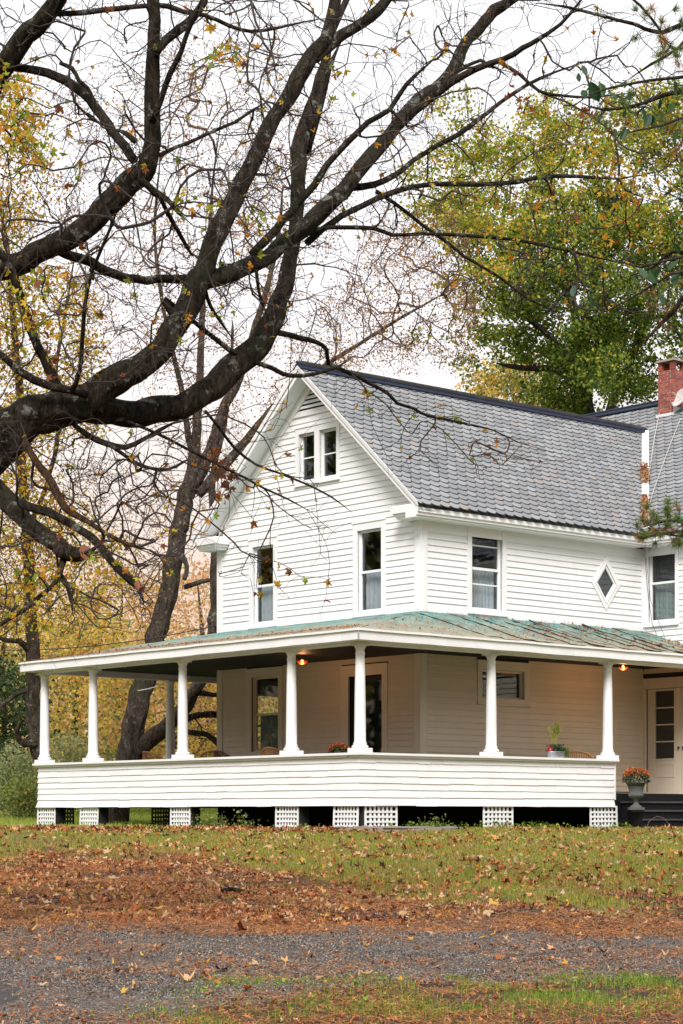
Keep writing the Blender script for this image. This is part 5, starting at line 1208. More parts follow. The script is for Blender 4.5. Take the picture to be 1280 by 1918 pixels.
# ---------------- leaning tree just behind the left end of the porch, two stems
def traced_tree(name, label, lines_px, bark, regs, tipleaf=None, twig='twigB', r_tip=.004, leafsize=(.04, .07), per=6, spread=.25, seg=.5, group=None, crown=None, cat='tree'):
    f0 = lines_px[0]; b = P(f0[0][0][0], f0[0][0][1], f0[1]); gzv = float(gz(b[0], b[1]))
    tr = thing(name, label, cat, (b[0], b[1], gzv), 0, group)
    ls = [limb_line(*l) for l in lines_px]
    ls[0][0][0][2] = gzv-.3
    for i, l in enumerate(ls):
        V, F = refine_tube(l, 14 if i < 3 else 9, i*7+3, .10); childmesh(V, F, 'trunk' if i == 0 else 'limb', bark, tr, smooth=True)
    S, D, RR = nodes_of(ls); 
    pts = np.concatenate([poly_pts(*r_)[0] for r_ in regs])
    k_ = RR < .25; Dj = D+RNG.normal(0, .35, D.shape); Dj /= np.linalg.norm(Dj, axis=1)[:, None]
    lt, tips, td, alln, alld, allr = grow(S[k_], pts, seg=seg, r_tip=r_tip, power=2.2, start_dir=Dj[k_], wig=.10, straight=.35)
    th = [l for l in lt if l[1].max() > .012]; tn = [l for l in lt if l[1].max() <= .012]
    fine = []
    for tp in alln[RNG.random(len(alln)) < .35]:
        v_ = RNG.normal(0, 1, 3); v_ /= np.linalg.norm(v_); L_ = RNG.uniform(.2, .6); fine.append((np.array([tp, tp+v_*L_*.5+RNG.normal(0, .04, 3), tp+v_*L_]), np.array([r_tip, r_tip*.8, r_tip*.5])))
    V, F = tube_arrays(th, 5); childmesh(V, F, 'twigs', twig, tr, kind='stuff')
    V, F = tube_arrays(tn+fine, 3); childmesh(V, F, 'twigs', twig, tr, kind='stuff')
    if tipleaf:
        src = np.concatenate([tips, tips, alln[RNG.random(len(alln)) < .5]])
        pp = np.repeat(src, per, 0)+RNG.normal(0, spread, (len(src)*per, 3)); n_ = len(pp); sel = RNG.random(n_)
        lo = 0
        for mt, fr in tipleaf:
            m = (sel >= lo) & (sel < lo+fr); lo += fr
            V, F = scatter(LEAF_V, LEAF_F, pp[m], rot_random(m.sum()), RNG.uniform(*leafsize, m.sum())); childmesh(V, F, 'leaves', mt, tr, kind='stuff')
    return tr
traced_tree('leaning_tree', 'tall leaning two-stemmed tree with grey-brown bark behind the left end of the porch',
  [([(212, 1560, 30), (222, 1500, 27), (240, 1420, 27), (256, 1340, 25), (272, 1260, 24), (292, 1190, 21), (312, 1120, 20), (325, 1050, 19), (338, 980, 19), (350, 925, 18), (362, 880, 15), (368, 820, 11), (372, 760, 9), (374, 700, 8), (378, 620, 7), (382, 540, 6), (392, 440, 5), (400, 330, 4), (415, 220, 3)], 50, 50),
   ([(245, 1425, 16), (275, 1392, 17), (305, 1365, 17), (335, 1335, 15), (362, 1300, 14), (382, 1255, 13), (395, 1200, 12), (402, 1120, 11), (403, 1050, 10), (401, 980, 9), (398, 920, 8), (402, 860, 6), (410, 800, 5)], 50, 49.5),
   ([(352, 930, 14), (378, 880, 14), (398, 830, 12), (415, 780, 11), (440, 725, 10), (458, 680, 8), (475, 620, 7), (500, 540, 6), (520, 450, 5), (530, 350, 4)], 50, 51),
   ([(372, 925, 12), (405, 890, 11), (440, 850, 10), (470, 815, 9), (505, 770, 7), (545, 735, 6), (600, 690, 5), (680, 640, 4), (760, 590, 3.4), (850, 540, 2.6)], 50, 52),
   ([(365, 870, 8), (350, 800, 7), (340, 730, 6), (320, 640, 5), (300, 540, 4), (290, 430, 3.4), (300, 300, 3)], 50, 48.5),
   ([(362, 1300, 7), (380, 1298, 6), (420, 1303, 5), (470, 1300, 4)], 49.8, 50.5), ([(345, 1350, 8), (375, 1340, 7), (410, 1340, 7), (460, 1345, 5)], 49.9, 50.5), ([(335, 1360, 6), (355, 1372, 6), (385, 1375, 6), (408, 1392, 6), (440, 1420, 5)], 49.9, 49),
   ([(395, 900, 6), (420, 800, 5), (432, 700, 4), (436, 600, 3.2)], 50, 51), ([(340, 1040, 8), (352, 1060, 6), (345, 1085, 5)], 49.7, 49.5), ([(345, 1100, 6), (375, 1090, 5), (405, 1085, 4)], 49.8, 50)],
  'barkB', [([(130, 160), (300, 60), (520, 90), (620, 170), (680, 320), (560, 620), (430, 880), (330, 860), (200, 700), (90, 480)], 1000, 47, 54), ([(560, 620), (700, 420), (850, 380), (910, 520), (880, 690), (700, 690), (560, 720), (470, 820)], 620, 49, 55), ([(420, 860), (560, 700), (600, 700), (440, 980)], 60, 49, 52), ([(130, 860), (330, 880), (300, 1120), (180, 1150)], 130, 48, 52), ([(330, 1290), (410, 1290), (410, 1420), (320, 1420)], 40, 50, 52)],
  [('finecrown', .88), ('leafyellow', .12)], leafsize=(.04, .075), per=4, spread=.13, r_tip=.0065)
# ---------------- trunk left of the porch
traced_tree('straight_tree', 'straight dark-trunked yellowing tree at the left edge beside the porch end',
  [([(85, 1550, 18), (84, 1480, 14), (80, 1430, 15), (68, 1395, 17), (62, 1340, 16), (63, 1270, 15), (60, 1200, 14), (56, 1120, 13), (52, 1030, 12), (46, 940, 11), (42, 850, 10), (38, 760, 9), (30, 660, 8), (22, 560, 7), (8, 430, 6), (-20, 300, 5)], 49, 49),
   ([(66, 1393, 10), (45, 1392, 8), (30, 1375, 5), (40, 1350, 4), (32, 1330, 3)], 48.8, 48), ([(56, 1220, 8), (35, 1200, 6), (10, 1200, 5), (-30, 1180, 5)], 49, 48), ([(60, 1290, 7), (30, 1300, 5), (0, 1325, 5), (-40, 1340, 4)], 49, 48.4),
   ([(50, 1000, 6), (90, 900, 5), (110, 800, 5), (105, 700, 4), (120, 600, 3.4), (140, 480, 3)], 49, 50), ([(46, 900, 6), (10, 800, 5), (-30, 700, 4)], 49, 48)],
  'barkB', [([(-120, 120), (60, 150), (105, 250), (90, 400), (30, 480), (-120, 470)], 210, 46, 51), ([(-80, 480), (180, 520), (200, 800), (60, 860), (-80, 800)], 260, 46, 51), ([(-100, 840), (60, 850), (215, 1000), (260, 1130), (120, 1180), (-100, 1150)], 300, 46, 50)],
  [('leafyellow', .62), ('leafrust', .12), ('leafgreen', .26)], leafsize=(.06, .11), per=10, spread=.20, twig='twigA', r_tip=.006)
# ---------------- leafy trees: skeleton + leaf clumps
def leafy_tree(name, label, base_px, d, tops, regs, leafmats, size=(.09, .16), per=40, spread=.4, r_tip=.008, bark='barkC', group=None, seg=.6, twig='twigA', pick=None, boughs=None):
    b = P(base_px[0], 1530, d); g0 = float(gz(b[0], b[1])); vb = HZ-(g0-ZC)/d*FPX
    tr = thing(name, label, 'tree', (b[0], b[1], g0), 0, group)
    ls = [limb_line([(base_px[0], vb+10, base_px[1]*1.3)]+[(u, v, r_) for u, v, r_ in tops[0]], d, d)]+[limb_line(t, d, d+RNG.uniform(-2, 2)) for t in tops[1:]]
    for i, l in enumerate(ls):
        V, F = refine_tube(l, 10, i+5, .10); childmesh(V, F, 'trunk' if i == 0 else 'limb', bark, tr, smooth=True)
    S, D, RR = nodes_of(ls); pts, uvp = zip(*[poly_pts(*r_) for r_ in regs]); pts = np.concatenate(pts)
    if boughs:
        nb, rb = boughs; cen = pts[RNG.choice(len(pts), nb, replace=False)]; rad_ = RNG.uniform(.6, 1.25, nb)*rb
        w_b = RNG.integers(0, nb, len(pts)); q_ = RNG.normal(0, .5, (len(pts), 3)); q_[:, 2] = q_[:, 2]*.38-.22*(q_[:, 0]**2+q_[:, 1]**2)
        pts = cen[w_b]+q_*rad_[w_b][:, None]
    lt, tips, td, alln, alld, allr = grow(S, pts, seg=seg, r_tip=r_tip, power=2.2, start_dir=D, wig=.08)
    V, F = tube_arrays(lt, 4); childmesh(V, F, 'branches', twig, tr, kind='stuff')
    pp = np.repeat(tips, per, 0)+RNG.normal(0, 1, (len(tips)*per, 3))*np.repeat(RNG.uniform(.5, 1.2, len(tips)), per)[:, None]*spread*np.array([1, 1, .7])
    uv = np.stack([640+pp[:, 0]/pp[:, 1]*FPX, HZ-(pp[:, 2]-ZC)/pp[:, 1]*FPX], -1)
    wts = pick(uv, pp) if pick else np.tile(np.array([f for _, f in leafmats])[None], (len(pp), 1))
    cw = np.cumsum(wts/wts.sum(1)[:, None], 1); sel = (np.repeat(RNG.random(len(tips)), per)*.6+RNG.random(len(pp))*.4)[:, None] > cw; sel = sel.sum(1).clip(0, len(leafmats)-1)
    for i, (mt, _) in enumerate(leafmats):
        m = sel == i
        if m.sum() == 0: continue
        V, F = scatter(LEAF_V, LEAF_F, pp[m], rot_random(m.sum()), RNG.uniform(*size, m.sum())); childmesh(V, F, 'crown', mt, tr, kind='stuff')
    return tr
def pick_right(uv, pp):
    y = np.clip((620-uv[:, 1])/300, 0, 1)*.75+np.clip((1000-uv[:, 0])/200, 0, .3); y = np.clip(y, .12, .88)
    return np.stack([1-y, y], -1)
leafy_tree('large_maple', 'large green maple turning yellow behind the right half of the roof', (1130, 16), 62,
  [[(1130, 1200, 17), (1120, 950, 15), (1100, 760, 13), (1085, 640, 10), (1060, 500, 8), (1040, 380, 6), (1020, 280, 4)], [(1110, 850, 12), (1170, 700, 9), (1230, 560, 7), (1290, 420, 5)], [(1095, 700, 9), (1020, 620, 7), (950, 570, 5), (890, 520, 4)], [(1120, 800, 9), (1060, 700, 8), (980, 690, 6), (930, 680, 4)], [(1085, 640, 8), (1130, 480, 6), (1160, 330, 4)]],
  [([(800, 200), (870, 175), (930, 215), (960, 270), (1010, 195), (1060, 215), (1120, 180), (1180, 190), (1300, 150), (1480, 120), (1520, 420), (1100, 430), (860, 420), (800, 300)], 560, 58, 67),
   ([(815, 400), (1100, 400), (1520, 400), (1560, 800), (1080, 810), (960, 700), (900, 640), (905, 560)], 1150, 57, 67)],
  [('crowngreen', .5), ('crownmix', .5)], size=(.085, .15), per=68, spread=.26, pick=pick_right, boughs=(270, 1.3))
leafy_tree('small_tree', 'pale yellow-green feathery tree low behind the roof ridge', (970, 6), 82, [[(970, 1000, 6), (965, 800, 5), (960, 700, 3)]],
  [([(880, 700), (930, 660), (1000, 670), (1050, 720), (1070, 790), (870, 780)], 110, 80, 85)], [('woodgreen', .5), ('woodyellow', .5)], size=(.12, .2), per=40, spread=.45)
# yellow and orange trees behind the left end of the porch
specs = [('yellow_tree', 'bright yellow-leaved tree seen between the left porch columns', (330, 7), 60, [[(330, 1400, 7), (320, 1300, 6), (300, 1200, 4)]], [([(190, 1230), (420, 1200), (520, 1300), (500, 1430), (240, 1440), (170, 1340)], 190, 57, 64)], [('woodyellow', .62), ('woodorange', .12), ('woodgreen', .26)]),
 ('yellow_tree', 'yellow tree beside the leftmost porch column', (140, 6), 66, [[(140, 1400, 6), (145, 1280, 5), (150, 1180, 3)]], [([(60, 1160), (230, 1130), (260, 1260), (240, 1420), (90, 1420)], 150, 63, 70)], [('woodyellow', .70), ('woodgreen', .2), ('woodorange', .1)]),
 ('orange_tree', 'peach-orange tree above the porch roof, right of the leaning trunk', (390, 7), 84, [[(390, 1350, 7), (380, 1200, 5), (370, 1090, 3)]], [([(300, 1090), (360, 1050), (440, 1060), (520, 1250), (480, 1460), (280, 1450)], 170, 80, 90)], [('woodorange', .7), ('woodyellow', .3)]),
 ('orange_tree', 'faded orange tree above the left part of the porch roof', (220, 7), 90, [[(220, 1350, 6), (225, 1200, 5), (230, 1100, 3)]], [([(150, 1080), (240, 1060), (320, 1110), (340, 1300), (180, 1420), (130, 1250)], 190, 86, 96)], [('woodorange', .65), ('woodyellow', .35)]),
 ('evergreen_tree', 'dark evergreen at the far left edge behind the straight trunk', (10, 8), 64, [[(10, 1450, 8), (8, 1350, 6), (5, 1230, 3)]], [([(-80, 1230), (30, 1240), (60, 1330), (50, 1450), (-80, 1460)], 130, 61, 67)], [('darkgreen', .8), ('woodgreen', .2)]),
 ('yellow_tree', 'yellow-green tree at the left edge above the evergreen', (-20, 7), 72, [[(-20, 1400, 7), (0, 1250, 5), (20, 1130, 3)]], [([(-90, 1080), (60, 1100), (130, 1180), (110, 1280), (-90, 1270)], 120, 69, 76)], [('woodyellow', .55), ('woodgreen', .35), ('woodorange', .1)])]
for nm, lb, bp_, d_, tops, regs_, lm in specs: leafy_tree(nm, lb, bp_, d_, tops, regs_, lm, size=(.10, .19), per=46, spread=.45, twig='twigC')
def shrub(label, uc, vc, d, w_, h_, mats, n=60, per=60):
    c = P(uc, 1530, d); g0 = float(gz(c[0], c[1])); tr = thing('shrub', label, 'shrub', (c[0], c[1], g0), 0)
    H_ = ZC+(HZ-vc)/FPX*d-g0; Wd = w_/FPX*d
    pts = np.stack([c[0]+RNG.normal(0, .40, n)*Wd, d+RNG.normal(0, .5, n), g0+.15+np.abs(RNG.beta(1.6, 1.6, n))*H_], -1)
    lt, tips, *_ = grow(np.array([[c[0]+k*.12, d, g0] for k in (-1, 0, 1)]), pts, seg=.3, r_tip=.006, start_dir=np.array([[0, 0, 1.]]*3)); V, F = tube_arrays(lt, 4); childmesh(V, F, 'stems', 'twigC', tr, kind='stuff')
    pp = np.repeat(tips, per, 0)+RNG.normal(0, .22, (n*per, 3)); pp[:, 2] = np.maximum(pp[:, 2], g0+.03); s_ = RNG.random(len(pp)); lo = 0
    for mt, fr in mats:
        m = (s_ >= lo) & (s_ < lo+fr); lo += fr; V, F = scatter(LEAF_V, LEAF_F, pp[m], rot_random(m.sum()), RNG.uniform(.05, .11, m.sum())); childmesh(V, F, 'leaves', mt, tr, kind='stuff')
shrub('rounded grey-green shrub at the left edge of the lawn', 30, 1410, 56, 75, 1, [('palegreen', .75), ('woodgreen', .25)], 70, 70)
shrub('darker leafy bush in front of the grey-green shrub', 48, 1470, 54, 45, 1, [('woodgreen', .8), ('crownmix', .2)], 40, 60)
shrub('pale willow-like bush seen between the two left columns', 135, 1385, 58, 60, 1, [('palegreen', .8), ('woodyellow', .2)], 60, 60)
shrub('low green bush seen under the left part of the porch', 215, 1410, 62, 70, 1, [('palegreen', .5), ('woodgreen', .5)], 60, 60)
shrub('low green bush far behind the porch, right of the leaning trunk', 340, 1440, 64, 90, 1, [('woodgreen', .5), ('palegreen', .3), ('woodyellow', .2)], 60, 50)
# ---------------- woodland closing the view all round (also what the window panes mirror)
def woodland(label_name, n_clump, per, rad, ang, height, leaf, mats, seed):
    rg = np.random.default_rng(seed); a = np.radians(rg.uniform(*ang, n_clump)); r_ = rg.uniform(*rad, n_clump)
    x, y = r_*np.sin(a), 40+r_*np.cos(a)
    hmax = height[0]+(height[1]-height[0])*(.5+.5*np.sin(a*9+seed)*np.sin(a*23)); hh = rg.random(n_clump)**.85*hmax
    c = np.stack([x, y, gz(x, y)+.3+hh], -1)
    pp = np.repeat(c, per, 0)+rg.normal(0, 1.0, (n_clump*per, 3)); s_ = np.repeat(rg.random(n_clump), per)*.7+rg.random(len(pp))*.3; lo = 0
    cum = np.cumsum([f for _, f in mats]); sel = np.searchsorted(cum/cum[-1], s_.clip(0, .9999))
    for i, (mt, fr) in enumerate(mats):
        m = sel == i
        if m.sum(): V, F = scatter(LEAF_V, LEAF_F, pp[m], rot_random(m.sum()), rg.uniform(leaf*.6, leaf, m.sum())); mesh_np('woodland', V, F, mt, None, kind='stuff')
    st = []
    for i in range(0, n_clump, max(1, n_clump//260)):
        h = hh[i]+2; b = np.array([x[i], y[i], gz(x[i], y[i])-.2]); st.append((np.array([b, b+[rg.normal(0, .3), 0, h*.5], b+[rg.normal(0, .8), rg.normal(0, .5), h]]), np.array([.16, .12, .04])))
    V, F = tube_arrays(st, 5); mesh_np('woodland', V, F, 'barkC', None, kind='stuff')
woodland('back', 2400, 46, (60, 85), (-32, 20), (4.5, 7.5), .24, [('woodyellow', .45), ('woodorange', .3), ('woodgreen', .25)], 3)
woodland('side', 1300, 30, (70, 100), (20, 110), (13, 18), .8, [('woodyellow', .3), ('woodorange', .3), ('woodgreen', .4)], 4)
woodland('front', 3200, 34, (72, 105), (105, 330), (20, 30), 1.1, [('woodgreen', .45), ('darkgreen', .25), ('woodyellow', .3)], 5)

# ================================================================ GROUND COVER
def zone_pts(n, d0, d1, prob, rg, wide=1.45, power=1.0):
    out = []
    tot = 0
    while tot < n:
        y = d0+(d1-d0)*rg.random(n*2)**power; x = (rg.random(n*2)-.5)*1280/FPX*y*wide*1.0; k = rg.random(n*2) < prob(x, y); q_ = np.stack([x[k], y[k]], -1); out.append(q_); tot += len(q_)
    out = np.concatenate(out)[:n]; return np.stack([out[:, 0], out[:, 1], gz(out[:, 0], out[:, 1])], -1)
def patch(x, y, f, th, s=0.0): return ((np.sin(x*f+s+1.3*np.sin(y*f*.7))*np.sin(y*f*1.2+s*2+np.sin(x*f*.6))+.5*np.sin(x*f*2.7+s)*np.sin(y*f*2.3)) > th)
def under_house(x, y):
    dx_, dy_ = x-X0, y-Y0; s = cb*dx_+sb*dy_; t = -sb*dx_+cb*dy_
    return (s > -.05) & (t > -.05) & (t < 10.7) & (s < 19) & ~((s < 3.4) & (t > 6))
rg = np.random.default_rng(5)
BLADE = np.array([(-.5, 0, 0), (.5, 0, 0), (.32, .08, .55), (-.32, .08, .55), (0, .38, 1)])
def blades(name, pts, h, wdt, mat, lean=.35):
    n = len(pts); a = rg.random(n)*6.283; hh = rg.uniform(*h, n); ww = rg.uniform(*wdt, n); ln = rg.uniform(0, lean*3, n)
    tv = BLADE[None]*np.stack([ww, hh*ln, hh], -1)[:, None, :]
    ca, sa = np.cos(a), np.sin(a); x = tv[..., 0]*ca[:, None]-tv[..., 1]*sa[:, None]; y = tv[..., 0]*sa[:, None]+tv[..., 1]*ca[:, None]
    V = (np.stack([x, y, tv[..., 2]], -1)+pts[:, None, :]).reshape(-1, 3); o = (np.arange(n)*5)[:, None]
    return mesh_np(name, V, [np.array([[0, 1, 2, 3]])+o, np.array([[3, 2, 4]])+o], mat, None, kind='stuff')
pl_ = lambda x, y: lawnness(x, y)*(~under_house(x, y))*np.where(patch(x, y, 2.2, -.55), 1, .25)
blades('lawn_grass', zone_pts(140000, 20, 41.5, pl_, rg), (.025, .075), (.005, .011), 'grass')
blades('lawn_grass', zone_pts(34000, 20, 38, lambda x, y: lawnness(x, y)*patch(x, y, 3.1, .15, 2)*(~under_house(x, y)), rg), (.03, .09), (.005, .011), 'grassfresh')
blades('back_lawn_grass', zone_pts(60000, 42, 72, lambda x, y: (x < -.8)*1.0*(~under_house(x, y)), rg), (.06, .14), (.015, .03), 'grassback')
blades('verge_grass', zone_pts(5200, 11.2, 14.2, lambda x, y: (y < drive_near(x)+.1)*patch(x, y, 3.4, .25, 1)*1.0, rg), (.02, .07), (.003, .006), 'grassfresh', .5)
blades('lawn_grass', zone_pts(5000, 18.5, 30, lambda x, y: (lawnness(x, y) < .5)*patch(x, y, 4.5, .75, 3)*1.0, rg), (.02, .06), (.004, .008), 'grassfresh')
# fresh tufts at the near edge of the drive
tc_ = []
for (u, v, n_, sp) in ((440, 1845, 260, .11), (380, 1860, 60, .10), (620, 1852, 60, .12), (700, 1850, 220, .14), (660, 1870, 200, .20), (770, 1875, 120, .1), (860, 1838, 110, .07), (880, 1850, 70, .06), (520, 1850, 180, .15), (350, 1880, 160, .2), (560, 1900, 260, .2), (700, 1895, 300, .25), (1085, 1838, 300, .14), (1075, 1870, 420, .18), (1060, 1895, 420, .22), (1210, 1840, 260, .12), (1245, 1850, 300, .12), (1270, 1880, 300, .14), (940, 1855, 160, .1), (780, 1895, 200, .12), (960, 1890, 140, .16), (1180, 1890, 160, .16), (320, 1905, 160, .14), (850, 1900, 120, .16), (245, 1500, 0, 1)):
    d_ = 6152/(v-1394.0); c = P(u, v, d_); q_ = np.stack([c[0]+rg.normal(0, sp, n_), d_+rg.normal(0, sp*1.5, n_)], -1); tc_.append(q_)
tc_ = np.concatenate(tc_); tc_ = np.stack([tc_[:, 0], tc_[:, 1], gz(tc_[:, 0], tc_[:, 1])+.004], -1)
blades('grass_tufts', tc_, (.025, .075), (.003, .006), 'grassfresh', .5)
# broad weed leaves in the tufts and along the porch foot
def weeds(name, pts, size, mat):
    n = len(pts); V, F = scatter(LEAF_V*np.array([1.3, 1, 1]), LEAF_F, pts+np.stack([np.zeros(n), np.zeros(n), rg.uniform(.01, .05, n)], -1), rot_flat(n, .6), rg.uniform(*size, n)); mesh_np(name, V, F, mat, None, kind='stuff')
w_ = tc_[rg.random(len(tc_)) < .18]; weeds('ground_weeds', w_, (.015, .035), 'grassfresh')
for nm_, line, n_, hgt, mt in (('foundation_weeds', [(150, 1551), (400, 1553)], 200, .10, 'grassfresh'), ('foundation_weeds', [(390, 1553), (480, 1555)], 520, .32, 'woodgreen'), ('foundation_weeds', [(560, 1556), (640, 1556)], 120, .10, 'grassfresh'), ('foundation_weeds', [(745, 1553), (900, 1556)], 620, .15, 'grassfresh'), ('foundation_weeds', [(780, 1548), (830, 1551)], 220, .28, 'woodgreen'), ('foundation_weeds', [(900, 1556), (1170, 1557)], 800, .13, 'grassfresh'), ('foundation_weeds', [(480, 1555), (560, 1556)], 160, .12, 'woodgreen')):
    uu = rg.uniform(line[0][0], line[1][0], n_)
    xy = []
    for u in uu:
        if u < 673: t_, _ = onS(u, 1550, -.22); p_ = W(-.22+rg.normal(0, .10), t_)
        else: s_, _ = onT(u, 1550, -.22); p_ = W(s_, -.22+rg.normal(0, .10))
        xy.append((p_.x, p_.y))
    xy = np.array(xy); kk = rg.integers(0, max(3, n_//22), n_); ctr = xy[rg.integers(0, n_, max(3, n_//22))]; cl = ctr[kk]+rg.normal(0, .10, (n_, 2))*(1+rg.random((max(3, n_//22), 1))[kk]); z = gz(cl[:, 0], cl[:, 1])+rg.random(n_)**1.4*hgt*(.3+1.1*rg.random(max(3, n_//22))[kk])
    pts = np.stack([cl[:, 0], cl[:, 1], z], -1); V, F = scatter(LEAF_V*np.array([1.4, 1, 1]), LEAF_F, pts, rot_flat(n_, .7), rg.uniform(.03, .075, n_)); mesh_np(nm_, V, F, mt, None, kind='stuff')
    st = [(np.array([[a[0], a[1], gz(a[0], a[1])], a]), np.array([.003, .0015])) for a in pts[::4]]; V, F = tube_arrays(st, 3); mesh_np(nm_, V, F, 'grassfresh', None, kind='stuff')
# needles and leaf litter
def litter_prob(x, y):
    u = 640+x*FPX/y; l = lawnness(x, y)
    a = np.where(y > drive_far(x)-.1, 1.0-.62*l, 0)
    left = np.interp(u, [0, 500, 800, 1280], [1.0, .95, .6, .5]); a = a*np.where(l < .5, left, 1)
    a = np.where((y <= drive_far(x)-.1) & (y > drive_near(x)), .10+.25*patch(x, y, 1.6, .1, 3)+.75*np.clip((y-drive_far(x)+1.5)/1.5, 0, 1)**1.5+.3*np.clip(drive_near(x)+.8-y, 0, 1), a)
    a = np.where(y <= drive_near(x), .12+.38*patch(x, y, 2.6, .1, 9)+.3*(y < 12.6), a)
    return a*(~under_house(x, y))
NV = np.array([(-.5, -.5, 0), (.5, -.5, 0), (.5, 0, .06), (-.5, 0, .06), (.5, .5, 0), (-.5, .5, 0)]); NF = [(0, 1, 2, 3), (3, 2, 4, 5)]
def needles(name, pts, wd, ln, mat='needles', lift=.01):
    n = len(pts); R_ = rot_flat(n, .13); tv = NV[None]*np.stack([rg.uniform(*wd, n), rg.uniform(*ln, n), rg.uniform(*ln, n)], -1)[:, None, :]
    V = np.einsum('nij,nkj->nki', R_, tv)+(pts+np.array([0, 0, lift])+np.stack([np.zeros(n), np.zeros(n), rg.uniform(0, .02, n)], -1))[:, None, :]
    F = (np.array(NF)[None]+(np.arange(n)*6)[:, None, None]).reshape(-1, 4); return mesh_np(name, V.reshape(-1, 3), F, mat, None, kind='stuff')
needles('pine_needles', zone_pts(120000, 17, 33, lambda x, y: litter_prob(x, y)*(1-.75*lawnness(x, y))*np.where(patch(x, y, 1.3, -.2, 5), 1, .4)*np.where(patch(x, y, 4.1, -.15, 4), 1, .45), rg), (.003, .006), (.06, .13))
needles('pine_needles', zone_pts(33000, 11, 18.4, lambda x, y: litter_prob(x, y), rg, power=.9), (.0022, .004), (.05, .12), lift=.02)
needles('pine_needles', zone_pts(4500, 11, 13.8, lambda x, y: (y < drive_near(x))*litter_prob(x, y), rg), (.0018, .0034), (.05, .11))
def litter(name, pts, size, mat, tilt=.45, lift=.012):
    V, F = maple_scatter(pts+np.array([0, 0, lift]), rg.uniform(*size, len(pts)), lambda n: rot_flat(n, tilt)); mesh_np(name, V, F, mat, None, kind='stuff')
notlawn = lambda x, y: litter_prob(x, y)*np.where(lawnness(x, y) < .5, 1, .18)*(y > 17.9)
litter('leaf_litter', zone_pts(10500, 17.8, 36, lambda x, y: notlawn(x, y)*np.where(patch(x, y, 1.1, .05, 1), 1, .3)*np.where(patch(x, y, 3.3, -.2, 8), 1, .4), rg), (.035, .085), 'litterbrown', .55, .02)
litter('leaf_litter', zone_pts(520, 18, 40, notlawn, rg), (.05, .11), 'litterpale', .5, .03)
litter('leaf_litter', zone_pts(3000, 21, 41, lambda x, y: lawnness(x, y)*np.where(patch(x, y, 1.7, .1, 6), 1, .3)*(~under_house(x, y)), rg), (.06, .13), 'litterbrown', .6, .045)
litter('leaf_litter', zone_pts(850, 21, 41, lambda x, y: lawnness(x, y)*np.where(patch(x, y, 1.7, .1, 6), 1, .35)*(~under_house(x, y)), rg), (.05, .11), 'litterpale', .6, .05)
litter('leaf_litter', zone_pts(260, 18, 40, lambda x, y: np.where(y > 18, .5, .1)*(~under_house(x, y)), rg), (.06, .11), 'litteryellow', .5, .04)
litter('leaf_litter', zone_pts(1500, 36, 41, lambda x, y: (~under_house(x, y))*1.0*(x < 1), rg), (.08, .14), 'litterbrown', .6, .05)
litter('leaf_litter', zone_pts(3400, 11, 18, litter_prob, rg), (.025, .06), 'litterbrown', .4, .02)
# loose gravel stones
OCT = np.array([(1, 0, 0), (0, 1, 0), (-1, 0, 0), (0, -1, 0), (0, 0, .8), (0, 0, -.5)]); OF = [(0, 1, 4), (1, 2, 4), (2, 3, 4), (3, 0, 4), (1, 0, 5), (2, 1, 5), (3, 2, 5), (0, 3, 5)]
gp = zone_pts(68000, 11, 18.2, lambda x, y: ((y > drive_near(x)-.1) & (y < drive_far(x)+.1))*np.where(patch(x, y, .9, .35, 7), .35, 1), rg, power=.85)
V, F = scatter(OCT, OF, gp+np.array([0, 0, .018]), rot_random(len(gp)), rg.uniform(.004, .0105, len(gp))); mesh_np('loose_gravel', V, F, 'gravel', None, kind='stuff')
gp = zone_pts(5000, 17.6, 22.5, lambda x, y: (lawnness(x, y) < .5)*(x > .3)*1.0, rg)
V, F = scatter(OCT, OF, gp+np.array([0, 0, .006]), rot_random(len(gp)), rg.uniform(.005, .012, len(gp))); mesh_np('loose_gravel', V, F, 'gravel', None, kind='stuff')
# single fallen leaves that stand out
leafm = {}
for nm_, mt in (('brown', 'litterbrown'), ('tan', 'litterpale'), ('yellow', 'litteryellow')):
    leafm[nm_] = []
    for tv, tf in MAPLES:
        m_ = bpy.data.meshes.new('fallen_leaf'); m_.from_pydata([tuple(v) for v in tv], [], tf); m_.materials.append(MAT[mt]); m_.update(); leafm[nm_].append(m_)
def fallen(pts, kind_, label, group, size, tilt=.35, lift=.03):
    for p_ in pts:
        o = bpy.data.objects.new('fallen_leaf', leafm[kind_][rg.integers(0, 4)]); put(o, None, label=label, category='leaf', group=group)
        o.location = (p_[0], p_[1], p_[2]+lift); o.rotation_euler = (rg.normal(0, tilt), rg.normal(0, tilt), rg.random()*6.28); o.scale = (rg.uniform(*size),)*3
ondrive = lambda x, y: ((y > drive_near(x)) & (y < drive_far(x)))*1.0
fallen(zone_pts(40, 12.3, 18, ondrive, rg, 1.0), 'brown', 'reddish brown curled maple leaf lying on the grey gravel drive', 'reddish brown leaves on the gravel drive', (.06, .11))
fallen(zone_pts(26, 12.3, 18, ondrive, rg, 1.0), 'tan', 'pale tan dry leaf lying on the grey gravel drive', 'pale tan leaves on the gravel drive', (.055, .10))
fallen(zone_pts(14, 12.3, 18, ondrive, rg, 1.0), 'yellow', 'yellow maple leaf lying on the grey gravel drive', 'yellow leaves on the gravel drive', (.06, .10))
inlit = lambda x, y: (lawnness(x, y) < .4)*(y > 18.2)*1.0
fallen(zone_pts(50, 18.2, 30, inlit, rg, 1.0), 'tan', 'pale tan dry leaf lying in the brown needle litter', 'pale leaves in the needle litter', (.08, .14), .45, .05)
fallen(zone_pts(40, 18.2, 30, inlit, rg, 1.0), 'brown', 'dark brown crumpled leaf lying in the brown needle litter', 'dark leaves in the needle litter', (.09, .15), .6, .05)
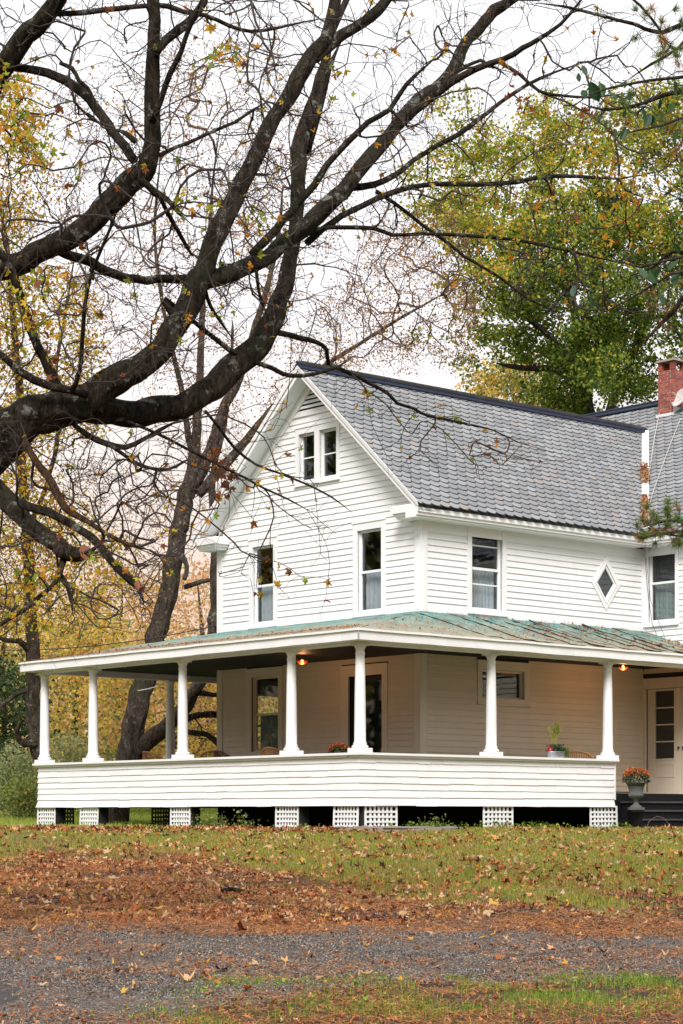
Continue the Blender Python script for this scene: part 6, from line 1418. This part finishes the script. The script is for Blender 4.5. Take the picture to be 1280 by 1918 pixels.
onlawn = lambda x, y: (lawnness(x, y) > .6)*(~under_house(x, y))*1.0
fallen(zone_pts(50, 21, 37, onlawn, rg, 1.0), 'tan', 'pale tan dry leaf lying on the lawn', 'pale leaves on the lawn', (.10, .16), .5, .07)
fallen(zone_pts(26, 21, 37, onlawn, rg, 1.0), 'yellow', 'orange yellow leaf lying on the lawn', 'orange yellow leaves on the lawn', (.09, .14), .5, .07)
def at_ground(u, v): 
    d_ = 6152/(v-1394.0); c = P(u, v, d_); return c[0], d_, float(gz(c[0], d_))
for (u, v, k_, sz, lb_) in ((925, 1702, 'yellow', .22, 'big golden leaf where the lawn gives way to needles, right of centre'), (1150, 1739, 'tan', .17, 'pale cream leaf on the far drive edge below the porch steps'),
    (397, 1723, 'tan', .14, 'pale tan leaf at the litter edge above the drive, left of centre'), (297, 1708, 'yellow', .17, 'golden yellow leaf low in the brown litter on the left'), (1028, 1736, 'yellow', .15, 'orange yellow leaf on bare needles left of the pale cream leaf'),
    (904, 1766, 'yellow', .13, 'single yellow leaf in the middle of the drive, right of centre'), (55, 1750, 'tan', .15, 'pale tan leaf on the far drive edge at the far left'), (270, 1797, 'yellow', .12, 'yellow tan leaf on the gravel, second yellow one from the left'),
    (480, 1813, 'tan', .09, 'small pale leaf on the gravel left of the green tufts'), (252, 1859, 'tan', .09, 'small pale leaf lowest on the gravel at left'), (32, 1810, 'yellow', .09, 'small yellow leaf on the gravel at the left picture edge'),
    (415, 1824, 'brown', .16, 'large upright red-brown leaf on the gravel beside the green tufts'), (352, 1846, 'brown', .16, 'large curled brown leaf low on the gravel, left of the tufts'), (108, 1886, 'brown', .11, 'rusty curled leaf beside the dark paved corner at bottom left'),
    (455, 1752, 'brown', .18, 'large dark crumpled leaf at the far edge of the drive')):
    x, y, z = at_ground(u, v); fallen([(x, y, z)], k_, lb_, 'large leaves that stand out on the drive and litter', (sz, sz*1.05), .25, .03)
# pine cones, stick, flat rock
def pine_cone(u, v, ln, label, rz):
    x, y, z = at_ground(u, v); o = thing('pine_cone', label, 'pine cone', (x, y, z+ln*.22), rz); mb = MB()
    mb.tube([(-ln/2, 0, 0), (-ln*.2, 0, .002), (ln*.2, 0, .002), (ln/2, 0, 0)], [ln*.05, ln*.1, ln*.09, ln*.03], 8); mb.build('core', 'litterbrown', o)
    pts, rr = [], []
    k = 0; mb = MB()
    for j in range(70):
        f = j/70; a = j*2.4; r_ = ln*(.23*math.sin(math.pi*(.12+f*.8))); x_ = (f-.5)*ln; c = Vector((x_+ln*.03, r_*math.cos(a), r_*math.sin(a))); i0 = Vector((x_-ln*.02, r_*.3*math.cos(a), r_*.3*math.sin(a))); tt = Vector((0, -math.sin(a), math.cos(a)))*ln*.045
        mb.poly([i0-tt*.5, i0+tt*.5, c+tt, c-tt])
    mb.build('scales', 'litterbrown', o, kind='stuff')
pine_cone(540, 1703, .15, 'long brown pine cone lying in the needle litter', .2)
pine_cone(62, 1602, .2, 'dark pine cone in the litter at the far left', 1.0)
pine_cone(186, 1602, .2, 'dark pine cone in the litter beside a dry leaf', .4)
pine_cone(937, 1631, .16, 'dark pine cone on the lawn, the left one of the pair', 1.2)
pine_cone(978, 1639, .16, 'dark pine cone on the lawn, the right one of the pair', .2)
pine_cone(932, 1876, .075, 'small curled cone in the weeds of the near verge', .5)
x, y, z = at_ground(442, 1682); o = thing('stick', 'short dark broken stick lying in the needle litter', 'stick', (x, y, z+.03)); mb = MB(); mb.tube([(-.16, 0, .02), (-.05, .01, .035), (.06, -.01, .02), (.17, .0, -.01)], [.018, .022, .02, .009], 7); mb.tube([(-.05, .01, .035), (-.10, -.02, .07)], [.009, .004], 5); mb.build('wood', 'barkA', o)
c0_ = W(.15, -.75); rk = MB(); rgk = random.Random(4); n_ = 22
ringp = lambda zz, f: [(c0_.x+f*(1.25*math.cos(a))*(1+.08*math.sin(3*a+1)), c0_.y+f*.55*math.sin(a)*(1+.1*math.sin(2*a)), gz(c0_.x, c0_.y)+zz+.02*math.sin(5*a)) for a in np.linspace(0, 6.283, n_+1)[:-1]]
rk.prism(ringp(-.1, 1.05), ringp(.035, 1.0), 0, False); i = len(rk.v); rk.prism(ringp(.0351, 1.0), ringp(.065, .8)); ro = rk.build('flat_rock', 'stone', None, smooth=True); ro['label'] = 'low flat grey rock sunk in the ground at the porch corner'; ro['category'] = 'rock'
p_ = W(SR+.35, -.98); o = thing('bent_twig', 'thin pale twig arching out of the ground beside the last lattice panel', 'twig', (p_.x, p_.y, gz(p_.x, p_.y)))
mb = MB(); mb.tube([(-.28, 0, -.02), (-.22, 0, .16), (-.06, 0, .27), (.08, 0, .24), (.2, 0, .1), (.26, 0, -.03)], [.006, .005, .005, .004, .004, .003], 5); mb.build('stem', 'twigC', o)

# debris on roofs
def roofpt(s, t): 
    zr = GZ+(t+E)/(T0+E)*(UBZ-GZ) if (t+E)/(T0+E) < (s+E)/(S0+E) or s > S0 else GZ+(s+E)/(S0+E)*(UBZ-GZ); return W(s, t, zr+.025)
pts = []
for _ in range(5200):
    if rg.random() < .55: s = -E+.03+abs(rg.normal(0, .35)); t = rg.uniform(-E+.3, TP+E-.2); f = (s+E)/(S0+E); zz = GZ+f*(UBZ-GZ); ok = s < S0-.1 and t > -E+f*(T0+E) and t < TP+E-f*(TP+E-TL)
    else: t = rg.uniform(-E+.03, T0-.08); s = rg.uniform(0, S1-.1); f = (t+E)/(T0+E); zz = GZ+f*(UBZ-GZ); ok = s > -E+f*(S0+E)
    if ok: pts.append((*W(s, t)[:2], zz+.012))
pts = np.array(pts); needles('roof_needles', pts, (.004, .009), (.05, .12), lift=.012)
q_ = pts[rg.random(len(pts)) < .16]; litter('roof_leaf_litter', q_, (.03, .07), 'litterbrown', .3, .03)
q_ = np.array([[*W(s, t)[:2], GZ+(t+E)/(T0+E)*(UBZ-GZ)+.05] for s, t in zip(np.repeat(rg.uniform(5.5, 10.0, 14), 26)+rg.normal(0, .09, 364), np.repeat(rg.uniform(-.1, 1.7, 14), 26)+rg.normal(0, .16, 364)) if -.3 < t < 1.95 and s < S1-.05])
litter('roof_leaf_litter', q_, (.03, .075), 'litterbrown', .5, .01)
Vs_ = []
for f0, f1, n_, sp in ((.02, .27, 520, .07), (.42, .56, 360, .10)):
    f = f0+(f1-f0)*rg.random(n_); base = np.array([SVE+.05, TE+.05, ZE+.1]); dv = np.array([SVR-SVE, TR-TE, ZR-ZE])
    pl2 = base+f[:, None]*dv+rg.normal(0, sp*.55, (n_, 3)); pl2[:, 2] += .05+.05*rg.random(n_); Vs_.append(pl2)
pl2 = np.concatenate(Vs_); w2 = np.array([W(a[0], a[1], a[2])[:] for a in pl2]); litter('valley_leaf_litter', w2, (.05, .10), 'litterpale', .9, 0); litter('valley_leaf_litter', w2[::2]+rg.normal(0, .03, w2[::2].shape), (.05, .10), 'litterbrown', .9, 0)

# ================================================================ THINGS ON THE PORCH
def wicker_chair(s, t, face, top, label, mat='wicker', tilt=0.0, w_=.60):
    o = thing('wicker_chair', label, 'chair', W(s, t, FLOOR-.02), TH+face, 'wicker chairs on the porch'); o.rotation_euler.x = tilt
    H_ = top-FLOOR+.02; rim = [(w_/2*math.cos(a)*1.0, -.05+.30*math.sin(a)*1.0, H_-.17*(1-math.sin(max(0, min(math.pi, a))))**1.2) for a in np.linspace(-.25, math.pi+.25, 22)]
    mb = MB(); mb.tube(rim, .022, 7); mb.build('back_rim', mat, o, smooth=True)
    mb = MB()
    for k, p_ in enumerate(rim): mb.tube([(p_[0]*.86, p_[1]*.86, .42), (p_[0]*.98, p_[1]*.98, .42+(p_[2]-.42)*.6), p_], .009, 4)
    for zz in np.arange(.46, H_-.02, .035):
        rr = [(p_[0]*(.86+.14*min(1, (zz-.42)/(H_-.42))), p_[1]*(.86+.14*min(1, (zz-.42)/(H_-.42))), zz) for p_ in rim if p_[2] > zz+.01]
        if len(rr) > 2: mb.tube([(p_[0], p_[1]+.006*(-1)**i, p_[2]) for i, p_ in enumerate(rr)], .006, 3)
    mb.build('woven_back', mat, o)
    mb = MB(); mb.lathe((0, 0, .36), [(.24, 0), (.28, .03), (.28, .06), (.22, .075)], 18); mb.build('seat', mat, o, smooth=True)
    for x, y in ((-.2, -.2), (.2, -.2), (-.2, .2), (.2, .2)):
        mb = MB(); mb.tube([(x*1.05, y*1.05, 0), (x, y, .37)], .02, 6); mb.build('leg', mat, o)
cpos = [(290, 1408, 1.9, 'honey wicker chair behind the rail beside the far column'), (508, 1402, 1.6, 'small honey wicker chair back showing under the porch window')]
t_, z_ = onS(290, 1409, 1.7); wicker_chair(1.7, t_, 1.3, z_, 'honey wicker chair behind the rail, near the far column', w_=.72)
t_, z_ = onS(400, 1408, 2.3); wicker_chair(2.3, t_, 2.6, z_, 'honey wicker chair standing left of the porch window')
t_, z_ = onS(424, 1407, 1.8); wicker_chair(1.8, t_, 1.2, z_, 'dark brown wicker chair in front of the honey one', 'wickerdark')
t_, z_ = onS(508, 1403, 1.5); wicker_chair(1.5, t_, 2.2, z_, 'honey wicker chair with its slanted back under the porch window', tilt=.1, w_=.42)
s_, z_ = onT(1086, 1407, .8); wicker_chair(s_, .8, -.5, z_, 'orange wicker chair behind the zinc tub on the rail', w_=.60)
def mum(name, label, loc, r_, h_, petal, n, cat='potted flowers', pot=None, green='darkgreen'):
    o = thing(name, label, cat, loc, 0)
    if pot: pot(o)
    a = RNG.random(n*2)*6.283; b = np.arccos(RNG.uniform(-.15, 1, n*2)); rr = r_*RNG.uniform(.6, 1, n*2)
    pp = np.stack([rr*np.sin(b)*np.cos(a), rr*np.sin(b)*np.sin(a), h_+rr*np.cos(b)*.9], -1)
    V, F = scatter(LEAF_V*np.array([1.3, 1, 1]), LEAF_F, pp, rot_random(len(pp)), RNG.uniform(.025, .05, len(pp))); mesh_np('foliage', V, F, green, o, kind='stuff')
    b = np.arccos(RNG.uniform(.42, 1, n)); a = RNG.random(n)*6.283; rr = r_*RNG.uniform(.97, 1.12, n); pp = np.stack([rr*np.sin(b)*np.cos(a), rr*np.sin(b)*np.sin(a), h_+rr*np.cos(b)*.9], -1)
    FL_ = np.array([(0, 0, 0)]+[((.5 if k % 2 else .34)*math.cos(k*math.pi/5), (.5 if k % 2 else .34)*math.sin(k*math.pi/5), .12) for k in range(10)]); FF = [(0, k+1, (k+1) % 10+1) for k in range(10)]
    V, F = scatter(FL_, FF, pp, rot_flat(n, .5), RNG.uniform(.03, .05, n)); mesh_np('flowers', V, F, petal, o, kind='stuff'); return o
def urn(o):
    mb = MB(); mb.box((-.16, -.16, 0), (.16, .16, .05)); mb.build('urn_base', 'concrete', o)
    mb = MB(); n = 32; prof = [(.13, .05), (.12, .075), (.07, .10), (.045, .15), (.05, .19), (.075, .20), (.055, .215), (.12, .25), (.155, .29), (.155, .32), (.135, .34), (.145, .42), (.165, .50), (.20, .545), (.225, .555), (.225, .575), (.19, .58)]
    i = len(mb.v)
    for j, (r_, z_) in enumerate(prof):
        for k in range(n*2):
            a = math.pi*k/n; f = 1+(.055*math.cos(a*16) if .25 <= z_ <= .51 else 0); mb.v.append((r_*f*math.cos(a), r_*f*math.sin(a), z_))
    N2 = n*2
    for j in range(len(prof)-1):
        for k in range(N2): l = (k+1) % N2; mb.f.append((j*N2+k, j*N2+l, (j+1)*N2+l, (j+1)*N2+k)); mb.m.append(0)
    mb.build('urn', 'concrete', o, smooth=True)
    mb = MB(); mb.lathe((0, 0, .50), [(.18, 0), (.185, .06)], 20); mb.build('soil', 'void', o)
s_, z_ = onT(1194, 1518, -.50)
mum('flower_urn', 'fluted grey urn of orange mums standing on the porch steps', W(s_, -.47, .393), .29, .60, 'mumorange', 260, 'urn', urn)
t_, _ = onS(637, 1405, .25); pz = onS(637, 1396, .45)[1]
def plainpot(o):
    mb = MB(); mb.lathe((0, 0, -.26), [(.10, 0), (.14, .22), (.155, .22), (.155, .26), (.13, .26)], 20); mb.build('pot', 'stone', o, smooth=True)
    mb = MB(); mb.lathe((0, 0, -.60), [(.03, 0), (.03, .30), (.16, .31), (.16, .339)], 16); mb.lathe((0, 0, -.66), [(.14, .0), (.14, .03), (.03, .06)], 16); mb.build('pot_stand', 'iron', o)
t_, _ = onS(636, 1405, .42)
mum('flower_pot', 'low pot of rust red mums behind the rail left of the corner column', W(.42, t_, 1.42), .24, .0, 'mumred', 260, 'potted flowers', plainpot)
# galvanised tub with mixed plants
s_, _ = onT(1042, 1415, 0); tb = thing('planter_tub', 'oval galvanised tub with a spiky yellow-green plant and trailing ferns on the rail', 'planter', W(s_, 0, RAILZ), TH)
mb = MB(); n = 30
for j, (f, z_) in enumerate(((.93, 0), (1, .11), (1.04, .115), (1.04, .13), (.97, .13), (.9, .02))):
    for k in range(n): a = 2*math.pi*k/n; mb.v.append((.235*f*math.cos(a), .15*f*math.sin(a), z_))
for j in range(5):
    for k in range(n): l = (k+1) % n; mb.f.append((j*n+k, j*n+l, (j+1)*n+l, (j+1)*n+k)); mb.m.append(0)
mb.f.append(tuple(range(5*n, 6*n))); mb.m.append(0); mb.build('tub', 'galv', tb, smooth=True)
st = MB()
def spiky(p0, d, L_, r_, lv):
    p1 = p0+d*L_; st.tube([p0, p0.lerp(p1, .5)+Vector((random.uniform(-.01, .01),)*3), p1], [r_, r_*.9, r_*.75], 5)
    if lv:
        for _ in range(random.choice([2, 3, 3])): spiky(p1 if random.random() < .6 else p0.lerp(p1, .6), (d+Vector((random.uniform(-.8, .8), random.uniform(-.6, .6), random.uniform(-.1, .5)))).normalized(), L_*random.uniform(.6, .85), r_*.85, lv-1)
spiky(Vector((0, 0, .1)), Vector((.05, 0, 1)).normalized(), .24, .009, 4); spiky(Vector((.02, .02, .1)), Vector((-.12, 0, 1)).normalized(), .23, .008, 4)
st.build('spiky_plant', 'leafgreen', tb)
pp = np.stack([RNG.normal(.03, .09, 420), RNG.normal(0, .08, 420), RNG.uniform(.12, .27, 420)], -1); V, F = scatter(LEAF_V*np.array([.7, 1, 1]), LEAF_F, pp, rot_random(420), RNG.uniform(.03, .07, 420)); mesh_np('foliage', V, F, 'ovalleaf', tb, kind='stuff')
pp = np.stack([RNG.normal(.2, .045, 260), RNG.normal(-.08, .05, 260), RNG.uniform(-.03, .2, 260)], -1); V, F = scatter(LEAF_V*np.array([.4, 1, 1]), LEAF_F, pp, rot_random(260), RNG.uniform(.03, .08, 260)); mesh_np('trailing_fern', V, F, 'pinegreen', tb, kind='stuff')
ww = W(s_-.15, .02, RAILZ+.10); wc = thing('watering_can', 'small red watering can with a loop handle in the left end of the tub', 'watering can', ww, TH)
mb = MB(); mb.lathe((0, 0, 0), [(.055, 0), (.06, .01), (.055, .09), (.04, .10)], 16); mb.build('body', 'red', wc, smooth=True)
mb = MB(); mb.tube([(.055*math.cos(a), 0, .09+.09*math.sin(a)) for a in np.linspace(0, math.pi, 12)], .008, 6); mb.build('handle', 'red', wc, smooth=True)
mb = MB(); mb.tube([(.05, 0, .03), (.10, 0, .08), (.12, 0, .11)], [.012, .009, .008], 6); mb.build('spout', 'red', wc, smooth=True)
# cables
def cable(name, label, pts, r_, mat):
    o = MB(); o.tube([tuple(p_) for p_ in pts], r_, 5); ob = o.build(name, mat, None); ob['label'] = label; ob['category'] = 'cable'
def sagline(a, b, sag, n=16): a, b = Vector(a), Vector(b); return [a.lerp(b, k/n)-Vector((0, 0, sag*4*(k/n)*(1-k/n))) for k in range(n+1)]
def wr(u, v, up=.10): s, t, z = rayplane_wing(u, v); return W(s, t, z+up)
cable('roof_cable', 'pale cable running down the wing roof from the chimney to the valley', [wr(1236, 778), wr(1226, 830), wr(1216, 900), wr(1210, 945), wr(1207, 985, .03)], .008, 'cable')
cable('roof_cable', 'pale cable slanting down the wing roof to the right of the chimney cable', [wr(1276, 790), wr(1258, 835), wr(1238, 890), wr(1222, 935), wr(1209, 982, .03)], .008, 'cable')
t1, z1 = onS(1207, 992, S1-.44); pA = W(S1-.44, t1, z1); t2, z2 = onS(1213, 1100, S1-.09); t3, z3 = onS(1222, 1168, S1-.09); t4, z4 = onS(1232, 1192, S1-.3)
cable('wall_cable', 'thin dark cable dropping down the inside corner beside the wing window', [pA, W(S1-.12, onS(1209, 1040, S1-.12)[0], onS(1209, 1040, S1-.12)[1]), W(S1-.09, t2, z2), W(S1-.09, t3, z3), W(S1-.3, t4, z4)], .006, 'cabledark')
t5, z5 = onS(1246, 1195, S1-.3); t6, z6 = onS(1220, 1125, S1-.09)
cable('wall_cable', 'second thin cable crossing the wing window to the porch roof', [W(S1-.13, onS(1210, 1045, S1-.13)[0]-.01, onS(1210, 1045, S1-.13)[1]), W(S1-.1, t6, z6), W(S1-.3, t5, z5)], .005, 'cabledark')
cable('overhead_cable', 'dark cable strung from the left edge to the gable wall corner', sagline(P(-60, 1216, 52), W(S0+.1, TL+.05, ZC+(HZ-1168)/FPX*46.8), .22), .012, 'cabledark')
cable('overhead_cable', 'short pale cable against the leaning trunk', sagline(P(258, 1294, 49), P(294, 1286, 49), .01, 6), .012, 'cable')
# dish beside the chimney
dsx, dtx, dzx = rayplane_wing(1283, 765); o = thing('satellite_dish', 'off-white dish bolted to the wing roof just right of the chimney', 'dish', W(dsx, dtx, dzx), TH)
mb = MB(); n = 24; c = Vector((-.15, 0, .22))
nn = Vector((-.75, .2, .45)).normalized(); a_ = nn.orthogonal().normalized(); b2 = nn.cross(a_)
for off in (0, .02):
    for j in range(6):
        r_ = .24*j/5+.002
        for k in range(n): a = 2*math.pi*k/n; mb.v.append(tuple(c+(a_*math.cos(a)*1.25+b2*math.sin(a)*1.05)*r_-nn*(.07*(r_/.24)**2*-1+off)))
for q_ in range(2):
    for j in range(5):
        for k in range(n): l = (k+1) % n; b0 = q_*6*n; mb.f.append((b0+j*n+k, b0+j*n+l, b0+(j+1)*n+l, b0+(j+1)*n+k)); mb.m.append(0)
for k in range(n): l = (k+1) % n; mb.f.append((5*n+k, 5*n+l, 11*n+l, 11*n+k)); mb.m.append(0)
mb.build('dish', 'dish', o, smooth=True)
mb = MB(); mb.tube([c, (-.02, 0, .10), (0, 0, -.02)], .02, 7); mb.tube([c, c+nn*.3], .010, 6); mb.box((-.08, -.08, -.02), (.08, .08, .0)); mb.build('mount', 'cable', o)

# ================================================================ PINE AND BROAD-LEAVED SPRAYS FROM THE RIGHT
def side_tree(name, label, u0, d, limbs, bark):
    b = P(u0, 1530, d); g0 = float(gz(b[0], b[1])); tr = thing(name, label, 'tree', (b[0], b[1], g0)); vb = HZ-(g0-ZC)/d*FPX
    ls = [limb_line([(u0, vb+20, 40), (u0, 1200, 34), (u0-10, 700, 28), (u0+5, 200, 22), (u0, -300, 14), (u0-15, -900, 4)], d, d)]+[limb_line(*l) for l in limbs]
    for i, l in enumerate(ls): V, F = refine_tube(l, 12 if i == 0 else 7, 50+i, .08); childmesh(V, F, 'trunk' if i == 0 else 'bough', bark, tr, smooth=True)
    return tr, ls
plimbs = [([(1600, -100, 14), (1450, -30, 9), (1330, 20, 6), (1240, 60, 5), (1190, 45, 4), (1130, 30, 3.4), (1060, 12, 3), (1000, 5, 2)], 17.5, 17), ([(1600, 100, 14), (1440, 150, 8), (1330, 165, 6), (1250, 175, 5), (1200, 195, 4), (1130, 205, 3), (1085, 190, 2)], 17.5, 17.2),
  ([(1330, 20, 4), (1270, 90, 3.4), (1220, 120, 3), (1175, 150, 2)], 17.4, 17.5), ([(1600, 420, 14), (1440, 470, 8), (1330, 480, 5), (1262, 470, 4), (1225, 500, 3), (1170, 520, 2)], 17.5, 18), ([(1600, 500, 12), (1420, 560, 8), (1300, 545, 5), (1265, 580, 5), (1235, 610, 4), (1200, 650, 3)], 17.5, 18),
  ([(1600, 1000, 12), (1460, 1010, 8), (1350, 990, 5), (1280, 975, 3.4), (1240, 978, 2.6), (1195, 990, 1.6)], 17.5, 18.5), ([(1350, 990, 4), (1290, 1005, 3), (1240, 1000, 2), (1205, 1008, 1.2)], 18, 18.4), ([(1240, 60, 3), (1200, 10, 3), (1150, -30, 2)], 17.2, 17)]
pt, pls = side_tree('white_pine', 'pine trunk off to the right whose needle boughs hang in at the right edge', 1700, 17.5, plimbs, 'barkA')
S, D, _ = nodes_of(pls[1:]); regs = [([(1150, 20), (1300, 10), (1420, 60), (1400, 220), (1230, 150)], 60, 16.8, 17.8), ([(1060, 165), (1200, 160), (1420, 150), (1420, 340), (1250, 300), (1090, 215)], 64, 16.8, 17.8), ([(1160, 480), (1420, 440), (1420, 660), (1230, 620)], 40, 17.3, 18.3), ([(1185, 960), (1260, 935), (1400, 930), (1420, 1030), (1200, 1015)], 130, 17.9, 18.6)]
pts = np.concatenate([poly_pts(*r_)[0] for r_ in regs]); lt, tips, td, alln, alld, allr = grow(S, pts, seg=.12, r_tip=.003, start_dir=D, wig=.08)
V, F = tube_arrays(lt, 5); childmesh(V, F, 'twigs', 'twigA', pt, kind='stuff')
pos_, dirs_ = [], []
m = RNG.random(len(alln)) < .45
for p_, d_ in zip(np.concatenate([tips, alln[m]]), np.concatenate([td, alld[m]])):
    k = 36; v_ = d_[None]*.75+RNG.normal(0, .55, (k, 3)); v_[:, 2] += .1; v_ /= np.linalg.norm(v_, axis=1)[:, None]; pos_.append(np.repeat(p_[None], k, 0)+RNG.normal(0, .008, (k, 3))); dirs_.append(v_*RNG.uniform(.06, .11, (k, 1)))
pos_, dirs_ = np.concatenate(pos_), np.concatenate(dirs_); side_ = np.cross(dirs_, RNG.normal(0, 1, dirs_.shape)); side_ /= np.linalg.norm(side_, axis=1)[:, None]; side_ *= .0020
V = np.stack([pos_-side_, pos_+side_, pos_+dirs_], 1); grp = np.repeat(RNG.random(len(pos_)//36), 36)
for mt, m in (('pinegreen', grp < .74), ('pinebrown', grp >= .74)):
    v_ = V[m].reshape(-1, 3); childmesh(v_, np.arange(len(v_)).reshape(-1, 3), 'needles', mt, pt, kind='stuff')
blimbs = [([(1500, 120, 8), (1380, 190, 5), (1290, 215, 3.5), (1240, 235, 2.6), (1190, 245, 2), (1150, 255, 1.4)], 16, 15.8), ([(1500, 60, 7), (1350, 130, 4.5), (1220, 150, 3.2), (1140, 165, 2.6), (1080, 185, 1.8)], 16, 15.6), ([(1500, 620, 8), (1380, 560, 5), (1290, 505, 4), (1230, 530, 3), (1180, 560, 2.4), (1100, 600, 1.6)], 16, 16.2), ([(1500, 430, 7), (1380, 480, 4.5), (1280, 480, 3.4), (1200, 500, 2.4), (1140, 480, 1.6)], 16, 16.2)]
bt, bls = side_tree('young_tree', 'slim broad-leaved tree off to the right with dark oval leaves hanging into view', 1520, 16, blimbs, 'barkB')
OV = [(0, -.5, 0), (.22, -.25, .05), (.30, .05, .07), (.2, .32, .05), (0, .55, -.02), (-.2, .32, .05), (-.30, .05, .07), (-.22, -.25, .05)]
om = bpy.data.meshes.new('leaf'); om.from_pydata(OV, [], [(0, 1, 2, 3, 4), (0, 4, 5, 6, 7)]); om.materials.append(MAT['ovalleaf']); om.update()
for (u, v, s_) in ((1115, 172, .16), (1128, 168, .12), (1148, 178, .09), (1095, 176, .10), (1170, 213, .06), (1188, 213, .07), (1193, 232, .10), (1206, 212, .09), (1213, 225, .12), (1222, 226, .09), (1168, 252, .10), (1152, 249, .08), (1267, 254, .11), (1236, 195, .08), (1258, 202, .10), (1222, 203, .07), (1250, 150, .10), (1265, 162, .09), (1205, 512, .12), (1225, 518, .15), (1232, 508, .10), (1262, 497, .13), (1266, 522, .13), (1075, 545, .12), (1190, 525, .10), (1270, 465, .08), (1095, 132, .09), (1085, 145, .07), (1165, 160, .09), (1278, 172, .10), (1240, 560, .10), (1110, 566, .09), (1180, 180, .07), (1240, 240, .06)):
    o = bpy.data.objects.new('leaf', om); put(o, bt); o.location = Vector(P(u, v, RNG.uniform(15.6, 16.2)))-bt.location; o.scale = (s_,)*3; o.rotation_euler = (RNG.uniform(.6, 2.2), RNG.uniform(-.6, .6), RNG.uniform(-1.2, 1.2))
